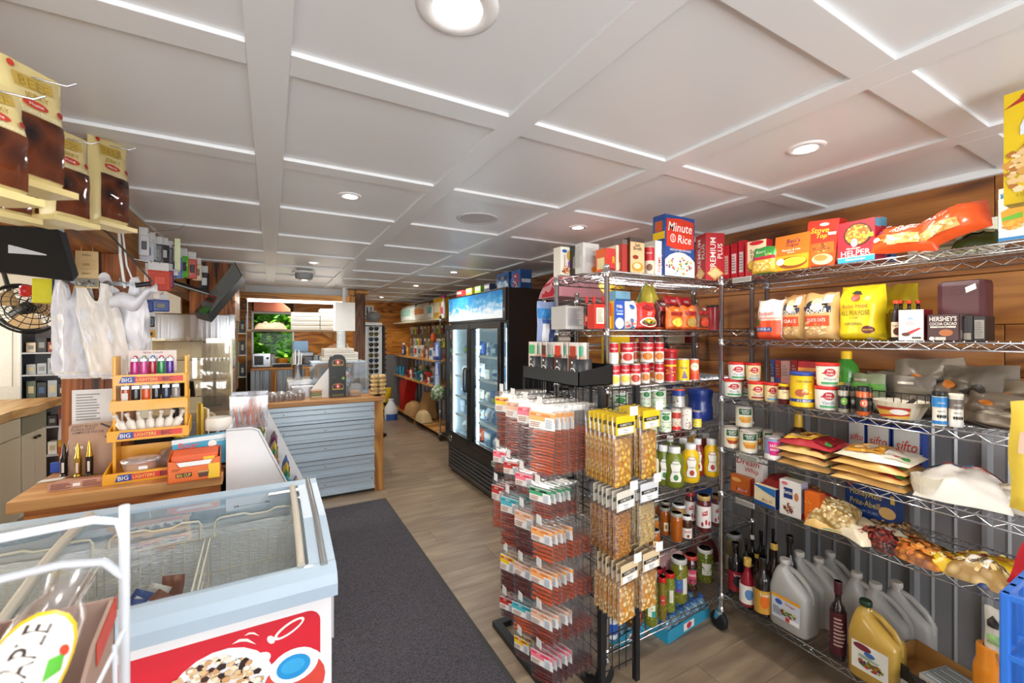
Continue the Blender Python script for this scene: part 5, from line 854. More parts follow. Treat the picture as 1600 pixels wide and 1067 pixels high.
# shelf 6 : honey and jam
z = G(MZ[5])
HO = '#a8560f'
hl = [('r',.42,.1,.58,.6,'#efe2bc'),('e',.5,.35,.04,.14,'#a87a2a')]
H6 = [(969,984,803,.06,0,.07),(984,998,808,.02,0,.07),(994,1011,815,-.02,0,.07),(1000,1013,809,.06,0,.07),(1014,1032,806,.0,0,.09),(999,1015,785,.12,0,.12),(1013,1030,790,.09,0,.1),(1031,1048,779,.08,0,.14),(1047,1067,783,.0,0,.14),(984,998,800,.12,0,.07),(1016,1030,777,.2,0,.12),(1033,1047,776,.17,0,.12)]
HLB = ['small honey jar leftmost on the sixth level','small honey jar, second from the left at the front','small honey jar nearest the shelf edge above the tan header cards','small honey jar just behind the one nearest the edge','slim taller honey jar right of the small ones','amber honey jar in the second row with cream label','amber honey jar in front of the cream labelled one','tall honey jar with cream label behind the tallest front jar','tallest honey jar at the front with plain side','small honey jar in the second row at the left','honey jar in the last row, left one','honey jar in the last row, right one']
for k, (a, b_, vt, t_, _, h_) in enumerate(H6): rnd_(LM, 'jar', a, b_, vt, z, t_, HLB[k], HO if k % 3 else '#b86a14','#a9a294', hl if k not in (8,) else None, 'honey_jar','jar','honey jars on the sixth level', h=h_, lid_h=.12, lid_r=.92, coat=.7, rough=.12, y0=.1, y1=.75)
rnd_(LM, 'jar',1065,1081,787, z, -.005,'hazelnut spread jar with white lid and red letters on its label','#4a2a18','#eceae6',[('r',0,.0,1,.6,'#ece4d8'),('t','nutella',.5,.42,.24,'#b8242a',.26),('e',.52,.15,.05,.1,'#7a3a1c')],'hazelnut_spread_jar','jar', h=.115, lid_h=.15, lid_r=.95, y0=.06, y1=.8)
jaml = [('r',0,.05,1,.95,'#ece4e0'),('p',[(.43,.7),(.57,.8),(.57,.6),(.43,.55)],'#c02a38'),('t','Jam',.5,.68,.12, WH, .1),('e',.53,.3,.03,.12,'#b82a34'),('e',.43,.2,.03,.1,'#8a2a44'),('e',.62,.25,.03,.1,'#b82a34')]
rnd_(LM, 'jar',1088,1111,779, z, .0,'red jam jar with white label and gold lid, left of its twin','#5a1418','#b8965a', jaml, 'jam_jar','jar','jam jars on the sixth level', lid_h=.12, lid_r=.95, coat=.6, y0=.1, y1=.76)
rnd_(LM, 'jar',1111,1129,777, z, .01,'red jam jar with white label half behind the chrome post','#5a1418','#8a6a4a', jaml, 'jam_jar','jar','jam jars on the sixth level', lid_h=.12, lid_r=.95, coat=.6, y0=.1, y1=.76)
rnd_(LM, 'jar',1070,1087,772, z, .1,'dark red jam jar in the second row','#4a1216','#a83038', jaml, 'jam_jar','jar','jam jars on the sixth level', lid_h=.12, lid_r=.95, coat=.6, y0=.1, y1=.76)
rnd_(LM, 'jar',1050,1072,777, z, .08,'peanut butter jar with a wide white lid','#b0803c','#dcdcdc',[('r',0,.1,1,.8,'#8ab0b8')],'peanut_butter_jar','jar', h=.13, lid_h=.1, lid_r=1)
box(LM, 1095,1112,765, z, .22,.05,'blue box behind the jam jars','#1f4a9a',[('r',.1,.3,.9,.7,'#4a7ac0')], name='biscuit_box')
# shelf 7 : pickles
z = G(MZ[6])
def pick(c, cols, u0, u1, vt, t_, lid, lb, lab, h=None, name='pickle_jar'):
 o = rnd_(LM, 'jar', u0, u1, vt, z, t_, lb, c, lid, [('b',.5,.5,.48,.46, cols, 90,.022)]+lab, name, 'jar','pickle jars on the lowest level', h=h, lid_h=.11, lid_r=.92, coat=.8, rough=.1, y0=.05, y1=.78)
wl_ = lambda c, c2: [('r',.38,.2,.62,.8, c),('r',.38,.55,.62,.7, c2),('r',.45,.25,.6,.4, c2)]
GP = ['#7a8a2a','#98a840','#5a6a1c','#aab85a']
pick('#6a7424',['#a8b04a','#8a9a34','#c0c66a','#768428'],1005,1028,900,-.01,'#d8d8d4','green olive jar with white lid at the front',[('r',.4,.2,.6,.75,'#e8e8d0'),('r',.4,.55,.6,.75,'#8ab83a'),('r',.5,.2,.6,.35,'#2a9a9a')], name='olive_jar')
pick('#7a6a20',['#c8b04a','#8a8a34','#a8482a'],1028,1042,906,.0,'#c8201c','small red lidded olive mix jar, left of its twin',[('r',.4,.45,.6,.75,'#c83a3a'),('t','Mix',.5,.6,.15, WH, .1)], name='olive_jar')
pick('#7a8424',['#a8b04a','#8a9a34'],1038,1055,900,.02,'#c8201c','red lidded olive jar with white label, right of its twin',[('r',.46,.3,.6,.75,'#e0dcd4')], name='olive_jar')
pick('#6a2420',['#a8b04a','#8a9a34'],1018,1036,893,.1,'#c8201c','red lidded jar behind the olive jars',[], name='pepper_jar')
pick('#7a7a24', GP, 1047,1075,880,.04,'#cfcfc8','pickle jar with white lid and purple blue label',[('r',.38,.4,.6,.7,'#3a6ab0'),('r',.38,.3,.6,.4,'#7a4a9a'),('r',.55,.25,.66,.75,'#e0dcd4')])
pick('#3a1c1c',['#4a5a2a','#6a7a3a'],1068,1091,874,.08,'#b83a30','pickled beet jar with patterned red lid and pink label',[('r',.38,.25,.62,.8,'#d0486a'),('t','Beets',.5,.62,.14, WH, .2),('b',.5,.35,.1,.12,['#5a1c34','#9a2a4a'],14,.03)], name='beet_jar')
pick('#6a7020', GP, 1088,1115,865,.09,'#d8d4cc','large pickle jar with white lid, rightmost on the lowest level',[('r',.4,.3,.62,.78,'#e4e0d8')])
pick('#8a4a1c',['#a8a04a','#b84a2a','#d8a84a','#5a6a2a'],975,1004,917,.02,'#b8b4ac','jar of mixed peppers with pink and black label just behind the popcorn bags',[('r',.36,.35,.64,.8,'#26181c'),('r',.36,.35,.64,.5,'#e84a8a'),('t','Vieux',.5,.66,.16,'#f0a0c0',.2)], h=.17, name='pepper_jar')
pick('#7a5a24',['#a8904a','#98503a'],962,978,915,.12,'#b8b4ac','jar of mixed peppers half hidden behind the pink labelled one',[('r',.36,.4,.64,.8,'#c84a7a')], h=.16, name='pepper_jar')
rnd_(LM, 'can',948,965,925, z, .02,'white and blue cream cheese style tub on the lowest level beside the post','#dfe3ea','#e8e8e8',[('r',0,0,1,.3,'#2a5ab8'),('t','CHEF',.5,.6,.2,'#28407a',.3,0)],'salt_tub','tub', lid_h=.1)
box(LM, 1012,1071,856, z, .16,.06,'long pink striped box behind the jars','#e3b4b8',[('r',.12,.4,.45,.85,'#a82440'),('t','Tea',.28,.62,.2, WH, .25)]+[('r',.02+.09*i, .9,.05+.09*i, 1,'#f0d8d0') for i in range(10)],[('r',0,0,1,1,'#e0a0b0')], name='pink_box', h=.17, drot=.12)
lie(LM, 1098, z, .28,.2,.12,.16,'dark red bag lying behind the pickle jars','#6a2420',[('r',.2,.3,.8,.6,'#a85a3a')], name='chip_bag')
# water trays on the floor under the rack
def wtray(label, u, t_, nx, rz):
 q2 = LM.at(u, t_); o = thing('water_bottle_tray', label, 'tray',(q2.x, q2.y, 0.0), rz); w_ = nx*.062; b_ = C('#2f9fc4',.35, coat=.3)
 mb = MB().box(-w_/2, w_/2,-.065,.065,.001,.004, b_).box(-w_/2, w_/2,-.067,-.065,.001,.065, b_).box(-w_/2, w_/2,.065,.067,.001,.065, b_).box(-w_/2-.002,-w_/2,-.065,.065,.001,.065, b_).box(w_/2, w_/2+.002,-.065,.065,.001,.065, b_); mb.obj('tray_walls', o)
 art(MB(), lambda x, y, e: (x, -.0675-e, y), w_, .065,[('r',.35,.2,.6,.8, WH),('e',.48,.5,.06,.25,'#c83a5a')]).obj('printed_panel', o)
 for i in range(nx):
  for j in range(2):
   bx = Vector((-w_/2+.031+i*.062,-.033+j*.066,.005)); p = Matrix.Translation((q2.x, q2.y, 0)) @ Matrix.Rotation(rz, 4,'Z') @ bx
   bt_ = thing('water_bottle','small bottled water in the '+label, 'bottle', p, 0,'bottles in the '+label)
   MB().lathe([(.025,0),(.029,.01),(.028,.05),(.025,.058),(.028,.07),(.02,.09),(.011,.1)], C('#8fc4e0',.12, trans=.4, coat=.6),16).obj('body', bt_); MB().lathe([(.013,.098),(.013,.112),(.011,.114)], C('#1f62b8'),14).obj('cap', bt_)
wtray('turquoise tray under the middle rack',1060,.12,6,.1); wtray('turquoise tray beside the jerky display foot',972,.2,3,.1)
# ======================= BACK RACK (between middle rack and cooler) =======================
L3 = Line((2.0,1.93),(0,-1)); p3 = (1.50,1.93)
wire_rack('short chrome wire rack standing behind the middle rack beside the cooler', p3,0,1.02,.33,1.79,[1.765,1.5,1.2,.85,.5,.16])
z = 1.766
lie(L3,893, z, .12,.34,.24,.16,'pink bag of marshmallows lying on the rack beside the cooler','#d8949c',[('b',.5,.5,.45,.42,['#f0c0c4','#e8a8ac','#f6dcd8'],80,.04),('r',.0,.3,.25,.8,'#b81c2c')], name='marshmallow_bag')
lie(L3,955, z, .16,.2,.18,.14,'yellow and red snack bag right of the pink marshmallows','#c8a43a',[('r',.3,.2,.7,.8,'#c83a3a'),('r',.72,.2,.95,.7,'#3a7ab8')], name='snack_bag')
for k, (a, b_, c, lb) in enumerate(((1000,1030,'#b83a3a','red bag between the racks'),(1040,1070,'#c8b89a','beige carton between the racks'),(1078,1100,'#8a2a2a','maroon carton between the racks'))):
 for j, zz in enumerate((1.501,1.201,.851)):
  box(L3, a, b_, 0, zz, .1,.1, lb+[' at eye level',' at waist level',' at knee level'][j],['#b83a3a','#c8b89a','#8a2a2a','#3a5a8a','#d8c48a'][(k+j*2) % 5],[('r',.1,.5,.9,.8,'#d8c8a8')]+lines(.1,.9,.1,.45,5,'#888'), name='stock_carton', h=.17)
for j, zz in enumerate((1.501,)):
 for i in range(5): 
  q2 = L3.at(866,.06); MB().cbox(-.08,.08,-.05,.05,0,.02, C('#d8c8bc',.7),.008).obj('white_packet', None, 'flat cream packet in the low pile beside the cooler'.replace(' number',''),(q2.x, q2.y, zz+.021*i), cat='packet', group='pile of flat cream packets')
q_ = L3.at(848,-.02); bb = thing('hanging_bag','blue and white bag hanging from the rack post beside the cooler','bag',(q_.x+.0, q_.y-.03,1.50),0)
mb = MB(); pr = k_bag(mb, .11,.05,.23,'#8fa0c8',[('r',0,.62,1,.85,'#2f7fc0'),('r',.1,.1,.5,.5,'#e8e8ee'),('p',[(.5,.0),(.9,.1),(.8,.55),(.55,.5)],'#2c3a6a'),('r',.1,.52,.9,.6,'#3a5aa0')],.2,.01); mb.obj('pouch', bb); pr.obj('printed_label', bb)
# ======================= JERKY DISPLAY =======================
jd = thing('display_stand','black wire grid stand covered in hanging jerky and popcorn bags','display stand',(1.22,1.40,0)); W0 = BLACKM
mb = MB(); PX, PY = .0,.0
for (a, b_) in ((0,0),(0,.62),(.2,0)): mb.box(a-.012, a+.012, b_-.012, b_+.012,.02,1.33, W0)
mb.obj('upright', jd)
g = MB()
for k in range(17): zz = .12+k*.075; g.tube((0,0, zz),(0,.62, zz),.003, W0,5); g.tube((0,0, zz),(.2,0, zz),.003, W0,5)
for k in range(12): g.tube((0,.052*k+.02,.1),(0,.052*k+.02,1.33),.0025, W0,5)
for k in range(5): g.tube((.04*k+.02,0,.1),(.04*k+.02,0,1.33),.0025, W0,5)
g.obj('wire_grid', jd)
MB().box(-.19,-.15,-.45,.65,0,.03, BLACK).box(-.15,.26,.61,.65,0,.03, BLACK).box(-.0,.04,-.45,.61,0,.03, BLACK).obj('base_frame', jd)
CHR = CHROME; WT = C('#e4e4e0',.5)
def jerky_mesh(w_, L_, lab, meat, nst, cols, vert=False):
 """returns (film, label, meat) meshes; origin at the hang hole, bag hangs down -z facing -y"""
 f = MB(); h1 = .045 if L_ > .18 else .035
 f.grid(lambda x, y: (w_*(x-.5),-.008*pill(x, y, 4)-.002+.0022*math.sin(x*31+y*17)*math.sin(y*23),.014-L_*y),9,12, CLEAR)
 l = MB(); sp = [('r',0,0,1,1,'#e6e2de'),('r',0,.45,1,.95, lab[0]),('r',.04,.72,.8,.86, lab[1]),('t','JERKY',.38,.79,.13, WH, .6),('r',.62,.05,.97,.7,'#e8e6e4')]+lines(.65,.95,.1,.6,6,'#7a8aa0')+lines(.06,.58,.08,.4,3,'#a87a60')
 art(l, lambda x, y, e: (x, -.0125-e, -h1*2.1+y+.012), w_*.86, h1*1.6, sp, e0=.0002, de=.0003)
 m = MB(); y0 = -h1*2.0; y1 = -L_+.022
 if not vert:
  for i in range(nst):
   zc = y0+(y1-y0)*(i+.5)/nst; r_ = abs(y1-y0)/nst*.46; ww = w_*.38; sk = .006*math.sin(i*1.7)
   m.path([(-ww, -.004, zc+sk),(-ww*.3,-.007, zc-sk*.4),(ww*.4,-.007, zc+.003),(ww, -.004, zc)], r_, cols[i % len(cols)],6)
 else:
  for i in range(nst):
   xc = -w_*.36+w_*.72*(i+.5)/nst; m.path([(xc, -.004, y0),(xc+.003,-.007,(y0+y1)/2),(xc, -.004, y1)], w_*.72/nst*.46, cols[i % len(cols)],6)
 return f.mesh('film'), l.mesh('printed_label'), m.mesh('jerky_sticks')
MEAT = [C('#7a3020',.3, coat=.4), C('#8c3a26',.3, coat=.4), C('#6a2818',.35, coat=.3)]; MEAT2 = [C('#4a1c1a',.35, coat=.3), C('#5a2420',.35, coat=.3)]; MEAT3 = [C('#b0502e',.3, coat=.4), C('#9c4428',.3, coat=.4), C('#a84a2a',.3, coat=.4)]
LAB = {'yellow': ('#e8c41c','#c8402a'),'tan': ('#e0b498','#c88a6a'),'pink': ('#e87a8a','#d83a5a'),'orange': ('#f0a860','#d87a3a'),'teal': ('#4fb0bc','#2a8a9a'),'green': ('#3f9a6a','#1c1c1c'),'red': ('#c23a30','#8e1c1c')}
HK = [(1.82,1.285,.27,'yellow', MEAT, 13,8,.13),(1.71,1.275,.26,'tan', MEAT, 13,7,.12),(1.60,1.27,.27,'pink', MEAT2,13,8,.13),(1.485,1.265,.29,'orange', MEAT3,14,9,.15),
      (1.86,1.01,.13,'pink', MEAT, 4,5,.1),(1.75,.985,.12,'red', MEAT2,4,5,.1),(1.63,.965,.12,'pink', MEAT, 4,5,.12),(1.50,.94,.15,'green', MEAT, 5,6,.13),
      (1.88,.84,.24,'red', MEAT3,11,6,.1),(1.76,.82,.26,'teal', MEAT, 11,7,.12),(1.63,.80,.22,'tan', MEAT2,8,7,.13),(1.49,.775,.16,'orange', MEAT3,4,9,.13),
      (1.64,.56,.17,'tan', MEAT2,6,6,.12),(1.49,.60,.16,'orange', MEAT3,4,9,.13),(1.78,.54,.2,'yellow', MEAT2,7,5,.1),
      (1.64,.38,.15,'teal', MEAT3,4,6,.14),(1.49,.43,.15,'tan', MEAT, 4,9,.13),(1.79,.33,.12,'red', MEAT2,4,5,.1),(1.65,.225,.12,'yellow', MEAT2,4,5,.1),(1.49,.265,.15,'pink', MEAT2,4,9,.13)]
ROWN = {0: 'top row',1: 'second row',2: 'third row',3: 'fourth row',4: 'fifth row',5: 'lowest row'}
COLN = lambda y: 'nearest the corner pole' if y < 1.55 else ('second from the corner pole' if y < 1.68 else ('third from the corner pole' if y < 1.8 else 'farthest from the camera'))
NW = ['zero','one','two','three','four','five','six','seven','eight','nine']
def pegs(y, zt, rown, coln):
 hk = MB().path([(0, y-1.40, zt+.0),(-.235, y-1.40, zt+.004),(-.25, y-1.40, zt+.018)],.0024, CHR, 6); h = hk.obj('peg_hook', jd)
 tg = MB().box(-.258,-.256, y-1.40-.017, y-1.40+.017, zt+.0, zt+.036, WT); t2 = tg.obj('price_tag', h)
for hi, (y, zt, L_, lk, meat, ns, n, w_) in enumerate(HK):
 row = 0 if hi < 4 else (1 if hi < 8 else (2 if hi < 12 else (3 if hi < 15 else (4 if hi < 18 else 5))))
 pegs(y, zt, row, 0); fm, lm_, mm = jerky_mesh(w_, L_, LAB[lk], meat, ns, meat, vert=(hi in (4,5,8)) and False)
 for i in range(n):
  x = .985+i*.026; lb = ('front jerky pouch with %s label, %s, %s' % (lk, ROWN[row], COLN(y))) if i == 0 else ('jerky pouch behind the front %s one, %s, %s' % (lk, ROWN[row], COLN(y)))
  t = thing('jerky_pouch', lb, 'pouch',(x, y, zt-.016), math.radians(-90+(22 if i < 2 else 16)+random.uniform(-5,5)),'jerky pouches on the %s peg %s' % (ROWN[row], COLN(y)))
  t.rotation_euler.y = random.uniform(-.04,.04)
  for nm, me in (('film', fm),('printed_label', lm_),('jerky_sticks', mm)):
   if nm == 'jerky_sticks' or i < 5 or nm == 'film': link(bpy.data.objects.new(nm, me), t)
# popcorn and peanut bags on the front face
POPM = nutmat('corn_nuts','#f3cf62','#b97b1c',62); PEAM = nutmat('peanut_bits','#d8a24a','#9c5c1e',110); SESM = nutmat('sesame_bits','#e0c890','#b89656',150); CRNM = nutmat('popped_corn','#f6e6a8','#c8862a',66)
def snack_mesh(w_, L_, hc, mat_, dark='#1c1c1c', hh=.062):
 f = MB(); f.grid(lambda x, y: (w_*(x-.5),-.012*pill(x, y, 4)-.003+.002*math.sin(x*29+y*19),.012-L_*y),8,12, CLEAR)
 l = MB(); art(l, lambda x, y, e: (x, -.017-e, -hh*1.15+y+.014), w_*.96, hh*1.15,[('r',0,0,1,1, hc),('r',.06,.42,.94,.62, dark),('t','HOMESTYLE',.5,.52,.12,'#e8e4da',.7),('r',.1,.04,.9,.38,'#f0eeea'),('t','Peanut',.5,.25,.11,'#555',.4),('t','Brittle',.5,.12,.09,'#777',.4)], e0=.0002, de=.0003)
 m = MB(); m.grid(lambda x, y: (w_*.82*(x-.5),-.005-.010*pill(x, y, 3)+.004*noise.noise(Vector((x*9, y*12,3))),-hh-.012-(L_-hh-.024)*y),14,18, mat_); m.grid(lambda x, y: (w_*.82*(x-.5),.004,-hh-.012-(L_-hh-.024)*y),1,1, mat_, flip=True)
 return f.mesh('film'), l.mesh('header_card'), m.mesh('snack_pieces')
SN = [(1.30,.965,1.255,.265,'#e3c21c', POPM, 'yellow header bag of corn nuts, left of the top pair',7,.115),(1.30,1.10,1.265,.265,'#e3c21c', POPM, 'yellow header bag of corn nuts, right of the top pair',6,.115),
      (1.30,.965,.975,.25,'#d8d2c4', PEAM, 'white header bag of peanut brittle bits in the middle pair',6,.115),(1.30,1.09,.985,.24,'#cfd0d4', SESM, 'white header bag of pale sesame crunch in the middle pair',6,.11),
      (1.30,.985,.70,.225,'#d8c09a', CRNM, 'tan header bag of caramel corn, left of the lowest pair',6,.11),(1.30,1.10,.715,.225,'#d8c09a', CRNM, 'tan header bag of caramel corn, right of the lowest pair',6,.105)]
for (y, x, zt, L_, hc, m_, lb, n, w_) in SN:
 x += .19
 hk = MB().path([(x-1.22,0, zt),(x-1.22,-.2, zt+.004),(x-1.22,-.215, zt+.016)],.0024, CHR, 6).obj('peg_hook', jd)
 MB().box(x-1.22-.019+.03, x-1.22+.019+.03,-.222,-.22, zt-.002, zt+.032, WT).obj('price_tag', hk)
 fm, lm_, mm = snack_mesh(w_, L_, hc, m_)
 for i in range(n):
  t = thing('snack_pouch', lb if i == 0 else 'bag queued behind the '+lb, 'bag',(x, y-.09+i*.026, zt-.016), random.uniform(-.06,.06)+.12,'snack bags on the peg of the '+lb)
  for nm, me in (('film', fm),('header_card', lm_),('snack_pieces', mm)): link(bpy.data.objects.new(nm, me), t)
# black tray of seasoning tubes above the stand
tb = thing('display_tray','black sloping tray fixed on top of the jerky stand','tray',(1.13,1.44,1.335)); mb = MB()
mb.box(0,.19,0,.46,0,.004, BLACK); mb.box(0,.004,0,.46,0,.062, C('#2f3234',.35)); mb.prism([(0,0),(.19,0),(.19,.09),(0,.062)],0,.004, BLACK, 'y').prism([(0,0),(.19,0),(.19,.09),(0,.062)],.456,.46, BLACK, 'y').box(.186,.19,0,.46,0,.09, BLACK); mb.obj('tray_walls', tb)
MB().box(.09,.1,.03,.04,-.1,0, BLACK).box(.09,.1,.42,.43,-.1,0, BLACK).obj('support_pin', tb)
for k in range(4):
 y = 1.44+.06+k*.113; cp = thing('black_sleeve_cup','black cup with white arc logo, %s from the corner pole in the black tray' % ['first','second','third','fourth'][k],'cup',(1.19, y, 1.3395), math.radians(-90),'black cups in the tray')
 MB().lathe([(.046,0),(.048,.11),(.045,.11),(.043,.004)], C('#2b2b2d',.4),26).obj('cup_wall', cp)
 lg = MB(); fn = fcyl(.0485)
 for a_ in range(12): t0 = math.pi*(a_/12); t1 = math.pi*((a_+1)/12); lg.add([fn(.02*math.cos(t0),.052+.02*math.sin(t0),.001), fn(.02*math.cos(t1),.052+.02*math.sin(t1),.001), fn(.016*math.cos(t1),.052+.016*math.sin(t1),.001), fn(.016*math.cos(t0),.052+.016*math.sin(t0),.001)],[(0,1,2,3)], WHITE)
 lg.add([fn(-.005,.09,.001), fn(.005,.09,.001), fn(.005,.1,.001), fn(-.005,.1,.001)],[(0,1,2,3)], WHITE); lg.obj('printed_logo', cp)
 cc = [[('#6a2c1c','#a83a20'),('#c8a080','#4fae8a')],[('#7a2a1c','#c83a20'),('#cfc0b0','#6ab894')],[('#c84a20','#5a2018'),('#8fc0a0','#d8d8d0')],[('#d8c8b8','#4fae6a'),('#d0b0a0','#5ab07a')]][k]
 for i in range(5):
  o = thing('spice_sachet','clear spice sachets standing in the %s black cup' % ['first','second','third','fourth'][k],'sachet',(1.19-.03+i*.014, y+.012*(-1)**i, 1.346), math.radians(-90)+random.uniform(-.3,.3),'spice sachets in the %s black cup' % ['first','second','third','fourth'][k])
  c1 = cc[i % 2]; mb = MB(); w_ = .07; mb.grid(lambda x, y: (w_*(x-.5),-.004*pill(x, y),.175*y),4,6, C('#d8cfc8',.2)).grid(lambda x, y: (w_*(x-.5),.001,.175*y),1,1, C('#c8c0b8',.3), flip=True); mb.obj('film', o)
  MB().grid(lambda x, y: (w_*.8*(x-.5),-.006-.003*pill(x, y),.02+.10*y),3,4, C(c1[0],.4)).grid(lambda x, y: (w_*.6*(x-.5),-.0075,.115+.045*y),1,1, C(c1[1],.4)).obj('printed_label', o)
# ======================= COOLER =======================
cx0, cx1, cy0, cy1, ch = 1.805,2.57,3.34,4.73,1.985
fr = thing('glass_door_cooler','tall black two door glass merchandiser cooler with blue lit header','refrigerator',(cx0, cy0,0)); D_ = cx1-cx0; L_ = cy1-cy0
KB2 = C('#151517',.3, coat=.2); WI = C('#dfeaf0',.4)
mb = MB(); mb.cbox(.03, D_, 0,.03,.02, ch, KB2).cbox(.03, D_, L_-.03, L_, .02, ch, KB2).box(D_-.03, D_, .03, L_-.03,.02, ch, KB2).box(.03, D_, .03, L_-.03, ch-.03, ch, KB2).box(.03, D_, .03, L_-.03,.02,.42, KB2); mb.obj('cabinet_shell', fr)
mb = MB().box(.06, D_-.04,.035,.04,.43,1.66, WI).box(.06, D_-.04, L_-.04, L_-.035,.43,1.66, WI).box(D_-.045, D_-.04,.035, L_-.035,.43,1.66, WI).box(.06, D_-.04,.035, L_-.035,.42,.43, WI).box(.06, D_-.04,.035, L_-.035,1.66,1.67, WI); mb.obj('liner', fr)
MB().box(.03, D_-.04,.03, L_-.03,1.67,1.69, KB2).obj('liner_top', fr)
LED = C('#e8f6ff',.4, emit=9)
MB().box(.045,.065, L_/2-.012, L_/2+.012,.47,1.62, LED).obj('light_strip', fr); MB().box(.045,.06, L_-.065, L_-.045,.47,1.62, LED).obj('light_strip', fr); MB().box(.045,.06,.045,.06,.47,1.62, LED).obj('light_strip', fr)
def icemat():
 m, nt, b = newmat('cooler_header_print'); N = nt.nodes; L = nt.links; tc = N.new('ShaderNodeTexCoord'); sp = N.new('ShaderNodeSeparateXYZ'); L.new(tc.outputs['Object'], sp.inputs[0])
 n = N.new('ShaderNodeTexNoise'); n.inputs['Scale'].default_value = 14; n.inputs['Detail'].default_value = 6; mp = N.new('ShaderNodeMapping'); mp.inputs['Scale'].default_value = (1,.8,1.6); L.new(tc.outputs['Object'], mp.inputs[0]); L.new(mp.outputs[0], n.inputs['Vector'])
 mr = N.new('ShaderNodeMapRange'); mr.inputs['From Min'].default_value = 1.72; mr.inputs['From Max'].default_value = 1.97; mr.inputs['To Min'].default_value = .55; mr.inputs['To Max'].default_value = -.25; L.new(sp.outputs['Z'], mr.inputs['Value'])
 ad = N.new('ShaderNodeMath'); ad.operation = 'ADD'; L.new(n.outputs['Fac'], ad.inputs[0]); L.new(mr.outputs[0], ad.inputs[1])
 cr = N.new('ShaderNodeValToRGB'); e = cr.color_ramp.elements; e[0].position = .3; e[0].color = lin('#1a7fc4'); e[1].position = .95; e[1].color = lin('#f2fbff'); k = e.new(.6); k.color = lin('#3fa8dc'); L.new(ad.outputs[0], cr.inputs[0]); L.new(cr.outputs[0], b.inputs['Base Color']); L.new(cr.outputs[0], b.inputs['Emission Color']); b.inputs['Emission Strength'].default_value = .35; b.inputs['Roughness'].default_value = .25; return m
MB().cbox(0,.03,0, L_, 1.69, ch, KB2,.004).obj('header_frame', fr); MB().box(-.003,0,.05, L_-.02,1.715, ch-.018, icemat()).obj('header_panel', fr)
MB().cbox(0,.03,0, L_, .03,.42, KB2,.004).obj('grille_housing', fr)
for k in range(6): MB().cbox(-.012,0,.05, L_-.05,.07+k*.04,.095+k*.04, C('#3a3b3e',.35),.004).obj('grille_louvre', fr)
MB().lathe([(.001,.012),(.035,.012),(.045,.006),(.048,0)], STEEL, 24, M=Matrix.Translation((-.0, L_-.06,.385)) @ Matrix.Rotation(-math.pi/2,4,'Y')).obj('lock_disc', fr)
tp = MB(); art(tp, lambda x, y, e: (-.002-e, -x+.2, y+.335),.13,.05,[('r',0,0,.42,1,'#e8e8e4'),('r',.5,0,1,1,'#e0e0dc'),('r',.06,.2,.36,.8,'#3a8a5a'),('r',.56,.15,.94,.85,'#c8402a')]); tp.obj('sticker', fr)
for d in range(2):
 y0 = .012 + d*(L_/2-.006); y1 = y0+L_/2-.018; dm = MB(); z0, z1 = .435,1.675; w_ = .055
 dm.cbox(-.045,-.002, y0, y1, z0, z0+w_, KB2,.006).cbox(-.045,-.002, y0, y1, z1-w_, z1, KB2,.006).cbox(-.045,-.002, y0, y0+w_, z0+w_, z1-w_, KB2,.006).cbox(-.045,-.002, y1-w_, y1, z0+w_, z1-w_, KB2,.006)
 do = dm.obj('door', fr); MB().box(-.026,-.022, y0+w_, y1-w_, z0+w_, z1-w_, GLASS).obj('glass_pane', do)
 hy = y1-.028 if d == 0 else y0+.028
 MB().path([(-.045, hy, .98),(-.085, hy, .985),(-.09, hy, 1.0),(-.09, hy, 1.2),(-.085, hy, 1.215),(-.045, hy, 1.22)],.009, BLACK, 8).obj('handle', do)
for k, zz in enumerate((.66,.87,1.1,1.34)):
 sh = MB().box(.05,.056,.045, L_-.045, zz-.012, zz+.012, C('#dfe6ea',.35))
 for i in range(30): sh.tube((.056,.05+i*(L_-.1)/29, zz),(D_-.05,.05+i*(L_-.1)/29, zz),.002, C('#dfe6ea',.35),4)
 sh.obj('shelf', fr)
rf = random.Random(11)
FC = ['#c8d8e4','#3a5a9a','#e8e4d8','#8fb04a','#b8c8d4','#d8d0c0','#6a8ab0','#c85a3a','#e8e8ec','#7a9ab8']
ADJ = {.43: 'cooler floor',.66: 'lowest cooler shelf',.87: 'second cooler shelf',1.1: 'third cooler shelf',1.34: 'top cooler shelf'}
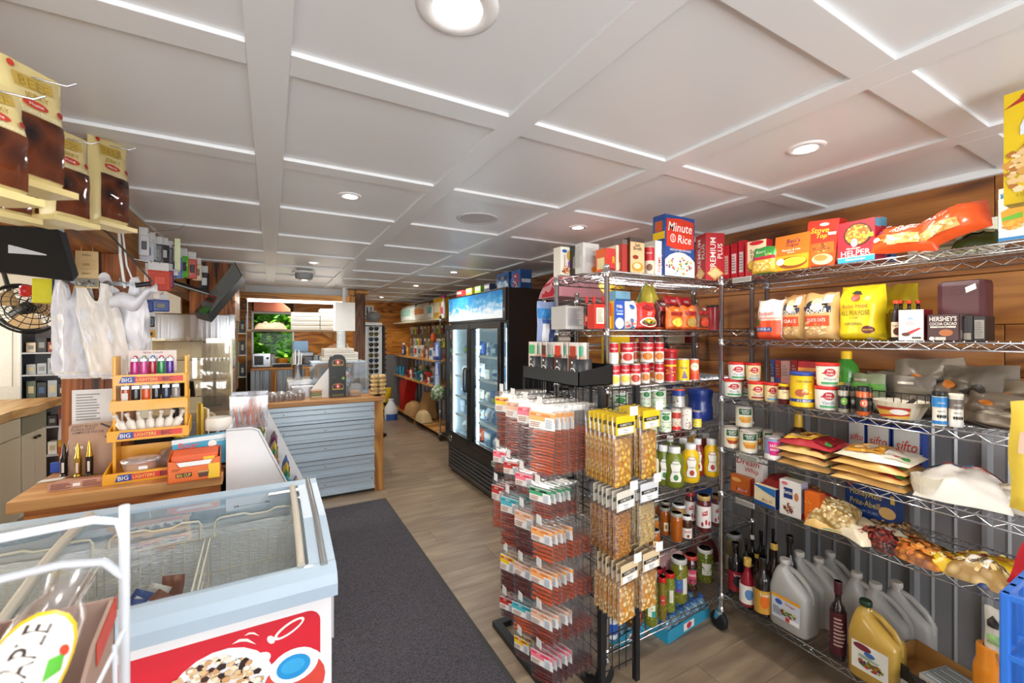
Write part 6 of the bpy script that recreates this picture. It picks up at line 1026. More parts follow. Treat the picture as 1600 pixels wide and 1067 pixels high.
for zz in (.43,.66,.87,1.1,1.34):
 y = .09; i = 0
 while y < L_-.1:
  kd = rf.choice(['bag','box','bag']) if zz != 1.34 else rf.choice(['jar','bag']); w_ = rf.uniform(.09,.15); hh = rf.uniform(.09,.15); c = rf.choice(FC)
  if y+w_ > L_-.06: break
  if L_/2-.06 < y+w_/2 < L_/2+.06: y += .05; continue
  loc = (cx0+.15, cy0+y+w_/2, zz+.014); mb = MB(); i += 1
  lb = '%s %s, item %s from the near door edge on the %s' % ({'bag': 'frozen food bag','box': 'frozen food box','jar': 'white bottle'}[kd],'','', ADJ[zz])
  lb = '%s on the %s, %s from the cooler\'s near end' % ({'bag': 'frozen food bag','box': 'frozen food box','jar': 'chilled jar'}[kd], ADJ[zz],['','first','second','third','fourth','fifth','sixth','seventh','eighth','ninth','tenth','eleventh','twelfth','thirteenth'][i])
  nm = {'bag': 'frozen_food_bag','box': 'frozen_food_box','jar': 'chilled_jar'}[kd]
  if kd == 'bag': pr = k_bag(mb, w_, .07, hh, c, [('r',.1,.4,.9,.7, rf.choice(FC)),('e',.5,.25,.3,.15, rf.choice(FC))],.3)
  elif kd == 'box': pr = k_box(mb, w_, .08, hh, c, [('r',.05,.5,.95,.9, rf.choice(FC)),('e',.5,.25,.3,.2, rf.choice(FC))])
  else: pr, lid = k_round(mb, 'jar', w_*.35, hh, c, '#e8e8e8', spec=[('r',.3,.2,.7,.8, rf.choice(FC))]); lid.m
  t = fin(nm, lb, kd if kd != 'jar' else 'jar','goods on the '+ADJ[zz], loc, -math.pi/2, mb, 'body',[('printed_label', pr)])
  y += w_+.02
box(Line((1.85,4),(-1,0)),776,795,433, ch+.001,.1,.16,'blue pictured box on top of the cooler, left one','#2f66b0',[('r',.1,.6,.9,.85,'#16305a'),('t','ICE',.5,.72,.15, WH, .7),('b',.5,.3,.4,.25,['#d8e8f4','#8ab8e0','#e8e8ee'],30,.08)],[('r',0,0,1,1,'#24508e'),('r',.1,.2,.9,.6,'#8ab0d8')], name='picture_box', h=.17)
box(Line((1.85,4),(-1,0)),799,813,432, ch+.001,.1,.12,'blue and red pictured box on top of the cooler, right one','#3a70b8',[('r',.2,.1,.8,.8,'#c83a4a'),('b',.5,.4,.4,.35,['#e8e8f0','#c83a3a','#2a50a0'],26,.09)],[('r',0,0,1,1,'#1f4c8a'),('r',.1,.3,.9,.5,'#c8d8e8')], name='picture_box', h=.165)
for k, (u, c, lb) in enumerate(((713,'#c83a3a','small pink box'),(728,'#d8b83a','small yellow box'),(742,'#8ab83a','small green box'),(756,'#3a4a6a','small navy box'))):
 box(Line((1.85,4),(-1,0)), u, u+9,452, ch+.001,.05,.07, lb+' in the row on top of the cooler', c, [('r',.1,.5,.9,.85, WH)], name='small_box', h=.09)
# ======================= FAR SHELVING on the right wall =======================
fx = 2.17
fs = wire_rack('tall chrome wire rack just beyond the cooler on the right wall',(2.18,6.05),-math.pi/2,1.2,.40,1.86,[1.80,1.5,1.17,.79,.45,.13])
lg = {'a': []}
FS = thing('wooden_shelving','long wooden shelving along the right wall in front of the back wall','shelving',(2.2,6.1,0))
for k, zz in enumerate((1.82,1.18,.78,.12)):
 b_ = MB().cbox(-.02,.38,0,2.75, zz-.03, zz, [WOODLX, WOODLX, WOODLX, WOODLX][k] if k else C('#cfc4a8',.5),.004).obj('shelf_board', FS)
for y in (.02,1.37,2.72): MB().cbox(.34,.38, y-.02, y+.02,0,2.0, WOODL, .003).cbox(-.0,.03, y-.015, y+.015,0,.12, WOODL, .003).obj('shelf_post', FS)
PB = MB().cbox(.33,.338,.05,2.7,1.25,1.75, C('#8a7a66',.7)); PB.obj('peg_panel', FS)
LF = Line((2.18,7),(-1,0))
names = ['paper_towel_pack','tissue_pack','cleaning_bottle','detergent_box']
def fitem(u0, u1, vt, z_, kind, c, c2, lb, t_=.02, name='household_item', cat='package', group=None, d=.14):
 q, w, hh = place(LF, u0, u1, vt, z_, t_, d); mb = MB(); lid = None; w = abs(w)
 hh = max(.05, hh)
 if kind == 'box': pr = k_box(mb, w, d, hh, c, [('r',.12,.3,.88,.8, c2)]+lines(.15,.85,.1,.28,2,'#888'))
 elif kind == 'bag': pr = k_bag(mb, w, d, hh, c, [('r',.12,.35,.88,.75, c2)],.4)
 else:
  q2, r_, hh = place(LF, u0, u1, vt, z_, t_, 0, True); q = q2; pr, lid = k_round(mb, 'bottle' if kind == 'bottle' else 'jar', min(r_, .1), max(.05, hh), c, c2, spec=[('r',.3,.15,.7,.8, c2)], y0=.1, y1=.55)
 return fin(name, lb, cat, group, (q.x, q.y, z_+.001),-math.pi/2, mb, 'body',[('printed_label', pr),('lid', lid)])
fitem(623,643,478,1.82,'bag','#e6ece4','#9fd0ba','mint and white paper towel pack on the highest wooden shelf', name='paper_pack'); fitem(645,664,474,1.82,'bag','#efe6d2','#e08a2a','white and orange paper towel pack on the highest wooden shelf', name='paper_pack'); fitem(666,675,473,1.82,'bag','#e8e8e0','#5ab0a8','white and teal paper roll pack on the highest wooden shelf', name='paper_pack')
fitem(677,688,466,1.82,'box','#e8b81c','#e8e0c8','yellow box at the near end of the highest wooden shelf', name='detergent_box'); fitem(689,697,460,1.82,'bottle','#ece8e4','#c83a8a','white bottle with magenta label on the far wire rack', name='cleaning_bottle', cat='bottle')
fitem(678,692,464,1.995,'bag','#ddd6c2','#c8c0a8','cream roll pack stacked above the yellow box', name='paper_pack') if False else None
SHC = [('#2a4a9a','#e8e8e8'),('#d8b02a','#c83a2a'),('#8a8a80','#4a4a4a'),('#e8e4d8','#c83a2a'),('#d8d0c0','#3a8aa0'),('#e07a3a','#f0e0c0'),('#c8c0b0','#a83a2a'),('#e8e8e4','#2a6a9a')]
rs = random.Random(21)
def row(u0, u1, n, z_, v0, v1, kinds, cols, what, group=None, t_=.03, d=.1):
 ORD = ['first','second','third','fourth','fifth','sixth','seventh','eighth','ninth','tenth','eleventh','twelfth']; CN = {'#2a4a9a': 'navy','#d8b02a': 'mustard','#8a8a80': 'grey','#e8e4d8': 'cream','#d8d0c0': 'beige','#e07a3a': 'orange','#c8c0b0': 'stone','#e8e8e4': 'white','#2aa0d0': 'bright blue','#b8342a': 'red','#1c8a6a': 'green','#7a8a9a': 'slate','#c8b89a': 'tan','#a8904a': 'ochre'}
 du = (u1-u0)/n
 for i in range(n):
  c, c2 = cols[i % len(cols)]; kd = kinds[i % len(kinds)]
  fitem(u0+i*du+.6, u0+(i+1)*du-.6, v0+(v1-v0)*i/n+rs.uniform(-3,3), z_, kd, c, c2,'%s %s, %s from the back wall on the %s' % (CN.get(c, 'pale'), {'box': 'box','bag': 'pouch','bottle': 'bottle','jar': 'pot'}[kd], ORD[i], what), t_=t_, name={'box': 'household_box','bag': 'household_pouch','bottle': 'household_bottle','jar': 'household_pot'}[kd], cat={'box': 'box','bag': 'pouch','bottle': 'bottle','jar': 'pot'}[kd], group='goods on the '+what, d=d)
row(628,682,9,1.18,538,545,['bottle','jar','box','box','bag'], SHC, 'upper plank shelf')
row(619,632,3,.78,574,574,['jar'],[('#2aa0d0','#1c80b0')],'lower plank shelf')
row(634,678,8,.78,578,588,['box','jar','box','box','bottle'],[('#b8342a','#1c1c1c'),('#e8e4d8','#b8342a'),('#7a8a9a','#2a2a2a'),('#1c8a6a','#2a3a9a'),('#e8e8e4','#2a4a8a')],'lower plank shelf near half')
row(640,676,6,.78,572,575,['box','jar','bag'],[('#a8904a','#5a8a4a'),('#7a8a9a','#2a4a5a'),('#c8b89a','#3a6a5a')],'lower plank shelf rear row', t_=.2)
# pegged small goods above the upper plank shelf
for r_ in range(2):
 for i in range(11):
  y = 6.25+i*.225; c, c2 = [('#b8b0a0','#3a3a3a'),('#a89a50','#5a7a3a'),('#8a5a40','#c8a080'),('#c8c4c0','#888'),('#d8d040','#3a8a3a'),('#4a4a50','#c83a3a')][(i*5+r_) % 6]
  t = thing('pegged_pack','%s carded pack, %s along the %s peg row of the wooden shelving' % ({'#b8b0a0': 'grey','#a89a50': 'olive','#8a5a40': 'brown','#c8c4c0': 'silver','#d8d040': 'yellow','#4a4a50': 'charcoal'}[c],['first','second','third','fourth','fifth','sixth','seventh','eighth','ninth','tenth','last'][i],['lower','upper'][r_]),'pack',(2.46, y, 1.37+r_*.22),-math.pi/2,'pegged packs behind the wooden shelving')
  mb = MB(); pr = k_box(mb, .10,.03,.14, c, [('r',.1,.1,.9,.6, c2),('r',.2,.7,.8,.9, WH)]); mb.obj('card', t); pr.obj('printed_panel', t)
 for i in range(11): MB().tube((.33,.15+i*.225,1.52+r_*.22),(.22,.15+i*.225,1.525+r_*.22),.004, CHROME, 5).obj('peg_hook', FS)
q = LF.at(661,.0); bo = thing('tall_orange_bottle','tall orange topped brown bottle standing above its neighbours on the upper plank shelf','bottle',(q.x+.17, q.y, 1.181)); MB().lathe([(.05,0),(.05,.22),(.03,.26),(.03,.3)], C('#8a4a34',.3),18).obj('body', bo); MB().lathe([(.034,.29),(.045,.33),(.03,.4),(.01,.43)], C('#e8622a',.4),16).obj('spray_top', bo)
# gas can, potato sacks and bags on the low shelf
q = LF.at(634,.1); gc = thing('fuel_can','red plastic fuel can on the lowest plank shelf','can',(q.x+.05, q.y, .121),-1.5)
MB().prism([(-.2,0),(-.2,.5),(-.16,.58),(.26,.62),(.1,.35),(.02,0)],-.11,.11, C('#c4211f',.35, coat=.3),'y').obj('body', gc); MB().lathe([(.035,.0),(.04,.02),(.04,.06),(.03,.07)], BLACK, 16,(-.17,0,.55)).obj('cap', gc); MB().path([(-.1,0,.59),(-.08,0,.66),(.15,0,.68),(.2,0,.62)],.016, C('#b81c1c',.35),8).obj('handle', gc)
def sack(lb, u, t_, z_, w_, d_, h_, c, c2, nm='potato_sack', rz=-1.5, cat='sack'):
 q = LF.at(u, t_); o = thing(nm, lb, cat, (q.x, q.y, z_), rz); mb = MB(); NZ[0] += 1; s_ = NZ[0]
 def f(x, y): b_ = pill(x, y, 3); return (w_*(x-.5), d_*(y-.5),.01+(h_-.01)*b_**.7+.03*b_*noise.noise(Vector((x*4, y*4, s_))))
 mb.grid(f, 14,12, C(c, .8)).grid(lambda x, y: (w_*(x-.5), d_*(y-.5),0),2,2, C(c, .8), flip=True); mb.obj('sack_body', o)
 art(MB(), lambda x, y, e: Vector(f(x/w_+.5, y/d_))+Vector((0,-.004,.004+e)), w_, d_, [('e',.4,.4,.15,.14, c2),('r',.3,.35,.5,.45,'#3a2416')], seg=10).obj('printed_label', o); return o
sack('brown paper potato sack lying in front of the fuel can',648,.1,.121,.36,.3,.24,'#b48a56','#8a6238'); sack('brown paper potato sack heaped higher behind the first',669,.21,.121,.4,.22,.46,'#a47c4a','#6a4a28', rz=-1.57)
sack('beige produce bag on the near part of the lowest plank shelf',662,.04,.121,.34,.18,.19,'#d8bc8a','#a8845a','produce_bag', cat='bag')
rc = thing('charcoal_bag','black and red striped bag near the foot of the far wire rack','bag',(2.35,5.6,.131),-1.5); mb = MB(); pr = k_lie(mb, .5,.3,.2,'#2a2220',[('p',[(.1,.1),(.3,.1),(.5,.9),(.3,.9)],'#a83a2a'),('p',[(.5,.1),(.7,.1),(.9,.9),(.7,.9)],'#d8c8a8'),('r',.05,.6,.2,.8,'#c86a2a')],.4,.02); mb.obj('bag_body', rc); pr.obj('printed_label', rc)
gb_ = thing('green_bin','dark green plastic bin under the far wire rack','bin',(2.4,5.75,0.0)); MB().box(-.15,.15,-.2,.2,.001,.012, C('#14523c',.5)).cbox(-.15,.15,-.2,-.19,.0,.085, C('#14523c',.5)).cbox(-.15,.15,.19,.2,.0,.085, C('#14523c',.5)).cbox(-.15,-.14,-.19,.19,.0,.085, C('#14523c',.5)).cbox(.14,.15,-.19,.19,.0,.085, C('#14523c',.5)).obj('bin_walls', gb_)
# wire rack goods
L5 = Line((2.18,5.5),(-1,0)); rk = random.Random(5)
for j, zz in enumerate((1.50,1.17,.79,.45)):
 for i in range(4):
  y0 = 5.0+i*.26; c, c2 = [('#3f9a3a','#2a3a9a'),('#d8c82a','#c8a01c'),('#e8dcd0','#c83a5a'),('#c8a888','#8a5a4a'),('#a8c83a','#2a8a5a'),('#d8d8d8','#4a7ab0')][(j*2+i*3) % 6]
  t = thing('household_pouch','%s package, %s from the cooler on the wire rack %s' % ({'#3f9a3a': 'green','#d8c82a': 'yellow','#e8dcd0': 'cream','#c8a888': 'tan','#a8c83a': 'lime','#d8d8d8': 'silver'}[c],['first','second','third','fourth'][i],['above eye level','at waist height','at knee height','near the floor'][j]),'package',(2.27, y0, zz+.002),-math.pi/2,'packages on the far wire rack')
  mb = MB(); pr = k_bag(mb, .2,.1, rk.uniform(.18,.26), c, [('r',.1,.3,.9,.7, c2),('e',.5,.5,.2,.12, WH)],.35); mb.obj('body', t); pr.obj('printed_label', t)
for j, (zz, c) in enumerate(((1.35,'#5a78b8'),(1.08,'#4a6ab0'),(.9,'#8fa8d0'))):
 t = thing('hanging_glove_pack','blue glove pack hanging from the near post of the far wire rack, %s' % ['highest','middle','lowest'][j],'pack',(2.155,6.10, zz-.12),-math.pi/2+.4); mb = MB(); pr = k_bag(mb, .13,.02,.22, c, [('p',[(.2,.1),(.8,.1),(.6,.9),(.4,.9)],'#c8d0e8')],.4); mb.obj('pouch', t); pr.obj('printed_label', t)
wb_ = thing('plush_wrapped_ball','white green patterned round package hanging low on the far rack post','package',(2.14,6.02,.62)); MB().lathe([(.02,-.02),(.09,.0),(.115,.07),(.1,.15),(.05,.2),(.02,.22)], nutmat('leaf_print','#e8e8e0','#5a7a4a',22),20).obj('wrapped_body', wb_)
# detergent jug on the floor by the back corner, yellow sacks
dj = thing('detergent_jug','white and blue liquid jug standing on the floor left of the wooden shelving','jug',(1.93,8.0,0)); MB().lathe([(.1,0),(.12,.02),(.12,.22),(.06,.32),(.045,.36)], C('#e6e8ea',.35),22).obj('body', dj); MB().lathe([(.05,.34),(.05,.39)], WHITE, 16).obj('cap', dj); art(MB(), fcyl(.1215),.3,.14,[('r',.1,.1,.9,.9,'#2a55a8')], seg=16).obj('printed_label', dj)
ys_ = thing('yellow_soil_bag','yellow and black bag slumped behind the counter end post','bag',(1.80,8.5,0)); mb = MB(); pr = k_bag(mb, .5,.25,.55,'#d8c01c',[('b',.5,.35,.4,.3,['#1c1c14','#e8e0b0','#3a3a1c'],36,.07)],.4,.02); mb.obj('bag_body', ys_); pr.obj('printed_label', ys_)
# ======================= SERVING COUNTER AND KITCHEN =======================
sv = thing('serving_counter','long counter faced with pale horizontal corrugated metal and a wooden top','counter',(0,4.44,0))
PALE = C('#c3d2de',.32,.35, noise_amt=.03, scale=3)
x0c, x1c = -.27,.905; Hc_ = .90
for k in range(5):
 za = .03+k*.174; zb = za+.167; mb = MB(); pts = []; Hh = zb-za
 for dz, h in ((0,.0),(.03,1),(.16,1),(.20,0),(.45,0),(.455,-.45),(.475,-.45),(.48,.25),(.52,0),(.73,0),(.735,-.45),(.755,-.45),(.76,.25),(.8,0),(1,0)): pts.append((za+dz*Hh, h*.028))
 n = len(pts); vs = [(x, -d-.002, z_) for x in (x0c, x1c) for (z_, d) in pts]; mb.add(vs, [(i, n+i, n+i+1, i+1) for i in range(n-1)], PALE); mb.obj('metal_panel', sv)
 sc_ = MB()
 for xx in (-.2,.1,.45,.88): sc_.lathe([(.006,0),(.006,.004),(.003,.006)], DSTEEL, 8, M=Matrix.Translation((xx, -.003, za+.1)) @ Matrix.Rotation(math.pi/2,4,'X'))
 sc_.obj('screws', sv, kind='stuff')
MB().box(x0c, x1c, .014,.03,0, Hc_, C('#2c2c2e',.6)).box(x1c-.02, x1c+.0,.02,2.2,0, Hc_, C('#8a8a88',.5)).obj('carcass', sv)
MB().cbox(x1c, x1c+.085,-.02,.12,0,.945, WOODL, .004).obj('end_post', sv)
MB().cbox(x0c, x1c+.11,-.035,.62, Hc_, .945, WOODTOP, .006).obj('worktop', sv)
CT = .946
kp = thing('corner_post','rough square timber post rising to the ceiling at the kitchen corner','post',(1.15,6.72,0)); kp['kind'] = 'structure'
MB().cbox(-.075,.075,-.075,.075,0, CEIL-.06, wood('dark_pine_v','#8a6040','#6a4630','#3a2418',(9,9,.8), rough=.6),.005).obj('post_timber', kp)
MB().cbox(-.075,.12,-.09,.12, CEIL-.06, CEIL-.013, WOODL, .003).obj('post_cap', kp)
hb_ = MB().cbox(-.62,1.06,6.62,6.66,2.05,2.13, WOODLX, .004).obj('trim_2', kind='structure'); MB().cbox(.98,1.07,6.662,8.88, CEIL-.09, CEIL-.013, WOODL, .004).obj('ceiling_beam', hb_); MB().cbox(.99,1.07,6.6,6.66,1.93,2.13, WOODL, .004).obj('bracket_block', hb_); MB().box(-.3,1.0,6.665,6.68,2.128, CEIL-.012, C('#c8cacc',.5)).obj('fascia', hb_)
ft = thing('fluorescent_light','long glowing fluorescent tube fixed under the kitchen header beam','light',(.33,6.72,2.045)); MB().cbox(-.62,.62,-.05,.05,.0,.04, WHITEG, .005).obj('housing', ft); MB().lathe([(.017,-.6),(.017,.6)], C('#fffaf2',.3, emit=10),14, M=Matrix.Translation((0,-.035,-.018)) @ Matrix.Rotation(math.pi/2,4,'Y')).obj('tube', ft)
# kitchen back area: white ceiling already; hanging shelf with pizza boxes
hs = thing('hanging_shelf','plank shelf hung across the kitchen opening holding flat pizza boxes','shelf',(.35,6.9,1.64)); MB().cbox(-.64,.66,-.17,.17,-.03,0, wood('grey_plank_x','#b09a80','#8f7a62','#5a4a38',(.8,7,7), rough=.6),.003).obj('shelf_board', hs); MB().prism([(.3,-.03),(.66,-.03),(.66,-.28)],.1,.13, WOODL, 'y').obj('bracket', hs)
for x in (-.63,.65): MB().box(x-.006, x+.006,-.01,.01,0,.59, DSTEEL).obj('hanger', hs)
PZ = C('#d9d2c6',.7); 
def pbox(lb, loc, w, d, h, grp, nm='pizza_box'):
 t = thing(nm, lb, 'box', loc, 0, grp); MB().cbox(-w/2, w/2,-d/2, d/2,0, h*.96, PZ, .003).obj('carton', t); MB().box(-w/2-.001, w/2+.001,-d/2-.0015,-d/2, h*.35, h*.42, C('#8a8072',.8)).obj('lid_seam', t)
for s_ in range(2):
 for k in range(4+s_): pbox('flat cardboard pizza box, %s from the bottom of the %s stack on the hanging shelf' % (['first','second','third','fourth','fifth'][k],['left','right'][s_]),(.43+s_*.37,6.9,1.641+k*.062),.36,.33,.058,'pizza boxes on the hanging shelf')
bg = thing('paper_bag','brown crumpled bag lying on the left of the hanging shelf','bag',(-.0,6.9,1.641)); mb = MB(); k_lie(mb, .4,.25,.09,'#b8957a',[],.7,.02); mb.obj('bag_body', bg)
# big white boxes hanging by the post, cup stack, boxes on the display
wbx = thing('white_carton','large white carton hung beside the corner post below the fluorescent tube','carton',(.90,6.45,1.62)); MB().cbox(-.13,.13,-.12,.1,0,.40, C('#f0eeea',.5),.006).obj('carton', wbx); MB().box(-.02,.02,-.01,.01,.4,.612, WHITE).obj('hanger', wbx)
# kitchen rear counter
kc = thing('kitchen_counter','rear kitchen counter with ribbed metal front under the window','counter',(0,0,0)); ribbed(kc, 'x',8.18,-.29,1.5,.0,.98, C('#a9b4bf',.35,.5, noise_amt=.04, scale=3),-1,.6, pitch=.2)
MB().cbox(-.29,1.52,8.16,8.85,.985,1.02, WOODTOP, .004).obj('worktop', kc); MB().box(-.29,1.5,8.19,8.8,0,.985, C('#666',.6)).obj('carcass', kc)
for x in (.04,.55): MB().cbox(x-.04, x+.04,8.11,8.155,0,.98, WOODL, .003).obj('upright', kc)
mw = thing('toaster_oven','silver toaster oven on the left of the rear kitchen counter','oven',(-.14,8.35,1.021)); MB().cbox(-.13,.14,-.12,.15,.01,.24, STEEL, .01).obj('body', mw); MB().box(-.1,.03,-.125,-.12,.05,.2, C('#2a2a2c',.2)).obj('glass_door', mw); MB().lathe([(.02,0),(.018,.02)], BLACK, 14, M=Matrix.Translation((.09,-.12,.16)) @ Matrix.Rotation(math.pi/2,4,'X')).obj('knob', mw); MB().box(-.1,.1,-.1,.1,0,.012, BLACK).obj('feet', mw)
gr_ = thing('contact_grill','black flat griddle beside the toaster oven','grill',(.16,8.3,1.021)); MB().cbox(-.14,.14,-.1,.1,.0,.05, BLACK, .01).obj('body', gr_); MB().box(-.13,.13,-.105,-.1,.06,.07, CHROME).box(-.13,-.12,-.105,-.1,.05,.06, CHROME).box(.12,.13,-.105,-.1,.05,.06, CHROME).obj('rail_handle', gr_)
ob = thing('orange_bowl','round orange tub behind the griddle','bowl',(.17,8.62,1.021)); MB().lathe([(.06,0),(.09,.03),(.1,.12),(.095,.14)], C('#d8902a',.4),20).obj('tub_body', ob)
mr_ = thing('drink_mixer','grey metal mixer machine on the rear kitchen counter','mixer',(.52,8.35,1.021)); MB().cbox(-.14,.14,-.1,.1,0,.04, DSTEEL, .008).cbox(-.12,.12,.0,.1,.04,.2, DSTEEL, .01).obj('body', mr_); MB().cbox(-.14,.14,-.11,.1,.17,.26, STEEL, .02).obj('head', mr_); MB().lathe([(.04,.04),(.05,.15)], STEEL, 16,(-.05,-.06,0)).obj('cup', mr_)
for k, (x, c, h, lb) in enumerate(((.02,'#e4e0d8',.2,'white squeeze bottle'),(.06,'#8ab0c8',.16,'pale blue spray bottle'),(.34,'#c8b890',.14,'cream tub'),(.72,'#b8d0d8',.18,'glass jar'),(.80,'#4a6a8a',.2,'blue grey bottle'),(.9,'#d8d0c0',.16,'beige canister'),(1.0,'#5a4a3a',.2,'brown bottle'),(1.12,'#e0dcd4',.14,'white tub'))):
 t = thing('kitchen_container', lb+' on the rear kitchen counter','container',(x, 8.66,1.021)); mb = MB(); pr, lid = k_round(mb, 'jar',.045, h, c, '#d8d8d8', spec=[('r',.3,.2,.7,.7,'#c8c0b0')]); mb.obj('body', t); lid.obj('lid', t)
# copper pan hanging / brown bowls
sk = thing('bread_bag','large clear bag of brown rolls on a kitchen stand behind the display case','bag',(.98,7.6,1.1)); mb = MB(); k_lie(mb, .62,.35,.3,'#b08a6c',[('b',.5,.5,.45,.42,['#a0704c','#c89a78','#d8b8a0'],60,.06)],.25,.03); mb.obj('bag_body', sk)
st_ = thing('prep_stand','pale wooden prep stand carrying the bag of brown rolls','table',(.98,7.6,0)); MB().cbox(-.36,.36,-.25,.25,1.05,1.095, WOODLX, .004).obj('top', st_)
for x in (-.33,.33):
 for y in (-.22,.22): MB().cbox(x-.025, x+.025, y-.025, y+.025,0,1.05, WOODL, .003).obj('leg', st_)
pc = thing('storage_crate','blue plastic crate seen behind the kitchen window edge','crate',(.46,8.6,1.28)); MB().cbox(-.12,.12,-.1,.1,0,.18, C('#8fb4d8',.5),.01).obj('crate_body', pc); MB().box(-.1,.1,-.08,.08,-.25,0, DSTEEL).obj('riser', pc)
cr_ = thing('red_round_sign','small brick red gable shaped cover hanging in the kitchen top left','sign',(-.02,8.0,1.95)); MB().prism([(-.22,0),(-.22,.14),(-.1,.22),(.1,.22),(.3,.05),(.3,0)],-.02,.02, C('#b8664a',.7),'y').obj('panel', cr_); MB().box(-.1,-.08,-.005,.005,.2,.29, DSTEEL).obj('hanger', cr_)
# ---- things on the serving counter ----
def cpos(u, v=None, t=.1): return P(u, HZ, Y=4.44+t)
for k, u in enumerate((424,438,454,468)):
 p = cpos(u, t=.1); t = thing('muffin_cup','clear domed muffin tub, %s from the left along the counter edge' % ['first','second','third','fourth'][k],'container',(p.x, p.y, CT),0,'muffin tubs on the serving counter')
 MB().lathe([(.034,0),(.047,.045),(.04,.058),(.015,.066)], nutmat('muffin','#8a5a34','#5a3418',40),18).obj('muffin', t); MB().lathe([(.048,.0),(.054,.048),(.05,.07),(.03,.085),(.005,.09)], CLEARM, 18, cap=False).obj('clear_lid', t)
p = cpos(494, t=.12); 
for k in range(3):
 t = thing('wrapped_sandwich','wrapped sandwich bar, %s in the small pile on the counter' % ['lowest','middle','topmost'][k],'food',(p.x, p.y, CT+k*.028),0,'pile of wrapped bars'); MB().cbox(-.048,.048,-.03,.03,0,.026, C(['#d8c8a0','#8aa06a','#c8a080'][k],.5),.006).box(-.049,.049,-.031,.031,.01,.015, C('#6a3a28')).obj('bar', t)
cf = thing('coffee_bag_box','black display box of coffee with red and gold oval emblems','box', tuple(cpos(527, t=.12).xy)+(CT,)); mb = MB(); mb.prism([(-.075,0),(-.075,.36),(-.06,.40),(-.03,.42),(.03,.42),(.06,.40),(.075,.36),(.075,0)],-.05,.05, C('#151412',.4),'y'); mb.obj('carton', cf)
em = lambda cy: [('e',.5, cy, .36,.075,'#b8963a'),('e',.5, cy, .33,.062,'#1c1612'),('e',.5, cy+.01,.16,.06,'#c83a2a'),('p',[(.44, cy+.04),(.52, cy+.04),(.56, cy-.02),(.46, cy-.03)],'#f0e0c8'),('p',[(.1, cy-.05),(.9, cy-.05),(.8, cy-.075),(.2, cy-.075)],'#b8963a')]
art(MB(), fbox(.15,.1),.15,.42, em(.82)+em(.26)+[('e',.82,.45,.09,.035,'#8ab83a'),('r',.1,.46,.4,.5,'#333'),('r',.15,.03,.85,.09,'#5a4a1c')]).obj('printed_panel', cf)
dcx = .66
dc = thing('pastry_display','curved clear plastic display case on the serving counter beneath white boxes','display case',(.70,4.95, CT)); BLg = film('case_film','#e4eef4',.22,.05,.06)
mb = MB(); mb.grid(lambda x, y: (-.33+.52*x, -.24+.10*(1-math.cos(y*math.pi/2)),.30*math.sin(y*math.pi/2)+.02),2,8, BLg).grid(lambda x, y: (-.33+.52*x, .2,.02+.3*y),1,1, BLg).grid(lambda x, y: (-.33,-.24+.1*(1-math.cos(y*math.pi/2))+(.44-.1*(1-math.cos(y*math.pi/2)))*x, .02+.3*math.sin(y*math.pi/2)),4,6, BLg).grid(lambda x, y: (.19,-.24+.1*(1-math.cos(y*math.pi/2))+(.44-.1*(1-math.cos(y*math.pi/2)))*x, .02+.3*math.sin(y*math.pi/2)),4,6, BLg); mb.obj('clear_shell', dc); MB().cbox(-.34,.2,-.25,.21,0,.02, C('#8a9aa8',.4),.004).obj('base', dc); MB().cbox(-.34,.2,-.15,.21,.322,.335, C('#b8c8d4',.4),.003).obj('top_board', dc); MB().box(-.32,.18,-.2,.18,.16,.165, BLg).obj('inner_shelf', dc)
for k, (dx, dy, dz, w, d, h) in enumerate(((-.06,.03,.336,.36,.26,.045),(-.05,.03,.382,.34,.26,.05),(-.07,.04,.433,.30,.25,.04),(.12,.0,.474,.1,.2,.04))):
 if k == 3: continue
 pbox('white takeout box, %s of the stack on the pastry display' % ['lowest','middle','topmost'][k],(.70+dx, 4.95+dy, CT+dz), w, d, h, 'white boxes on the pastry display','takeout_box')
cs = thing('cup_stack','tall stack of clear plastic lids standing on the white boxes','stack',(.66,4.95, CT+.474)); mb = MB()
for k in range(16): mb.lathe([(.042, k*.012),(.046, k*.012+.004),(.046, k*.012+.008),(.041, k*.012+.011)], C('#dfe4e2',.3),18, cap=False)
mb.obj('stacked_lids', cs)
for k, u in enumerate((556,566)):
 p = cpos(u, t=.1); t = thing('clamshell_sandwich','clear clamshell with a toasted sandwich beside the coffee box, %s' % ['left','right'][k],'container',(p.x, p.y, CT),0)
 if k: t.location.y += .0; t.location.x += .02
 MB().cbox(-.055 if k == 0 else -.03,.03,-.05,.05,.035,.06, C('#c8945a',.6),.008).obj('sandwich', t); MB().lathe([(.055,0),(.075,.05),(.07,.09),(.05,.125),(.03,.13)], CLEARM, 8,(-.01,0,0), cap=False, smooth=False).obj('clear_box', t)
 if k == 0: break
RL = nutmat('bread_crust','#e0c48a','#b8935a',30)
for k in range(10):
 lv = k//2; p = cpos(585+12*(k % 2), t=.1); t = thing('bread_roll_pack','bagged pale bread rolls, %s column, %s from the bottom, above the end post' % (['left','right'][k % 2],['first','second','third','fourth','fifth'][lv]),'bread',(p.x, p.y, CT+lv*.042),0,'bread packs on the counter end'); MB().lathe([(.025,0),(.043,.012),(.043,.028),(.025,.042)], RL, 16).obj('rolls', t)
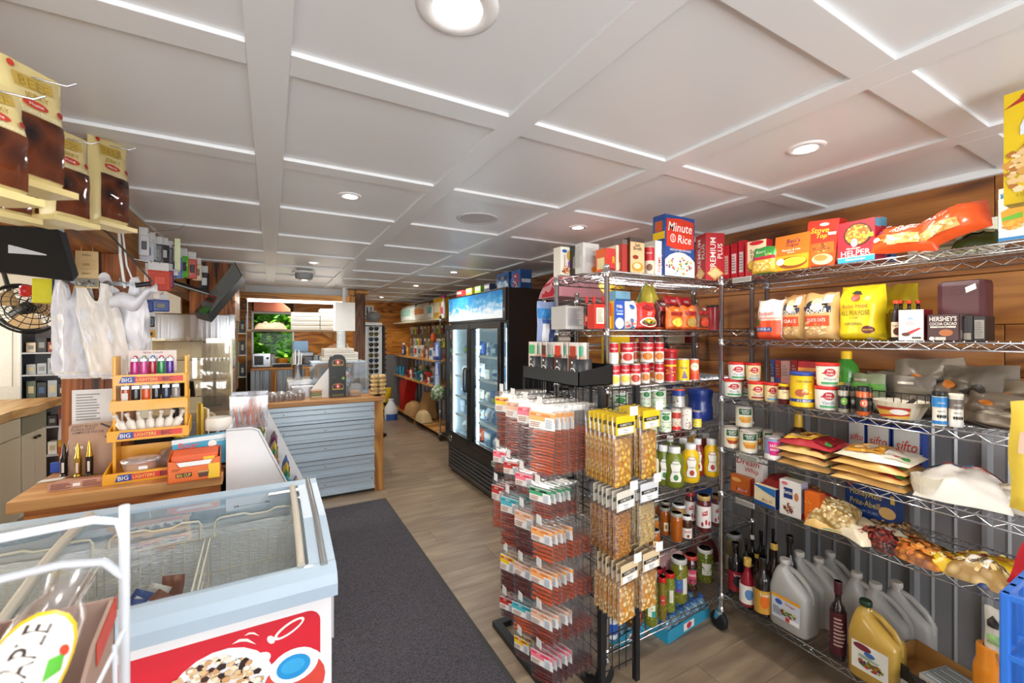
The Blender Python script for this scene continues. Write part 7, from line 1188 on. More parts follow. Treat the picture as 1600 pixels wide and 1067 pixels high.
# clear storage tubs, wrapped bread and utensils behind counter
for k, (x, y, w, d, h, c) in enumerate(((.30,4.95,.3,.22,.14, CLEARM),(.28,4.86,.2,.1,.1, CLEARM),(.42,4.98,.08,.1,.22, CLEARM))):
 if k == 2: continue
 t = thing('clear_tub',['wide cloudy plastic tub on the counter left of the coffee box','smaller cloudy plastic tub in front of the wide one'][k],'tub',(x, y-.12*k, CT)); mb = MB(); mb.box(-w/2, w/2,-d/2,-d/2+.003,0, h, c).box(-w/2, w/2, d/2-.003, d/2,0, h, c).box(-w/2,-w/2+.003,-d/2, d/2,0, h, c).box(w/2-.003, w/2,-d/2, d/2,0, h, c).box(-w/2, w/2,-d/2, d/2,0,.003, c); mb.obj('tub_walls', t); MB().cbox(-w/2-.006, w/2+.006,-d/2-.006, d/2+.006, h, h+.008, C('#e4e6e6',.3),.003).obj('lid', t)
mn = thing('menu_board','tilted clear and white menu sheet propped on the serving counter','sign',(.40,4.60, CT),0, rot=(0, math.radians(38),0)); MB().cbox(-.005,.01,-.02,.02,0,.02, C('#ddd')).obj('foot', mn); MB().cbox(-.1,.1,-.003,.003,.02,.36, C('#e9e6e2',.3),.002).obj('sheet', mn); MB().box(.085,.095,-.006,-.003,.02,.36, C('#b8404a')).obj('red_edge', mn)
mt_ = thing('straw_holder','steel cylinder holding white utensils left of the plastic tubs','holder',(.24,5.25, CT-.0)); MB().lathe([(.045,0),(.045,.3),(.05,.31),(.048,.31),(.043,.3)], STEEL, 20).obj('cylinder', mt_)
for k in range(6): MB().tube((.02*math.cos(k),.02*math.sin(k),.02),(.04*math.cos(k),.04*math.sin(k),.42+.02*(k % 3)),.006, WHITE, 6, True).obj('utensil', mt_)
mt_.location = (.24,5.02, CT)
wp = thing('wall_paper_sheet','cream square sheet hanging on the rear kitchen counter front','sheet',(.42,8.10,.52)); MB().cbox(-.19,.19,-.003,.003,0,.34, C('#e6dfd2',.6),.001).obj('sheet', wp)
# sunglasses spinner
sg = thing('sunglasses_rack','narrow white spinner rack filled with rows of sunglasses','rack',(1.38,6.85,0)); MB().lathe([(.2,0),(.2,.02),(.03,.03),(.02,.9)], BLACK, 24).obj('base', sg); MB().cbox(-.13,.13,-.02,.02,.62,1.76, WHITE, .004).obj('panel', sg); MB().cbox(.14,.16,-.1,.1,.62,1.7, BLACKM, .003).obj('side_panel', sg); MB().cbox(-.16,-.14,-.1,.1,.62,1.7, BLACKM, .003).obj('side_panel', sg); MB().box(-.16,.16,-.02,.02,.6,.62, BLACKM).box(-.16,.16,-.02,.02,1.7,1.715, BLACKM).obj('crossbar', sg); MB().lathe([(.02,1.76),(.09,1.79),(.12,1.86),(.06,1.92),(.01,1.93)], C('#8a8a88',.5),20).obj('top_hat', sg)
for k in range(13):
 z_ = .68+k*.082; t = thing('sunglasses','pair of sunglasses, row %s from the bottom of the spinner rack' % ['one','two','three','four','five','six','seven','eight','nine','ten','eleven','twelve','thirteen'][k],'sunglasses',(1.38,6.805, z_),0,'sunglasses on the spinner')
 c = C(['#1c1c22','#3a2a1c','#20304a','#5a5020'][k % 4],.1, coat=.8); MB().lathe([(.001,-.003),(.032,-.003),(.032,.003),(.001,.003)], c, 16, M=Matrix.Translation((-.038,0,0)) @ Matrix.Rotation(math.pi/2,4,'X')).lathe([(.001,-.003),(.032,-.003),(.032,.003),(.001,.003)], c, 16, M=Matrix.Translation((.038,0,0)) @ Matrix.Rotation(math.pi/2,4,'X')).obj('lens', t); MB().path([(-.08,.02,.01),(-.075,0,.015),(0,-.002,.018),(.075,0,.015),(.08,.02,.01)],.004, BLACK, 5).obj('frame', t)
 for s_ in (-1,1):
  MB().path([(s_*.16,-.09, z_),(s_*.19,-.05, z_+.01),(s_*.19,.05, z_+.01),(s_*.16,.09, z_)],.008, C('#2a2a34',.2),5).obj('side_glasses', sg)
rs_ = thing('restroom_sign','blue and white restroom sign with two figures on the back wall','sign',(P(577,483, Y=YB-.03).x, YB-.006,0)); zz = 2.03
mb = MB().box(-.09,.09,-.004,0, zz-.13, zz+.13, C('#e6e9ee',.4)); mb.obj('plate', rs_); art(MB(), lambda x, y, e: (x, -.0045-e, y+zz-.13),.18,.26,[('r',0,.0,1,1,'#e6e9ee'),('e',.3,.8,.1,.07,'#1c3a7a'),('p',[(.2,.7),(.4,.7),(.36,.2),(.24,.2)],'#1c3a7a'),('e',.72,.8,.1,.07,'#1c3a7a'),('p',[(.66,.7),(.78,.7),(.9,.38),(.54,.38)],'#1c3a7a'),('r',.66,.18,.7,.38,'#1c3a7a'),('r',.74,.18,.78,.38,'#1c3a7a')]).obj('symbols', rs_)
tm = thing('thermostat','small white wall control right of the restroom sign','thermostat',(P(584,492, Y=YB-.03).x, YB, 1.97)); MB().cbox(-.055,.055,-.03,-.0,-.09,.09, WHITE, .006).obj('case', tm); MB().cbox(-.035,.035,-.033,-.03,.0,.05, C('#9aa39a',.3),.002).obj('screen', tm)

ks_ = thing('teal_goods_stand','narrow dark stand of teal boxes at the far left of the kitchen','stand',(-.47,8.2,0)); MB().box(-.13,-.12,-.1,.1,0,1.9, DSTEEL).box(.12,.13,-.1,.1,0,1.9, DSTEEL).obj('frame', ks_)
for k, z_ in enumerate((.9,1.25,1.6)):
 MB().box(-.12,.12,-.1,.1, z_-.015, z_, WHITE).obj('shelf_board', ks_)
 for j in range(3):
  t = thing('teal_box','%s box on the %s board of the narrow kitchen stand' % (['dark teal','pale green','slate'][j],['lower','middle','upper'][k]),'box',(-.54+.07*j, 8.2, z_+.001)); mb = MB(); pr = k_box(mb, .055,.12,.2+.03*((j+k) % 2),['#2a5a5c','#8ab09a','#3a4a58'][j],[('r',.2,.3,.8,.7,'#c8d8d0')]); mb.obj('carton', t); pr.obj('printed_panel', t)
# ======================= WOODEN COUNTER WITH THE POST =======================
wc = thing('checkout_counter','plank faced checkout counter with thick wooden top behind the chest freezer','counter',(0,2.33,0)); WCZ = .93
MB().cbox(-.86,-.19,-.02,.85, WCZ-.045, WCZ, WOODTOP, .005).obj('worktop', wc)
for k in range(6): MB().cbox(-.82,-.2,.0,.02,.008+k*.146,.008+k*.146+.143, WOODX, .003).obj('front_plank', wc)
MB().box(-.82,-.2,.02,.80,0, WCZ-.045, C('#5a3a20',.7)).obj('carcass', wc)
WT_ = WCZ+.0008
def cp(u, v, z=WCZ): return P(u, v, z=z)
# ---- candy display: white sloped side panels ----
cd = thing('candy_display','white sloped candy display stand facing the aisle beside the checkout counter','display stand',(-.18,2.36,0)); WP = C('#e8e8ea',.35, noise_amt=.02)
prof = [(.0,0),(.46,0),(.46,.3),(.42,.42),(.125,1.1),(.09,1.115),(0,1.115)]
for y, nm in ((0,'side_panel'),(1.18,'side_panel')):
 MB().prism(prof, y, y+.025, WP, 'y').obj(nm, cd)
MB().path([(.0,.0,1.118),(.1,.0,1.118),(.13,.0,1.105),(.425,.0,.42),(.46,.0,.3)],.006, C('#c4c4c8',.4),6).obj('edge_trim', cd)
steps = [(.10,.93),(.17,.77),(.24,.60),(.31,.44),(.38,.28)]
for (x, z_) in steps: MB().box(0.01, x+.05,.025,1.18, z_-.02, z_-.012, WP).box(x+.045, x+.05,.025,1.18, z_-.012, z_+.03, WP).obj('tray_shelf', cd)
MB().box(0,.01,.025,1.18,0.02,1.1, WP).box(.0,.10,.03,1.175,1.06,1.066, WP).obj('back_panel', cd)
CD = [('#c83a3a','#e8e8e8','red'),('#2a5ab0','#e8e8f0','royal blue'),('#2aa0b8','#f0f0f0','turquoise'),('#5a3a2a','#c8a080','brown'),('#e8c83a','#a83a2a','yellow'),('#d86a3a','#f0d8b0','orange'),('#8a3a6a','#e8c0d8','purple'),('#3a8a4a','#e0e8c0','green')]
rc_ = random.Random(31)
for si, (x, z_) in enumerate(steps):
 y = .06; i = 0
 while y < 1.08:
  w_ = rc_.uniform(.09,.13); c, c2, cn = CD[(si*3+i*5) % 8]; i += 1
  if y+w_ > 1.16: break
  mb = MB(); pr = k_bag(mb, w_, .035, rc_.uniform(.09,.13), c, [('r',.1,.45,.9,.75, c2),('e',.5,.25,.25,.14, c2)],.3)
  t = fin('candy_packet','%s candy packet, %s from the camera on the %s step of the candy display' % (cn, ['','first','second','third','fourth','fifth','sixth','seventh','eighth','ninth','tenth','eleventh'][i],['top','second','third','fourth','lowest'][si]),'packet','candy packets on the sloped display',(-.18+x+.015,2.36+y+w_/2, z_-.011), math.pi/2, mb, 'packet',[('printed_label', pr)]); t.rotation_euler.x = .12
  y += w_+.012
# blue candy bag, clear bins on top
mb = MB(); pr = k_box(mb, .24,.07,.135,'#2f9cc4',[('r',0,.85,1,1,'#d8e4e8'),('t','Bear',.25,.76,.22,'#d8402a',.34,.1),('t','Paws',.26,.5,.22,'#d8402a',.36,.1),('e',.62,.72,.07,.12, WH),('t','ORIGINAL',.78,.8,.07,'#e8f0f4',.3),('e',.68,.55,.08,.1,'#c86a4a'),('e',.14,.22,.1,.13,'#3a5a9a'),('e',.4,.2,.14,.16,'#1f4a8a'),('t','20',.4,.2,.14, WH, .1)])
fin('candy_box','turquoise candy carton with red lettering leaning at the corner of the candy display','box', None, (-.235,2.50,1.0),.0, mb, 'carton',[('printed_panel', pr)]).rotation_euler = (-.05,-.06,0)
S.objects['candy_box'].location = (-.26,2.45, WCZ+.022)
S.objects['candy_box'].scale = (1,1,1)
fin('candy_box','plain brown candy carton hidden under the turquoise one','box', None, (-.26,2.45, WT_),0, MB().cbox(-.1,.1,-.03,.03,0,.015, C('#8a6a4a')),'carton',[])
cb = thing('clear_jerky_bin','clear acrylic bin of orange wrapped sticks on top of the candy display','bin',(-.12,2.72,1.1165)); CL2 = film('acrylic','#f4f4f6',.14,.08,.05); w, d, h = .085,.1,.17
mb = MB(); mb.box(-w, w, -d, -d+.003,0, h, CL2).box(-w, w, d-.003, d, 0, h, CL2).box(-w, -w+.003,-d, d, 0, h, CL2).box(w-.003, w, -d, d, 0, h, CL2).path([(-w, -d, h),(w, -d, h),(w, d, h),(-w, d, h)],.004, CL2,6, True).box(-w, w, -d, d, 0,.003, CL2); mb.obj('bin_walls', cb)
cb.location.z = 1.069; cb.location.x = -.10
for k in range(9):
 a = -.05+.012*k; t = thing('wrapped_meat_stick','orange wrapped meat stick in the clear acrylic bin','snack',(-.10-.05+.012*k, 2.72-.06+.014*((k*5) % 9),1.0735),0,'meat sticks in the clear bin'); MB().tube((0,0,0),(.02*(1 if k % 2 else -1),.01,.13),.007, C(['#d8602a','#b8401c','#c88a5a'][k % 3],.3, coat=.4),8, True).obj('stick', t)
jar_ = thing('candy_tub','small clear tub with dark sweets and white label beside the clear bin','tub',(-.23,2.62, WT_)); MB().lathe([(.05,0),(.055,.02),(.055,.17),(.045,.19)], C('#3a2a26',.2, coat=.5),22).obj('body', jar_); MB().lathe([(.056,.15),(.057,.2),(.05,.21)], C('#e8e2da',.35),22).obj('lid', jar_); art(MB(), fcyl(.0555),.15,.13,[('r',.1,.1,.9,.8,'#e8e0d8'),('p',[(.5,.2),(.8,.2),(.65,.7)],'#2a3a6a')], seg=16).obj('printed_label', jar_)
# peanut butter cup box
ob_ = thing('peanut_butter_cup_box','open orange display box of peanut butter cups on the checkout counter','box', tuple(cp(306,744).xy)+(WT_,),.07); OC = C('#e56a1c',.4)
w, d, h = .092,.075,.11
mb = MB().box(-w, w, -d, d, 0,.004, OC).box(-w, w, d-.003, d, 0, h, OC).prism([(-d, 0),(d, 0),(d, h),(-d, h*.85)],-w, -w+.003, OC, 'x').prism([(-d, 0),(d, 0),(d, h),(-d, h*.85)], w-.003, w, OC, 'x').prism([(-w, 0),(w, 0),(w, h*.85),(w*.72, h*.8),(w*.6, h*.58),(-w*.6, h*.58),(-w*.72, h*.8),(-w, h*.85)],-d, -d+.003, OC, 'y'); mb.obj('carton', ob_)
art(MB(), lambda x, y, e: (x, -d-e, y),2*w, h, [('p',[(.16,.77),(.84,.77),(.78,.6),(.22,.6)],'#eceae8'),('r',.76,.02,.98,.6,'#f0c020'),('p',[(.55,.38),(.78,.38),(.75,.12),(.58,.12)],'#5a2c18'),('r',.56,.3,.77,.38,'#c89050'),('t', "REESE'S", .3,.28,.12,'#f0c020',.26),('r',.15,.2,.45,.36,'#3a2018'),('t','BIG CUP',.3,.28,.11,'#f0c020',.26)]+lines(.08,.25,.45,.55,2,'#8a3a10')).obj('printed_panel', ob_)
for k in range(6):
 t = clone if False else thing('peanut_butter_cup','orange wrapped peanut butter cup bar standing in the open orange box','candy', tuple(Vector((ob_.location.x, ob_.location.y, 0))+Matrix.Rotation(.07,3,'Z') @ Vector((-.0,-.055+k*.021,0)))[:2]+(WT_+.006,),.07,'candy bars in the orange box')
 MB().cbox(-.082,.082,-.008,.008,0,.105, C('#e05a18',.3),.005).box(.03,.07,-.0085,-.008,.03,.09, C('#f0c020')).obj('wrapper', t)
# tan tray under items, phone-like card, clear dish
def ptc(u, v): return cp(u, v)
# ---- yellow lighter tower ----
q = cp(213,757); LT = thing('lighter_tower','bright yellow tiered plastic lighter display on the checkout counter','display stand',(-.468,2.47, WT_),.06); YP = C('#eaa716',.35, coat=.2, noise_amt=.03)
mb = MB()
for x in (-.13,.118): mb.cbox(x, x+.012,.0,.10,0,.53, YP, .003)
mb.box(-.13,.13,.098,.1,.06,.12, YP); mb.obj('side_rails', LT)
TZ = [(0.005,.16),(.165,.12),(.28,.10),(.385,.09)]
for k, (tz, dep_) in enumerate(((0,.09),(.17,.05),(.295,.03),(.405,.015))):
 y0 = -dep_; w_ = .145 - .006*k
 b = MB(); b.prism([(y0, tz),(.095, tz+.02),(.095, tz+.026),(y0, tz+.006)],-w_+.01, w_-.01, YP, 'x').prism([(-w_, 0),(w_, 0),(w_-.006,.045),(-w_+.006,.045)],0,.004, YP, 'y', Matrix.Translation((0, y0-.004, tz))).prism([(y0, tz),(.095, tz),(.095, tz+.07),(y0, tz+.04)],-w_, -w_+.006, YP, 'x').prism([(y0, tz),(.095, tz),(.095, tz+.07),(y0, tz+.04)], w_-.006, w_, YP, 'x')
 tr_ = b.obj('tier_tray', LT)
 if k != 2 and True: art(MB(), lambda x, y, e: (x, y0-.0045-e, tz+.006+y),.24,.034,[('p',[(.06,.1),(.3,.1),(.3,.9),(.1,.9)],'#22409a'),('r',.28,.15,.98,.85,'#d8382a'),('t','BIG',.17,.5,.5, WH, .14),('t','LIGHTERS',.45,.5,.4,'#f0d060',.3),('t','BIC',.75,.5,.55,'#1c1c1c',.16)]).obj('printed_strip', tr_)
def lt_at(x, y, z): v = Matrix.Rotation(.06,3,'Z') @ Vector((x, y, 0)); return (-.468+v.x, 2.47+v.y, WT_+z)
def lighter(lb, pos, c, grp, big=1., sticker=None, tray=0):
 t = thing('lighter', lb, 'lighter', pos, .06, grp); s_ = big
 MB().lathe([(.0115*s_, 0),(.0125*s_, .004),(.0125*s_, .052*s_),(.012*s_, .056*s_)], C(c, .25, coat=.5, trans=.1),14, sy=.6).obj('body', t)
 MB().cbox(-.011*s_, .011*s_, -.006*s_, .006*s_, .056*s_, .07*s_, C('#8f9296',.25,.9),.002).lathe([(.004*s_, -.004),(.004*s_, .004)], DSTEEL, 10, M=Matrix.Translation((.002,0,.071*s_)) @ Matrix.Rotation(math.pi/2,4,'X')).obj('metal_top', t)
 if sticker: MB().box(-.008*s_, .008*s_, -.0088*s_, -.0078*s_, .012,.045*s_, C(sticker)).obj('label', t)
for k, (c, cn) in enumerate((('#c8288a','magenta'),('#d8489a','pink'),('#b01838','crimson'),('#1c8a4a','green'),('#5a2aa0','violet'))): lighter(cn+' lighter standing in the patterned white tray at the top of the yellow tower', lt_at(-.062+k*.031,.03,.441), c, None, 1.12)
hd_ = thing('lighter_carton','white printed card tray with flag emblems holding the coloured lighters at the top','carton', lt_at(0,.03,.429),.06); mb = MB().box(-.085,.085,-.015,.02,0,.003, WHITE).box(-.085,.085,-.017,-.015,0,.02, WHITE).box(-.085,.085,.02,.022,0,.125, C('#e8d8d4',.5)).box(-.085,-.083,-.015,.02,0,.03, WHITE).box(.083,.085,-.015,.02,0,.03, WHITE); mb.obj('card_tray', hd_)
art(MB(), lambda x, y, e: (x, .0195-e, .08+y),.17,.045,[('t','lighter Canada',.5,.78,.25,'#8a3a3a',.8)]+[('e',.14+.18*i, .3,.05,.2,[('#c83a3a'),('#6a8a4a'),('#3a6ab0'),('#c82a2a'),('#d88a5a')][i]) for i in range(5)]).obj('printed_panel', hd_)
for k, (c, st_, cn) in enumerate((('#b8502a','#e0dcd8','orange and white'),('#1c1c20', None, 'first black'),('#e05a1c', None, 'bright orange'),('#1a1a1e', None, 'second black'),('#24304a', None, 'navy'),('#9a928e', None, 'grey'))): lighter(cn+' lighter in the second row of the yellow tower', lt_at(-.088+k*.035,-.0,.312), c, 'lighters in the second row of the yellow tower',1.28, st_)
for k in range(7):
 a = -.5+k*.16; t = thing('glue_tube','white plastic squeeze tube, %s from the left in the third row of the yellow tower' % ['first','second','third','fourth','fifth','sixth','seventh'][k],'tube', lt_at(-.085+k*.028,-.01,.196),.06,'tubes in the yellow tower', rot=(0, a*.9,.06)); t.location.z += .006
 MB().lathe([(.014,0),(.016,.004),(.016,.045),(.006,.054),(.006,.07),(.009,.071),(.009,.085)], C('#e9e2d8',.35),16).obj('tube_body', t)
dsh = thing('clear_candy_tub','round clear plastic tub with lid and price sticker at the foot of the yellow tower','tub', lt_at(-.03,-.03,.03),.06); MB().lathe([(.055,0),(.062,.03),(.066,.045)], CLEARM, 24, cap=False).obj('tub_body', dsh); MB().lathe([(.068,.045),(.07,.052),(.055,.056),(.001,.057)], film('lid_film','#ffe0d0',.3,.1,.25),24, cap=False).obj('lid', dsh); MB().lathe([(.05,.002),(.05,.03),(.001,.034)], C('#c8946a',.6),20).obj('sweets', dsh); MB().box(-.0,.03,-.066,-.065,.02,.034, WHITE).obj('price_sticker', dsh)
# ---- bullet shaped bottle openers ----
BB = [(100,752,'#1c1a1c','#2a2420',.145,0,'black bullet opener, leftmost on the counter card'),(109,742,'#2a2424','#3a3028',.15,0,'black bullet opener just behind the leftmost'),(122,752,'#b0943a','#c8a84a',.145,1,'all brass bullet opener at the front of the card'),(140,750,'#1c1a1c','#c8a84a',.15,1,'black bodied bullet opener with brass tip, nearest the middle'),(146,742,'#8a7a70','#d0a850',.145,1,'pale bodied bullet opener with brass tip'),(151,738,'#1c1a1c','#d8b054',.15,1,'black bullet opener with golden tip, third from the right'),(157,732,'#1c1a1c','#d8b054',.15,1,'black bullet opener with golden tip, rightmost')]
bcd = thing('opener_card','tan cardboard display base with red print holding the bullet openers','card', tuple(cp(125,758).xy)+(WT_,),.05); CBK = C('#c0907c',.7)
MB().cbox(-.085,.085,-.03,.09,0,.012, CBK, .002).prism([(-.03,0),(-.045,.0),(-.03,.03)],-.085,.085, CBK, 'x').obj('base_card', bcd); art(MB(), lambda x, y, e: (x, -.045-e+y*.48, y+.001),.17,.028, lines(.05,.42,.1,.9,4,'#7a3a34')+lines(.6,.95,.1,.9,4,'#7a3a34')+[('r',.43,.3,.56,.7,'#efe6e0')]).obj('printed_text', bcd)
for (u, v, c, c2, h, br, lb) in BB:
 p = cp(u, v-8, z=WCZ+.013); t = thing('bullet_bottle_opener', lb, 'bottle opener',(p.x, p.y, WCZ+.0135),0,'bullet bottle openers'); h *= 1.0; r_ = .0125
 MB().lathe([(r_*1.05,0),(r_*1.05,.006),(r_*.85,.008),(r_, .012),(r_*1.0, h*.55)], C(c, .22,.9 if c == '#b0943a' else .3, coat=.3),20).obj('casing', t); MB().lathe([(r_*1.0, h*.55),(r_*.72, h*.64),(r_*.62, h*.7),(r_*.55, h*.82),(r_*.3, h*.93),(r_*.05, h)], C(c2,.22,.95 if br else .4),20).obj('tip', t)
 MB().box(-.004,.004,-r_*1.04,-r_*.98, h*.12, h*.42, C('#d8cfc8')).obj('label', t)
pk = thing('pocket_card','tan card backing with pen drawing and dark corner propped against the post','card',(-.70,2.60, WT_),.03); MB().prism([(-.075,0),(.095,0),(.095,.22),(.085,.23),(-.065,.23),(-.075,.22)],-.003,.003, C('#b99a86',.7),'y').obj('card', pk)
art(MB(), lambda x, y, e: (x+.01,-.003-e, y),.17,.23,[('t','LIGHT BULLET',.32,.95,.045,'#4a3a34',.5),('t','FLASHLIGHT',.28,.89,.045,'#4a3a34',.45),('t','LAMPE DE POCHE',.38,.83,.045,'#4a3a34',.6),('p',[(.6,.97),(.95,.8),(.97,.84),(.64,.99)],'#26201e'),('r',.7,.7,.95,.73,'#5a4a44'),('r',.12,.52,.28,.57,'#efe8e2')]).obj('printed_text', pk)
for k, (x0, x1, z0, z1, lb) in enumerate(((-.80,-.62,1.14,1.30,'white typed notice pinned to the lower part of the timber post'),)):
 nt_ = thing('paper_notice', lb, 'paper',(0,2.7185,0)); MB().box(x0, x1,-.001,0, z0, z1, C('#eceaea',.6)).obj('sheet', nt_); art(MB(), lambda x, y, e: (x+(x0+x1)/2,-.001-e, y+z0), x1-x0, z1-z0, lines(.08,.6,.1,.9,10,'#9a9a9e')).obj('printed_text', nt_)
bc_ = thing('blue_sponge','small royal blue block beside the black bullet opener','block', tuple(cp(87,738).xy)+(WT_,),.1); MB().cbox(-.016,.016,-.01,.01,0,.045, C('#2450b8',.5),.003).obj('block', bc_)
wpr = thing('white_slip','loose white paper slip lying on the left end of the wooden counter','paper', tuple(cp(80,750).xy)+(WT_,),.2); MB().prism([(-.04,-.02),(.03,-.025),(.045,.0),(.03,.02),(-.03,.018)],0,.0012, WHITE).obj('slip', wpr)
# ---- point of sale tablet, black printer, clutter ----
psx = P(296,640, z=1.02)
ps = thing('pos_tablet','black tablet on a round pole stand behind the orange candy box','tablet',(-.44,2.86, WT_),.0); MB().cbox(-.06,.06,-.06,.06,0,.012, BLACK, .004).lathe([(.014,.01),(.014,.32)], BLACK, 14).obj('stand', ps); M_ = Matrix.Translation((.0,-.01,.345)) @ Matrix.Rotation(-.9,4,'X') @ Matrix.Rotation(.2,4,'Y'); MB().cbox(-.085,.085,-.055,.055,-.006,.008, BLACK, .006, M_).obj('tablet', ps)
pr_ = thing('receipt_printer','black boxy receipt printer behind the orange candy box','printer',(-.56,2.98, WT_),.2); MB().cbox(-.09,.09,-.08,.08,0,.15, C('#1c1c20',.45),.012).obj('body', pr_); MB().cbox(-.07,.07,-.06,.06,.15,.17, C('#2a3034',.35),.006).obj('lid', pr_)
yt = thing('yellow_tube','slanting yellow handle sticking up between the tablet and the candy','handle',(-.37,2.66, WT_)); MB().path([(.12,.0,.02),(-.14,.0,.17)],.011, C('#e8c01c',.35),10).obj('tube', yt)
pl_ = thing('round_plastic_dish','wide clear domed plastic dish left of the orange candy box','dish',(-.36,2.64, WT_)); MB().lathe([(.09,0),(.1,.02),(.1,.045),(.07,.085),(.02,.1)], film('dome_film','#f4e2d4',.3,.08,.25),26, cap=False).obj('dome', pl_); MB().lathe([(.09,.001),(.088,.03),(.001,.035)], C('#c8a48a',.6),22).obj('contents', pl_)
pl_.location = (-.385,2.585, WT_); yt.location.y = 2.72
nb = thing('yellow_envelope_stack','leaning yellow and cream booklets behind the candy display','booklets',(-.28,2.84, WT_),.3)
for k, c in enumerate(('#e8c02a','#efe6d0','#d8c8a0')): MB().cbox(-.06+k*.028,-.05+k*.028,-.05,.05,0,.26-.03*k, C(c, .6),.002).obj('booklet', nb)
# large glass bakery case in front of the steel cabinet
gcs = thing('bakery_case','clear glass sided bakery case with shelves in front of the steel cabinet','display case',(-.52,3.95,0)); GC = film('bakery_glass','#f6f2e6',.2,.04,.03)
MB().cbox(-.19,.27,-.2,.2,0,.95, C('#8a8a8c',.4,.6),.01).obj('base', gcs); mb = MB().box(-.19,.27,-.2,-.196,.95,1.53, GC).box(-.19,-.186,-.196,.2,.95,1.53, GC).box(.266,.27,-.196,.2,.95,1.53, GC).prism([(-.19,0),(.27,0),(.27,.4),(-.19,.4)],1.53,1.534, GC, 'z', Matrix.Translation((0,-.2,0))); mb.obj('glass', gcs)
for z_ in (1.12,1.24,1.38): MB().box(-.185,.265,-.19,.19, z_, z_+.006, GC).tube((-.185,-.196, z_),(.265,-.196, z_),.003, CHROME, 5).obj('glass_shelf', gcs)
for x in (-.19,.27): MB().box(x-.004, x+.004,-.204,-.196,.95,1.534, C('#e8e2d0',.3)).obj('edge_strip', gcs)
# ---- plastic bags on the post ----
WB = C('#e3e2e6',.42, trans=.0, noise_amt=.03); WBs = [C('#e9e8ec',.4), C('#dcdbe2',.45), C('#e6dfd8',.42)]
def tbag(mb, x0, y0, z0, w, h, tilt, seed, mat):
 def f(x, y):
  xx = w*(x-.5); zz = -h*y; n_ = noise.noise(Vector((x*4, y*5, seed)))*.022+abs(noise.noise(Vector((x*13+y*6, y*5, seed))))*.018
  pin = 1-.28*max(0,1-y*3.2)*abs(2*x-1); cut = .09*max(0,1-((x-.5)/.2)**2)*max(0,1-y*3.0)
  X_ = xx*pin; Z_ = zz-cut*(1-y); c_, s_ = math.cos(tilt), math.sin(tilt)
  return (x0+X_*c_-Z_*s_*-1, y0+n_-.012*math.sin(x*math.pi), z0+Z_*c_+X_*s_)
 mb.grid(f, 20,26, mat)
bgz = [(-.79,2.655,1.80,.13,.41,-.02,1,'left bundle of white plastic carrier bags hanging on the post',5),(-.70,2.61,1.795,.15,.42,-.16,2,'middle bundle of white plastic carrier bags folded diagonally on the post',4),(-.61,2.655,1.785,.17,.40,.03,3,'right bundle of warm white plastic carrier bags hanging on the post',5)]
for (x, y, z_, w_, h_, tl, sd, lb, n) in bgz:
 t = thing('carrier_bag_bundle', lb, 'bags',(x, y, z_),0,'carrier bag bundles on the post')
 for k in range(n):
  mb = MB(); tbag(mb, .004*k*(1 if sd != 2 else -1),.008*k, -.004*k, w_, h_*(1+.012*k), tl, sd*5+k*.35, WBs[(k+sd) % 3]); mb.obj('bag_sheet', t)
 for s_ in (-1,1):
  def hf(x, y): a = (x-.5)*2.6; return (s_*w_*.3+.018*math.sin(a)*(1.2),-.012+.02*(y-.5),.012+.03*math.cos(a)-.02*y)
  MB().grid(hf, 12,3, WBs[0]).obj('bag_handle', t)
kn = thing('bag_hook','metal hook rail holding the carrier bags against the post','hook',(-.70,2.715,1.80)); MB().path([(-.1,0,0),(-.1,-.11,0),(-.1,-.14,.015)],.003, CHROME, 6).path([(.1,0,0),(.1,-.13,0),(.1,-.14,.015)],.003, CHROME, 6).box(-.13,.13,-.004,.004,-.01,.01, DSTEEL).obj('rail', kn)
ks = thing('twisted_bag','crumpled twisted end of a white bag pulled to the right of the post','bag',(-.585,2.60,1.70)); mb = MB()
def ff(x, y): a = y*6.283; r_ = .02+.028*abs(math.sin(x*3.1+.4))+.012*noise.noise(Vector((x*6, y*4,2))); return (-.05+.16*x, r_*math.cos(a),.07*x*x+.015*math.sin(x*9)+r_*math.sin(a)*.8)
mb.grid(ff, 16,14, WBs[1]); mb.obj('twist', ks)
wt = thing('wooden_tag_sign','four panel wooden tag sign hanging by twine in front of the post','sign',(0,2.58,0)); pt = P(136,392, Y=2.58); MB().cbox(-.038,.038,-.003,.003,-.165,0, C('#d8bc88',.6),.002).obj('board', wt)
for k in range(4): MB().cbox(-.037,.037,-.0055,-.003,-.04*(k+1)+.0015,-.04*k-.0015, C(['#d8bc88','#d4b681','#d9bd8a','#8a8478'][k],.6),.001).obj('tag_panel', wt)
art(MB(), lambda x, y, e: (x, -.006-e, y-.165),.076,.165,[('t','OPEN',.5,.88,.05,'#6a5434',.5),('t','20%',.5,.63,.06,'#6a5434',.4),('t','JERKY',.5,.38,.06,'#6a5434',.5),('b',.5,.12,.42,.08,['#3a3a38','#c8c0b0','#6a6a60'],40,.05)]).obj('printed_text', wt)
MB().path([(-.02,0,-.005),(-.004,0,.19)],.0018, C('#c8a87a'),5).path([(.02,0,-.005),(.004,0,.19)],.0018, C('#c8a87a'),5).obj('twine', wt); wt.location = (pt.x, 2.58, pt.z)
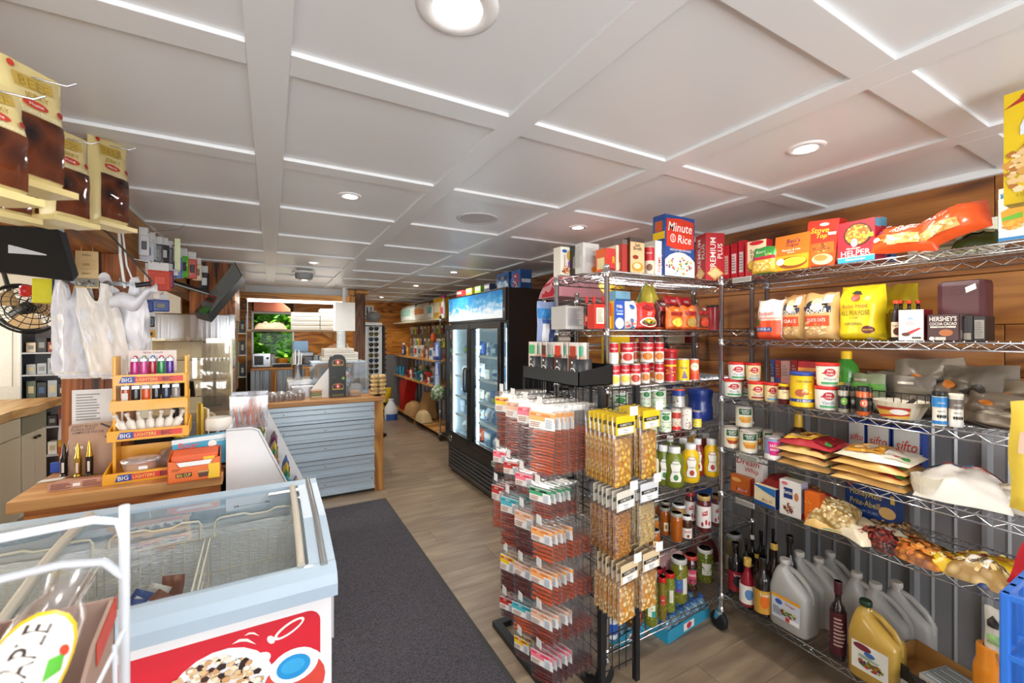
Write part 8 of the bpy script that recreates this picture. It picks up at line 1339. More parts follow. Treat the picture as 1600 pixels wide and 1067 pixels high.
# emergency stop, power leads
es = thing('emergency_stop','yellow box with red mushroom button on the left face of the post','switch',(-.87,2.78,1.755)); MB().cbox(-.065,.032,-.05,.05,-.055,.055, C('#d8d01c',.4),.004).box(.001,.0325,-.052,.052,-.057,.057, C('#243040')).obj('box', es); MB().lathe([(.018,0),(.018,.02),(.026,.022),(.028,.04),(.024,.05),(.001,.052)], C('#b8202a',.35),20, M=Matrix.Translation((-.065,0,0)) @ Matrix.Rotation(-math.pi/2,4,'Y')).obj('button', es)
pc_ = thing('power_cord','black power cord with plug socket crossing in front of the post','cord',(0,0,0)); pts = [P(130,335, Y=2.50), P(170,365, Y=2.55), P(205,402, Y=2.58), P(238,440, Y=2.6)]; MB().path(pts, .004, BLACK, 7).obj('cable', pc_); a = P(212,446, Y=2.6); b = P(236,443, Y=2.6); MB().path([a, b],.011, BLACK, 10).obj('connector', pc_)
wc_ = thing('white_cables','pair of white cables running down the header onto the post','cable',(0,0,0)); MB().path([P(185,350, Y=2.71), P(188,400, Y=2.71), P(195,450, Y=2.71)],.006, WHITE, 7).path([P(190,350, Y=2.71), P(198,415, Y=2.71), P(212,450, Y=2.71)],.004, WHITE, 7).obj('cables', wc_)
# ---- television / monitor on the header ----
tv = thing('wall_monitor','tilted black monitor with mirror like screen hung from the header','monitor',(-.40,3.75,1.85))
def thick(name, quad, th, mat, parent, inset=0):
 q = [Vector(v) for v in quad]; n = (q[1]-q[0]).cross(q[3]-q[0]).normalized(); c = sum(q, Vector())/4
 q = [v+(c-v).normalized()*inset for v in q]; vs = [v-parent.location for v in q]+[v+n*th-parent.location for v in q]
 return MB().add(vs, [(0,1,2,3),(7,6,5,4),(0,4,5,1),(1,5,6,2),(2,6,7,3),(3,7,4,0)], mat).obj(name, parent), n
quad = [P(303,488, Y=3.45), P(325,494, Y=3.36), P(379,431, Y=3.82), P(367,409, Y=3.92)]
ho, nn = thick('housing', quad, .05, BLACK, tv)
sg_ = 1 if nn.dot(Vector((0,-1,0))) > 0 else -1
if sg_ > 0: ho.location = -nn*.05
thick('screen',[v+nn*sg_*.001 for v in quad],.001*sg_, C('#9aa4a4',.06,.95), tv, .012)
MB().tube(Vector((-.66,3.9,1.95))-tv.location, (quad[0]+quad[2])/2-nn*sg_*.04-tv.location, .018, BLACK, 8).obj('bracket', tv)
# ---- hanging accessories on the header ----
acc = [(205,378,3.00,.05,.13,'#c9c8cc','#3a3a44','clear blister pack with dark gadget nearest the post'),(222,388,3.05,.07,.13,'#c4c8d0','#2f4a78','clear blister pack with blue gadget second from the post'),(234,386,3.12,.06,.13,'#b8c4cc','#2a6a8a','clear blister pack with teal gadget third from the post'),(245,392,3.2,.06,.13,'#2a2a2e','#8a8a8e','black and clear gadget pack fourth from the post'),(255,393,3.28,.06,.13,'#26262a','#c8c8cc','black gadget pack fifth from the post'),(262,396,3.36,.06,.12,'#1f2024','#9a9a9e','black gadget pack sixth from the post'),
 (236,434,3.05,.06,.12,'#e8e4e0','#c8402a','white card with small red earphones below the clear packs'),(248,434,3.0,.11,.13,'#c23a22','#d8523a','shiny red pouch hanging below the black packs'),(268,410,3.4,.07,.15,'#d8dce4','#3a5a9a','white and blue cable pack left of the green one'),(277,414,3.5,.06,.16,'#1c60a8','#e8e8a0','blue bottomed pack with dark tube'),(286,412,3.6,.06,.17,'#58b82a','#3a2a1c','green bottomed pack with dark tube'),(300,416,3.7,.06,.16,'#c8382a','#2a2420','red bottomed pack with dark tube'),(308,422,3.85,.06,.14,'#c8c09a','#5a4a34','cream pack with small brown item'),(318,436,3.95,.07,.16,'#26262a','#d8d8d8','black and silver pack beside the monitor'),(262,432,3.3,.06,.12,'#8a2a6a','#c8a0c0','purple pack behind the red pouch'),
 (222,475,3.0,.09,.08,'#2a4a98','#8a8478','left headlamp pack with blue band on a white card'),(250,475,3.12,.09,.08,'#2c4c9c','#7a766c','right headlamp pack with blue band on a white card'),(218,500,3.1,.06,.07,'#1c1c1e','#3a3a3c','small black pack under the headlamps'),(227,520,3.15,.05,.05,'#e8b01c','#3a2a1c','small yellow tag pack under the headlamps')]
for k, (u, v, y, w_, h_, c, c2, lb) in enumerate(acc):
 p = P(u, v, Y=y); p.x = max(p.x, HX1+.06); t = thing('carded_accessory', lb, 'accessory',(p.x, y, p.z-h_*.5),.25+.1*math.sin(k*2),'accessories hanging from the header')
 mb = MB(); mb.cbox(-w_*.4, w_*.4,0,.003, h_*.6, h_+.02, C('#d4d4d2',.4),.001); mb.obj('backing_card', t)
 MB().cbox(-w_*.46, w_*.46,-.022,0, h_*-.05, h_*.8, C(c, .2, coat=.6),.008).cbox(-w_*.22, w_*.22,-.028,-.02, h_*.2, h_*.55, C(c2,.3),.005).obj('blister', t)
 MB().path([(0,.003, h_+.012),(0,-.09, h_+.014),(0,-.1, h_+.022)],.0022, CHROME, 5).path([(0,.003, h_+.012),(-(p.x-HX1),.02, h_+.03)],.002, CHROME, 5).obj('peg', t)
for k, (u0, v0, u1, v1, y) in enumerate(((210,364,288,358,3.0),)):
 t = thing('long_peg','long bare chrome peg sticking out from the header','peg',(0,0,0)); MB().path([P(u0, v0, X=HX1), P(u1-8, v1, X=-.48), P(u1, v1-6, X=-.46)],.003, CHROME, 6).obj('peg', t)
for k, (u, v, h, y) in enumerate(((283,402,.19,3.4),(221,452,.11,3.05),(252,455,.1,3.15))):
 p = P(u, v, Y=y); t = thing('price_strip',['tall pale green price strip rising to the ceiling among the packs','white price strip above the left headlamp pack','white price strip above the right headlamp pack'][k],'tag',(p.x, y-.12, p.z-h*.5)); MB().cbox(-.014,.014,-.001,.001,0, h, C(['#dfe6b8','#eeeeea','#eeeeea'][k]),.0005).obj('strip', t)
# ---- chip bags on pegs at top left ----
def meatbag(lb, p, w, h, rz, grp):
 t = thing('jerky_snack_bag', lb, 'bag', p, rz, grp); mb = MB(); NZ[0] += 1; q = NZ[0]
 def f(x, y, e=0):
  b_ = (max(0,1-abs(2*x-1)**4))**.5*max(.03, min(1,(1-y)*2.2))*(1 if y > .04 else .6); return (w*(x-.5)*(1+.0*y),-.03*b_-e+.003*noise.noise(Vector((x*7, y*8, q))), h*y)
 CRM = C('#e2cf90',.35, coat=.2); mb.grid(f, 10,16, CRM).grid(lambda x, y: (w*(x-.5),.02*pill(x, y)*(1-y), h*y),6,10, CRM, flip=True); mb.obj('pouch', t)
 MB().prism([(-w/2,-.012),(w/2,-.012),(w/2,.002),(-w/2,.002)],-.045,.03, CRM, 'y').obj('bottom_gusset', t)
 win = MB(); g_ = nutmat('smoked_meat','#140c0f','#6a3216',15,.08); win.grid(lambda x, y: f(.14+.74*x, .06+.5*y, .003),8,10, g_); win.obj('clear_window', t)
 pr = MB(); art(pr, lambda x, y, e: f(x/w+.5, y/h, e+.002), w, h, [('p',[(.2,.78),(.8,.82),(.8,.92),(.2,.9)],'#c8a850'),('t','BEEF',.5,.84,.08,'#a8882a',.5),('t','JERKY',.5,.73,.06,'#a8882a',.5),('e',.45,.66,.2,.035,'#c83a2a'),('t','Home',.45,.66,.03, WH, .25),('e',.2,.95,.05,.03,'#c8402a'),('e',.82,.66,.05,.03,'#a82a22'),('t','Steakhouse',.5,.59,.05,'#f0ead0',.6)], seg=8); pr.obj('printed_label', t); return t
CBG = [(44,105,290,-.45,84,'largest jerky bag at the front of the upper left peg',0),(-22,120,300,-.44,90,'jerky bag cut by the left picture edge on the upper peg',.1),(100,205,345,-.52,62,'jerky bag hanging left of the separate one, behind the largest',0),(62,232,345,-.60,52,'jerky bag low behind the largest bag',.1),(10,228,338,-.60,52,'jerky bag lowest at the left above the dark monitor',-.1),(168,218,352,-.50,56,'single jerky bag hanging on its own peg closest to the post',0)]
for k, (u, v0, v1, X_, pw_, lb, r_) in enumerate(CBG):
 a = P(u, v1, X=X_); b = P(u, v0, X=X_); h_ = b.z-a.z; w_ = pw_*depth(a)/FPX*.86; t = meatbag(lb, (a.x, a.y, a.z), w_*1.25, h_, 1.0+r_*.5,'jerky bags on the header pegs')
 M_ = Matrix.Rotation(-1.0-r_*.5,3,'Z'); MB().path([(0,0, h_-.02), M_ @ Vector((.06,.0,0))+Vector((0,0, h_-.024)), M_ @ Vector((.075,0,0))+Vector((0,0, h_-.014))],.002, CHROME, 5).path([(0,0, h_-.02), M_ @ Vector((HX1-X_, .0,0))+Vector((0,0, h_-.0))],.002, CHROME, 5).obj('peg', t)
pbd = thing('peg_rail','black peg rail fixed along the top of the header face','rail',(HX1+.0,1.2,2.08)); MB().box(.001,.012,-.9,.35,-.012,.012, BLACKM).obj('bar', pbd)
bt2 = thing('blue_note','pale blue paper corner tucked under the jerky bags','paper', tuple(P(92,345, X=-.645))); MB().box(.0,.0015,-.06,.05,-.03,.03, C('#b8cfe0')).obj('sheet', bt2); bt2.location.x = HX1+.012; 
ob2 = thing('dark_monitor','underside of a black monitor hanging from the ceiling left of the post','monitor', tuple(P(30,385, Y=2.3))); M_ = Matrix.Rotation(math.radians(40),4,'X') @ Matrix.Rotation(math.radians(-10),4,'Z'); MB().cbox(-.33,.14,-.02,.03,-.12,.12, BLACK, .008, M_).obj('housing', ob2); MB().box(-.02,.08,-.023,-.02,-.03,.0, C('#c8c8c8')).obj('sticker', ob2); MB().tube((-.1,.02,.05),(-.1,.05,.36),.02, BLACK, 8).obj('ceiling_arm', ob2)
# ======================= AREA LEFT OF THE POST =======================
fan = thing('drum_fan','large black wire guard fan with tan blades beyond the counter','fan',(-1.57,4.5,1.75),0, rot=(math.radians(68), math.radians(8), math.radians(40))); fr_ = .185
g = MB()
for rr_ in (fr_, fr_*.8, fr_*.6, fr_*.4, fr_*.2): 
 for sz in (-1,1): g.path([(rr_*math.cos(a*math.pi/14), rr_*math.sin(a*math.pi/14), sz*(.09*(1-(rr_/fr_)**2)+.02)) for a in range(28)],.0035 if rr_ < fr_ else .009, BLACKM, 5, True)
for k in range(20):
 a = k*math.pi/10
 for sz in (-1,1): g.path([(fr_*q_*math.cos(a), fr_*q_*math.sin(a), sz*(.09*(1-q_*q_)+.02)) for q_ in (.1,.4,.7,1)],.0022, BLACKM, 4)
g.obj('wire_guard', fan)
for k in range(3):
 a = k*2.094+.5; b = MB(); b.grid(lambda x, y: ((.035+.125*y)*math.cos(a+(x-.5)*1.3),(.035+.125*y)*math.sin(a+(x-.5)*1.3),.03*(x-.5)*2),8,4, C('#d8b88a',.4)).grid(lambda x, y: ((.035+.125*y)*math.cos(a+(x-.5)*1.3),(.035+.125*y)*math.sin(a+(x-.5)*1.3),.03*(x-.5)*2-.004),8,4, C('#d8b88a',.4), flip=True); b.obj('blade', fan)
MB().lathe([(.045,-.12),(.045,.03),(.02,.05)], BLACK, 20).obj('motor_hub', fan); MB().tube((0,.0,-.12),(0,.46,-.30),.015, BLACKM, 8).obj('ceiling_bracket', fan)
d1 = thing('door_1', None, None, (-2.44,6.755,0),0); d1['kind'] = 'structure'; MB().cbox(-.30,.30,0,.04,0,2.0, C('#e9e4da',.45),.006).obj('door_leaf', d1)
for z0, z1 in ((.15,.85),(1.0,1.85)):
 for x0, x1 in ((-.25,-.02),(.02,.25)): MB().cbox(x0, x1,-.008,0, z0, z1, C('#f2eee6',.45),.006).obj('door_panel', d1)
MB().cbox(-.37,-.30,-.02,.06,0,2.08, C('#e0bc88',.5),.004).cbox(.30,.37,-.02,.06,0,2.08, C('#e0bc88',.5),.004).obj('door_frame', d1)
wx = MB().box(XL, -1.0,6.8,6.9,0, CEIL, C('#dcd4c4',.6)).obj('wall_partition', kind='structure')
WCb = C('#e6e2d0',.45, noise_amt=.02)
def cab(lb, loc, w, h, rz, drawer=True, open_=False):
 t = thing('base_cabinet', lb, 'cabinet', loc, rz, 'cream base cabinets'); MB().box(-w/2, w/2,0.0,.55,0, h, WCb).obj('carcass', t)
 dz = h-.17 if drawer else h-.02
 for s_ in ((-1,),(1,))[0:2]:
  x0 = -w/2+.01 if s_[0] < 0 else .004; x1 = -.004 if s_[0] < 0 else w/2-.01; o = MB().cbox(x0, x1,-.02,0,.06, dz, WCb, .004).obj('door', t); kx = (x1-.03) if s_[0] < 0 else (x0+.03); MB().lathe([(.008,0),(.014,.015),(.012,.024),(.001,.026)], C('#4a4036',.3,.7),12, M=Matrix.Translation((kx, -.02, dz-.05)) @ Matrix.Rotation(math.pi/2,4,'X')).obj('knob', o)
 if drawer: MB().cbox(-w/2+.01, w/2-.01,-.02,0, dz+.01, h-.01, C('#8f917c',.4) if open_ else WCb, .004).obj('drawer_front', t)
 return t
cab('wide cream two door base cabinet cut by the left picture edge',(-1.86,4.72,0),.95,.87, math.radians(90)); cab('narrow cream base cabinet with a grey green open drawer gap',(-1.86,5.44,0),.46,.87, math.radians(90), True, True)
le = thing('live_edge_worktop','pale live edge wooden slab lying on the cream cabinets','worktop',(-1.86,5.35,.871), math.radians(90)); mb = MB(); pts = [(-1.1,-.03),(-.7,-.06),(-.3,-.02),(.0,-.07),(.3,-.04),(.62,-.06),(.62,.5),(-1.1,.5)]; mb.prism(pts, 0,.07, WOODPALE); mb.obj('slab', le)
shl = thing('goods_shelf','grey shelf unit of small kitchen goods seen between the door and the post','shelf',(-2.02,6.3,0),0); MB().box(-.22,-.21,0,.3,0,1.66, DSTEEL).box(.21,.22,0,.3,0,1.66, DSTEEL).box(-.22,.22,.29,.3,0,1.66, C('#8a8a90',.6)).obj('frame', shl)
for z_ in (.3,.6,.9,1.15,1.38): MB().box(-.21,.21,0,.29, z_-.015, z_, C('#b8bcc0',.4)).obj('shelf_board', shl)
rg = random.Random(9); SN_ = ['lowest','second','third','fourth','top']
for j, z_ in enumerate((.3,.6,.9,1.15,1.38)):
 for i in range(5):
  v = Vector((-.16+i*.08,.1,0)); c = rg.choice(['#e6e2dc','#2a2a2c','#d8c8b0','#a8b0b8','#8a3a3a','#5a6a5a']); cn = {'#e6e2dc': 'white','#2a2a2c': 'black','#d8c8b0': 'beige','#a8b0b8': 'silver','#8a3a3a': 'maroon','#5a6a5a': 'olive'}[c]
  t = thing('kitchen_goods_box','%s goods pack, %s from the left on the %s board of the grey shelf' % (cn, ['first','second','third','fourth','fifth'][i], SN_[j]),'box',(-2.02+v.x, 6.3+v.y, z_+.001),0,'goods on the grey shelf'); mb = MB(); pr = k_box(mb, .07,.1, rg.uniform(.1,.19), c, [('r',.2,.3,.8,.7, rg.choice(['#888','#c8b890','#3a5a8a']))]); mb.obj('carton', t); pr.obj('printed_panel', t)
tb2 = thing('blue_topped_table','small table with pale blue top beyond the live edge slab','table',(-2.95,5.9,0)); MB().cbox(-.35,.35,-.22,.22,1.06,1.10, C('#8fb0cc',.4),.01).obj('tabletop', tb2)
for x in (-.3,.3):
 for y in (-.18,.18): MB().cbox(x-.02, x+.02, y-.02, y+.02,0,1.06, C('#d8b070',.5),.003).obj('leg', tb2)
bw2 = thing('ivory_bowl','ivory bowl standing on the blue topped table','bowl',(-2.8,5.85,1.101)); MB().lathe([(.05,0),(.1,.05),(.12,.1),(.115,.1),(.05,.02)], C('#efe2c0',.4),22).obj('bowl', bw2)
sbx = thing('chip_sack','red white and orange snack sack on the floor behind the cream cabinets','bag',(-1.70,6.05,0),.6); mb = MB(); pr = k_bag(mb, .36,.25,.72,'#d8622a',[('r',0,.72,1,1,'#e8e8ec'),('p',[(.1,.8),(.6,.95),(.9,.85),(.3,.78)],'#b82a34'),('r',0,.62,1,.72,'#e8c02a')],.3); mb.obj('sack_body', sbx); pr.obj('printed_label', sbx)
lt2 = thing('ceiling_glow_lamp','slim ceiling lamp above the area left of the post','light',(-1.75,3.4, CEIL-.013)); MB().lathe([(.12,0),(.12,-.015),(.1,-.02)], C('#fff4e0',.3, emit=10),24).obj('lens', lt2)
l = bpy.data.lights.new('back_area_lamp','AREA'); l.shape = 'DISK'; l.size = .3; l.energy = 16; l.color = (1,.93,.82); lo = bpy.data.objects.new('back_area_lamp', l); COL.objects.link(lo); lo.location = (-1.75,3.4, CEIL-.05)
l = bpy.data.lights.new('kitchen_tube_light','AREA'); l.shape = 'RECTANGLE'; l.size = 1.2; l.size_y = .04; l.energy = 7; l.color = (1,.98,.94); lo = bpy.data.objects.new('kitchen_tube_light', l); COL.objects.link(lo); lo.location = (.33,6.69,2.0)
# ======================= CHEST FREEZER =======================
fz = thing('chest_freezer','white ice cream chest freezer with sliding glass lid and red picture panel','freezer',(0,0,0)); FX0, FX1, FY0, FY1 = -1.35,.157,1.345,2.055; RIM = C('#a9bccd',.3, coat=.3, noise_amt=.02); WB2 = C('#e9e9ec',.35, noise_amt=.02)
zf, zb = .865,.93   # rim height front / back
body = MB(); body.cbox(FX0, FX1, FY0+.015, FY0+.05,.0,.80, WB2,.01).cbox(FX0, FX1, FY1-.05, FY1-.01,.0,.84, WB2,.01).cbox(FX0, FX0+.05, FY0+.05, FY1-.05,0,.80, WB2,.01).cbox(FX1-.045, FX1-.003, FY0+.03, FY1-.02,0,.82, WB2,.01).box(FX0, FX1-.01, FY0+.02, FY1-.02,.0,.06, WB2); body.obj('body', fz)
inn = C('#e4e8ec',.5); MB().box(FX0+.05, FX1-.05, FY0+.05, FY1-.05,.33,.34, inn).box(FX0+.05, FX1-.05, FY0+.05, FY0+.055,.34,.8, inn).box(FX0+.05, FX1-.05, FY1-.055, FY1-.05,.34,.84, inn).box(FX1-.05, FX1-.0455, FY0+.05, FY1-.05,.34,.82, inn).obj('liner', fz)
def prof_rim(x0, x1): return None
rim = MB(); 
rim.prism([(FY0-.012,.80),(FY0+.055,.80),(FY0+.06, zf+.01),(FY0+.035, zf+.012),(FY0+.0, zf-.005),(FY0-.014, zf-.03)], FX0-.01, FX1+.012, RIM, 'x').prism([(FY1-.06,.84),(FY1+.005,.84),(FY1+.005, zb),(FY1-.02, zb+.008),(FY1-.06, zb)], FX0-.01, FX1+.012, RIM, 'x')
for x0, x1 in ((FX1-.06, FX1+.012),(FX0-.01, FX0+.05)): rim.prism([(FY0+.05,.80),(FY1-.05,.83),(FY1-.05, zb),(FY0+.3, zf+.055),(FY0+.05, zf+.012)], x0, x1, RIM, 'x')
rim.obj('top_rim', fz)
MB().path([(FX1-.02, FY0+.03, zf+.012),(FX1-.02, FY0+.3, zf+.056),(FX1-.02, FY1-.05, zb+.002),(FX1-.02, FY1-.01, zb+.004)],.010, C('#8d8f90',.3,.5),8).obj('edge_trim', fz)
FG = film('freezer_glass','#f2f7f7',.16,.03)
def zl(y): t = (y-FY0)/(FY1-FY0); return zf+.012+(zb-zf-.012)*t+.03*math.sin(math.pi*t)
for k, (xa, xb, dz) in enumerate(((FX0+.05,-.52,.004),(-.56, FX1-.06,-.006))):
 gl = MB(); gl.grid(lambda x, y: (xa+(xb-xa)*x, FY0+.05+(FY1-FY0-.11)*y, zl(FY0+.05+(FY1-FY0-.11)*y)+dz-.004),2,12, FG); lid = gl.obj('sliding_glass', fz); TR = C('#b9b2a4',.4)
 tr = MB()
 for x in ((xa+.01, xb-.03)): MB().path([(x+.01, FY0+.05+(FY1-FY0-.11)*q_/8, zl(FY0+.05+(FY1-FY0-.11)*q_/8)+dz) for q_ in range(9)],.011, TR, 6).obj('lid_frame', lid)
art(MB(), lambda x, y, e: (-.06+x, 1.82+y, zl(1.82)+e-.006+y*.12),.11,.03,[('r',0,.42,1,.52,'#4a4e50'),('r',0,.1,.02,.9,'#4a4e50'),('r',.98,.1,1,.9,'#4a4e50'),('p',[(0,.47),(.12,.75),(.12,.2)],'#4a4e50'),('p',[(1,.47),(.88,.75),(.88,.2)],'#4a4e50')]).obj('slide_arrow_mark', fz)
# frost build up along the back and right walls
FRO = bpy.data.materials.new('frost'); FRO.use_nodes = True; b_ = FRO.node_tree.nodes['Principled BSDF']; b_.inputs['Base Color'].default_value = (.93,.95,.98,1); b_.inputs['Roughness'].default_value = .6
n_ = FRO.node_tree.nodes.new('ShaderNodeTexNoise'); n_.inputs['Scale'].default_value = 60; bp_ = FRO.node_tree.nodes.new('ShaderNodeBump'); bp_.inputs['Distance'].default_value = .006; FRO.node_tree.links.new(n_.outputs['Fac'], bp_.inputs['Height']); FRO.node_tree.links.new(bp_.outputs[0], b_.inputs['Normal'])
fb = MB(); fb.grid(lambda x, y: (FX0+.06+(FX1-FX0-.115)*x, FY1-.056-.05*max(0, y-.45)*2*(.6+.5*noise.noise(Vector((x*9, y*3,4))))-.012*noise.noise(Vector((x*30, y*16,1))),.45+.375*y),60,14, FRO).grid(lambda x, y: (FX1-.051-.035*max(0, y-.3)*(1+.6*noise.noise(Vector((x*7, y*3,9))))-.006*noise.noise(Vector((x*30, y*16,5))), FY0+.06+(FY1-FY0-.12)*x, .45+.36*y),30,12, FRO); fb.obj('frost', fz)
# baskets
BK = C('#f3ead8',.4, coat=.2)
def basket(lb, x0, x1, n):
 t = thing('freezer_basket', lb, 'basket',((x0+x1)/2,(FY0+FY1)/2,.47),0,'wire baskets in the freezer'); w = (x1-x0)/2; d = .27; zt = .32; mb = MB()
 tp_ = [(-w, -d, zt-.06),(w, -d, zt-.06),(w, d, zt-.0),(-w, d, zt-.0)]
 mb.path(tp_, .0035, BK, 6, True).path([(-w*.95,-d*.95,0),(w*.95,-d*.95,0),(w*.95, d*.95,0),(-w*.95, d*.95,0)],.003, BK, 6, True); mb.path([(-w, -d, zt-.17),(w, -d, zt-.17),(w, d, zt-.13),(-w, d, zt-.13)],.0025, BK, 6, True); mb.obj('basket_rim', t)
 wr_ = MB()
 for i in range(n+1):
  x = -w+2*w*i/n; wr_.tube((x, -d, zt-.06),(x*.95,-d*.95,0),.0016, BK, 5).tube((x, d, zt),(x*.95, d*.95,0),.0016, BK, 5).tube((x*.95,-d*.95,0),(x*.95, d*.95,0),.0016, BK, 5)
 for i in range(7):
  y = -d+2*d*i/6; zz = zt-.06+.06*i/6; wr_.tube((-w, y, zz),(-w*.95, y*.95,0),.0016, BK, 5).tube((w, y, zz),(w*.95, y*.95,0),.0016, BK, 5)
 wr_.obj('basket_wires', t)
 MB().path([(-w*.9, d, zt),(-w*.9, d, zt+.055),(-w*.8, d, zt+.068),(-w*.25, d, zt+.07),(-w*.1, d, zt+.06),(w*.3, d, zt+.06),(w*.5, d, zt+.072),(w*.85, d, zt+.068),(w*.9, d, zt+.055),(w*.9, d, zt)],.0045, BK, 7).obj('hanging_loop', t)
basket('wire basket at the right end of the freezer',-.20,.09,9); basket('wire basket of wrapped ice cream bars second from the right in the freezer',-.50,-.215,9); basket('wire basket third from the right in the freezer',-.80,-.515,12); basket('wire basket at the left end of the freezer',-1.12,-.815,12)
ri = random.Random(8)
for k in range(9):
 c, c2 = [('#2a4f9a','#e8e8f0'),('#e8e2d8','#2a4f9a'),('#8a4a2a','#2a4f9a')][k % 3]; t = thing('ice_cream_bar','%s wrapped ice cream bar, number row %s in the third freezer basket' % (['blue','white','brown'][k % 3], k),'ice cream',(-.36+ri.uniform(-.07,.06),1.74+k*.022,.51), ri.uniform(-1,1)); t['label'] = '%s wrapped ice cream bar, %s from the front in the second freezer basket' % (['blue','white','brown'][k % 3],['first','second','third','fourth','fifth','sixth','seventh','eighth','ninth'][k]); t['group'] = 'ice cream bars in the freezer basket'
 mb = MB(); pr = k_lie(mb, .22,.065,.022, c, [('r',.3,.1,.7,.9, c2),('e',.2,.5,.08,.3,'#c83a2a')],.3); mb.obj('wrapper', t); pr.obj('printed_label', t); t.rotation_euler = (math.pi/2+ri.uniform(-.08,.08),-1.15+ri.uniform(-.35,.35),0); t.location.z += .085
# red picture panel on the front
def ff2(x, y, e): return (x, FY0+.0155-e, y)
pnl = MB(); rcp = []; A0, A1, B0, B1 = -.45,.125,.12,.762
for cx_, cy_, a0 in ((A1-.035, B1-.035,0),(A0+.035, B1-.035,90),(A0+.035, B0+.035,180),(A1-.035, B0+.035,270)):
 for k in range(7): a = math.radians(a0+k*15); rcp.append((cx_+.035*math.cos(a)+.5, cy_+.035*math.sin(a)))
def el(cx_, cy_, rx, ry, c, rot=0): return ('p',[(cx_+.5+rx*math.cos(a)*math.cos(rot)-ry*math.sin(a)*math.sin(rot), cy_+rx*math.cos(a)*math.sin(rot)+ry*math.sin(a)*math.cos(rot)) for a in [k*.2856 for k in range(22)]], c)
def cres(cx_, cy_, s_): return ('p',[(cx_+.5-s_, cy_+.1*s_),(cx_+.5-.4*s_, cy_+.4*s_),(cx_+.5+.3*s_, cy_+.2*s_),(cx_+.5+s_, cy_-.6*s_),(cx_+.5+.2*s_, cy_-.05*s_),(cx_+.5-.3*s_, cy_+.12*s_)], WH)
CX, CY = .058,.60
SPEC = [('p', rcp, '#cf1f33'), cres(-.093+.03,.728,.028), cres(-.045,.742,.018), el(.045,.728,.042,.016, WH, .45), el(.046,.728,.034,.010,'#cf1f33',.45), el(.0,.712,.008,.013, WH, .5)]
SPEC += [el(-.115,.60,.125,.125,'#ece9ee'),('b',.37,.60,.112,.112,['#e8d8b8','#d8b88a','#f0e8d8','#3a2420','#c89a6a','#2a1a1a','#e9dcc8','#efe6da'],420,.0085), el(-.04,.605,.035,.012,'#33232c',-.3), el(-.12,.52,.05,.02,'#33232c',.2), el(-.03,.665,.03,.02,'#eceaf0',.2)]
SPEC += [el(CX, CY-.02,.085,.085,'#dfe6ee'), el(CX, CY-.03,.08,.075,'#d2483c'), el(CX+.0, CY+.02,.062,.048,'#eef1f4'), el(CX-.002, CY+.018,.043,.033,'#2492d4'), el(CX-.004, CY+.02,.03,.02,'#3aa6e0'), el(CX, CY-.07,.06,.018,'#b83a34')]
art(pnl, ff2,1,1, SPEC, de=.00012); pnl.obj('printed_panel', fz)
# ======================= NEAR WIRE RACK WITH BOX (lower left foreground) =======================
WW = C('#dfe6ee',.35, coat=.3)
nr = thing('white_wire_stand','white coated wire stand in the lower left corner nearest the camera','rack',(-.17,.75,0)); mb = MB()
for (x, y) in ((0,0),(-.42,0),(0,-.36),(-.42,-.36)): mb.tube((x, y, 0),(x, y, 1.325),.006, WW, 8, True)
mb.obj('uprights', nr); mb = MB()
for zz in (.2,.6,1.05): mb.path([(0,0, zz),(-.42,0, zz),(-.42,-.36, zz),(0,-.36, zz)],.004, WW, 6, True)
for k in range(9): mb.tube((-.42+.0525*k, 0,1.05),(-.42+.0525*k, -.36,1.05),.0025, WW, 5)
mb.path([(0,0,1.16),(0,-.18,1.16),(0,-.36,1.16)],.0035, WW, 6); mb.obj('shelf_wires', nr)
MB().path([(-.42,0,1.29),(-.03,0,1.312),(-.006,0,1.305),(0,0,1.28)],.0055, WW, 8).path([(-.42,0,1.235),(-.06,0,1.262),(-.02,0,1.255),(.0,0,1.23),(0,0,1.2)],.0055, WW, 8).obj('top_rails', nr)
for k in range(4): MB().path([(.002,-.05-.07*k, 1.17),(.004,-.05-.07*k, .9),(.003,-.03-.07*k, .65)],.003, WW, 6).obj('side_wire', nr)
bx_ = thing('cardboard_box','brown open cardboard box of wrapped sausages in the white wire stand','box',(-.36,.54,1.055)); KRF = C('#a58a7c',.8); w, d, h = .19,.17,.17
MB().box(-w, w, -d, d, 0,.004, KRF).box(-w, w, d-.004, d, 0, h, KRF).box(-w, w, -d, -d+.004,0, h*.3, KRF).box(-w, -w+.004,-d, d, 0, h, KRF).prism([(-d, 0),(d, 0),(d, h),(d*.6, h*.9),(-d*.2, h*.35),(-d, h*.3)], w-.004, w, KRF, 'x').obj('box_walls', bx_)
MB().prism([(d*.6, h*.9),(d, h),(d, h-.025),(d*.6, h*.9-.025)], w+.001, w+.002, C('#c8402a'),'x').obj('red_edge_label', bx_)
def saus(lb, loc, rot, L, r, c, lab, name='wrapped_sausage'):
 t = thing(name, lb, 'sausage', loc, 0,'wrapped sausages in the cardboard box', rot=rot); mb = MB(); mb.lathe([(r*.4,0),(r*.9, r*.6),(r, r*1.5),(r, L-r*1.5),(r*.8, L-r*.5),(r*.25, L)], C(c, .3, coat=.5),18, sy=.7); mb.obj('sausage', t)
 MB().lathe([(r*1.03,-.005),(r*1.07, L*.3),(r*1.03, L*.5),(r*1.08, L*.75),(r*.98, L*.97),(r*.6, L+.015),(r*.75, L+.04)], film('wrap_film','#fdf6f4',.22,.15,.04),16, sy=.74, cap=False).obj('clear_wrap', t)
 if lab: art(MB(), lambda x, y, e: ((r*1.13+e)*math.sin(x/r),-.75*(r*1.13+e)*math.cos(x/r), y+L*.28), r*2.4, L*.62, lab, seg=20).obj('printed_label', t)
 return t
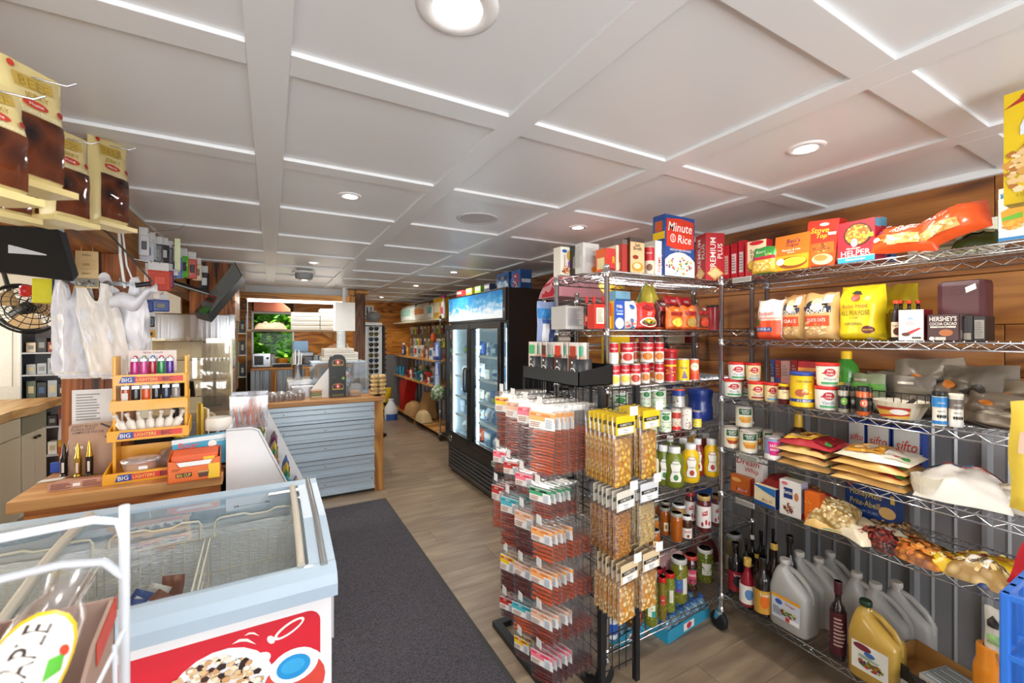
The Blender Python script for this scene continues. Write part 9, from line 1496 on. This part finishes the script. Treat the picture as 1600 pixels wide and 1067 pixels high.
SL = [('e',.5,.5,.5,.5,'#e8c020'),('e',.5,.5,.43,.45,'#ece6e0'),('t','MAPLE',.42,.5,.28,'#3a3030',.7,0,1),('p',[(.7,.3),(.85,.45),(.8,.6),(.66,.5)],'#5ab83a'),('e',.78,.62,.06,.05,'#d8482a')]
def s2(lb, A, B, r, c, lab):
 d = Vector(B)-Vector(A); zz = d.normalized(); yy = Vector(A)-Vector((0,0, CZ)); yy = (yy-zz*yy.dot(zz)).normalized(); xx = yy.cross(zz); q = Matrix((xx, yy, zz)).transposed(); return saus(lb, A, q.to_euler(), d.length-.03, r*.92, c, lab)
s2('nearest wrapped dark red sausage with oval yellow label leaning right in the box',(-.213,.50,1.185),(-.20,.668,1.268),.031,'#8a2a34', SL)
for k in range(5): s2('%s wrapped sausage at the left of the cardboard box' % ['nearest pink','second pink','orange red','fourth brownish','rearmost red'][k],[(-.275,.50,1.16),(-.26,.50,1.14),(-.30,.52,1.17),(-.31,.46,1.12),(-.24,.47,1.10)][k],[(-.262,.65,1.245),(-.235,.63,1.205),(-.285,.67,1.25),(-.29,.64,1.22),(-.225,.60,1.16)][k],.021,['#c86a5a','#c8806a','#c0502a','#a86a50','#9a2a2e'][k],[('r',.1,.3,.9,.7,'#e8a020')] if k % 2 == 0 else None)
hp = [(-.145,.70,.80,'#e87a2a','orange and yellow snack pouch hanging on the right side of the white wire stand'),(-.145,.58,.78,'#e8b81c','yellow snack pouch hanging nearer on the white wire stand'),(-.145,.64,.52,'#c83a3a','red snack pouch hanging low on the white wire stand'),(-.145,.46,.86,'#d8c8c0','pale snack pouch nearest the camera on the white wire stand')]
for k, (x, y, z_, c, lb) in enumerate(hp):
 t = thing('hanging_snack_pouch', lb, 'pouch',(x, y, z_), math.pi/2,'pouches hung on the white wire stand'); mb = MB(); pr = k_bag(mb, .12,.03,.26, c, [('e',.5,.75,.3,.1,'#d8402a'),('b',.5,.4,.35,.25,['#f0c83a','#e89020','#f8e08a'],40,.08),('t','SNACK',.5,.75,.08, WH, .4)],.2); mb.obj('pouch', t); pr.obj('printed_label', t); MB().path([(0,.018,.24),(0,-.012,.25)],.002, WW, 5).obj('peg', t)
# ======================= EDGE OF THE RACK AT THE RIGHT PICTURE EDGE =======================
e4 = wire_rack('chrome rack cut by the right picture edge, only its goods peeking in',(1.735,.30), LR.rz, .5,.28,1.925,[1.905,1.30,.78,.30], skip_posts=())
L4 = Line((1.70,.3),(-.9990,.0436))
def edge_item(u0, u1, v0, v1, X, d): a = P(u0, v1, X=X); b = P(u1, v0, X=X); return a, b
a, b = edge_item(1567,1660,148,320,1.74,.06)
mb = MB(); w_ = a.y-b.y; h_ = P(1567,148, X=1.74).z-P(1567,320, X=1.74).z
pr = k_box(mb, w_, .06, h_, '#e9c81a',[('p',[(.0,.86),(.3,.93),(.5,.95),(.5,.9),(.3,.89)],'#b8302a'),('e',.55,.93,.25,.05,'#b8302a'),('p',[(.3,.68),(.5,.86),(1,.86),(1,.6),(.3,.6)],'#e4eef4'),('t','Bisquick',.72,.72,.16,'#22489a',.6,.1),('b',.5,.3,.45,.22,['#e8c488','#d89a48','#f2dcae','#b87434'],60,.1),('e',.6,.47,.3,.05,'#d8a050'),('e',.6,.38,.34,.05,'#e8c080'),('e',.6,.28,.36,.05,'#d8a050'),('t','1.13 KG',.4,.07,.03,'#8a6a1a',.3)])
o = fin('pancake_mix_carton','large yellow pancake mix carton at the right picture edge near the ceiling','box', None, (1.775,(a.y+b.y)/2,1.9066),-math.pi/2, mb, 'carton',[('printed_panel', pr)])
a = P(1581,790, X=1.68); b = P(1581,626, X=1.68); mb = MB(); pr = k_bag(mb, .18,.05, b.z-a.z, '#e4c84a',[('r',.1,.55,.9,.75,'#d8b8a0'),('r',.25,.2,.9,.5,'#4a3a3a'),('t','CORN',.5,.65,.08,'#c83a2a',.5)],.3)
t = thing('cornmeal_bag','yellow and cream bag at the right picture edge beside the wire shelves','bag',(1.66, a.y-.09, a.z),-math.pi/2); mb.obj('pouch', t); pr.obj('printed_label', t); MB().path([(0,.0, b.z-a.z-.02),(0,.06, b.z-a.z+.02)],.003, CHROME, 5).obj('hook', t)
a = P(1566,918, X=1.68); b = P(1580,836, X=1.68); mb = MB(); pr = k_bag(mb, .2,.05,.23,'#b8202e',[('r',.2,.05,1,.72,'#d8cdb8'),('b',.6,.3,.38,.25,['#c89a68','#8a5a34','#e8d8b0'],40,.05),('t','C',.5,.65,.12,'#333',.3)],.3)
t = thing('red_snack_bag','red and cream snack bag leaning in at the right picture edge above the blue crate','bag',(1.66, a.y-.105, a.z+.0),-math.pi/2); t.rotation_euler = (-.05,.28,-math.pi/2); mb.obj('pouch', t); pr.obj('printed_label', t); MB().path([(0,.0,.2),(0,.06,.25)],.003, CHROME, 5).obj('hook', t)
bcx = P(1571,1067, X=1.36); bt_ = P(1571,925, X=1.36)
cr = thing('blue_crate','bright blue plastic milk crate at the lower right picture edge','crate',(1.36, bcx.y-.33,.0)); BLU = C('#2a6cc8',.35, coat=.2); w, d, h = .17,.33, bt_.z
st0 = .0
for s_ in (-1,1):
 g = MB(); yy = s_*(.165)
 for k in range(7): x = .0+.33*k/6; g.cbox(x-.008, x+.008, yy-.006, yy+.006,0, h, BLU, .002)
 for k in range(9): zz = h*k/8; g.cbox(0,.33, yy-.0065, yy+.0065, max(0, zz-.014), max(.014, zz), BLU, .002)
 g.obj('lattice_side', cr)
 g = MB(); xx = 0 if s_ < 0 else .33
 for k in range(7): y = -.165+.33*k/6; g.cbox(xx-.006, xx+.006, y-.008, y+.008,0, h, BLU, .002)
 for k in range(9): zz = h*k/8; g.cbox(xx-.0065, xx+.0065,-.165,.165, max(0, zz-.014), max(.014, zz), BLU, .002)
 g.obj('lattice_side', cr)
MB().box(0,.33,-.165,.165,.0,.006, BLU).obj('floor_panel', cr)
cr.location.y = bcx.y-.165
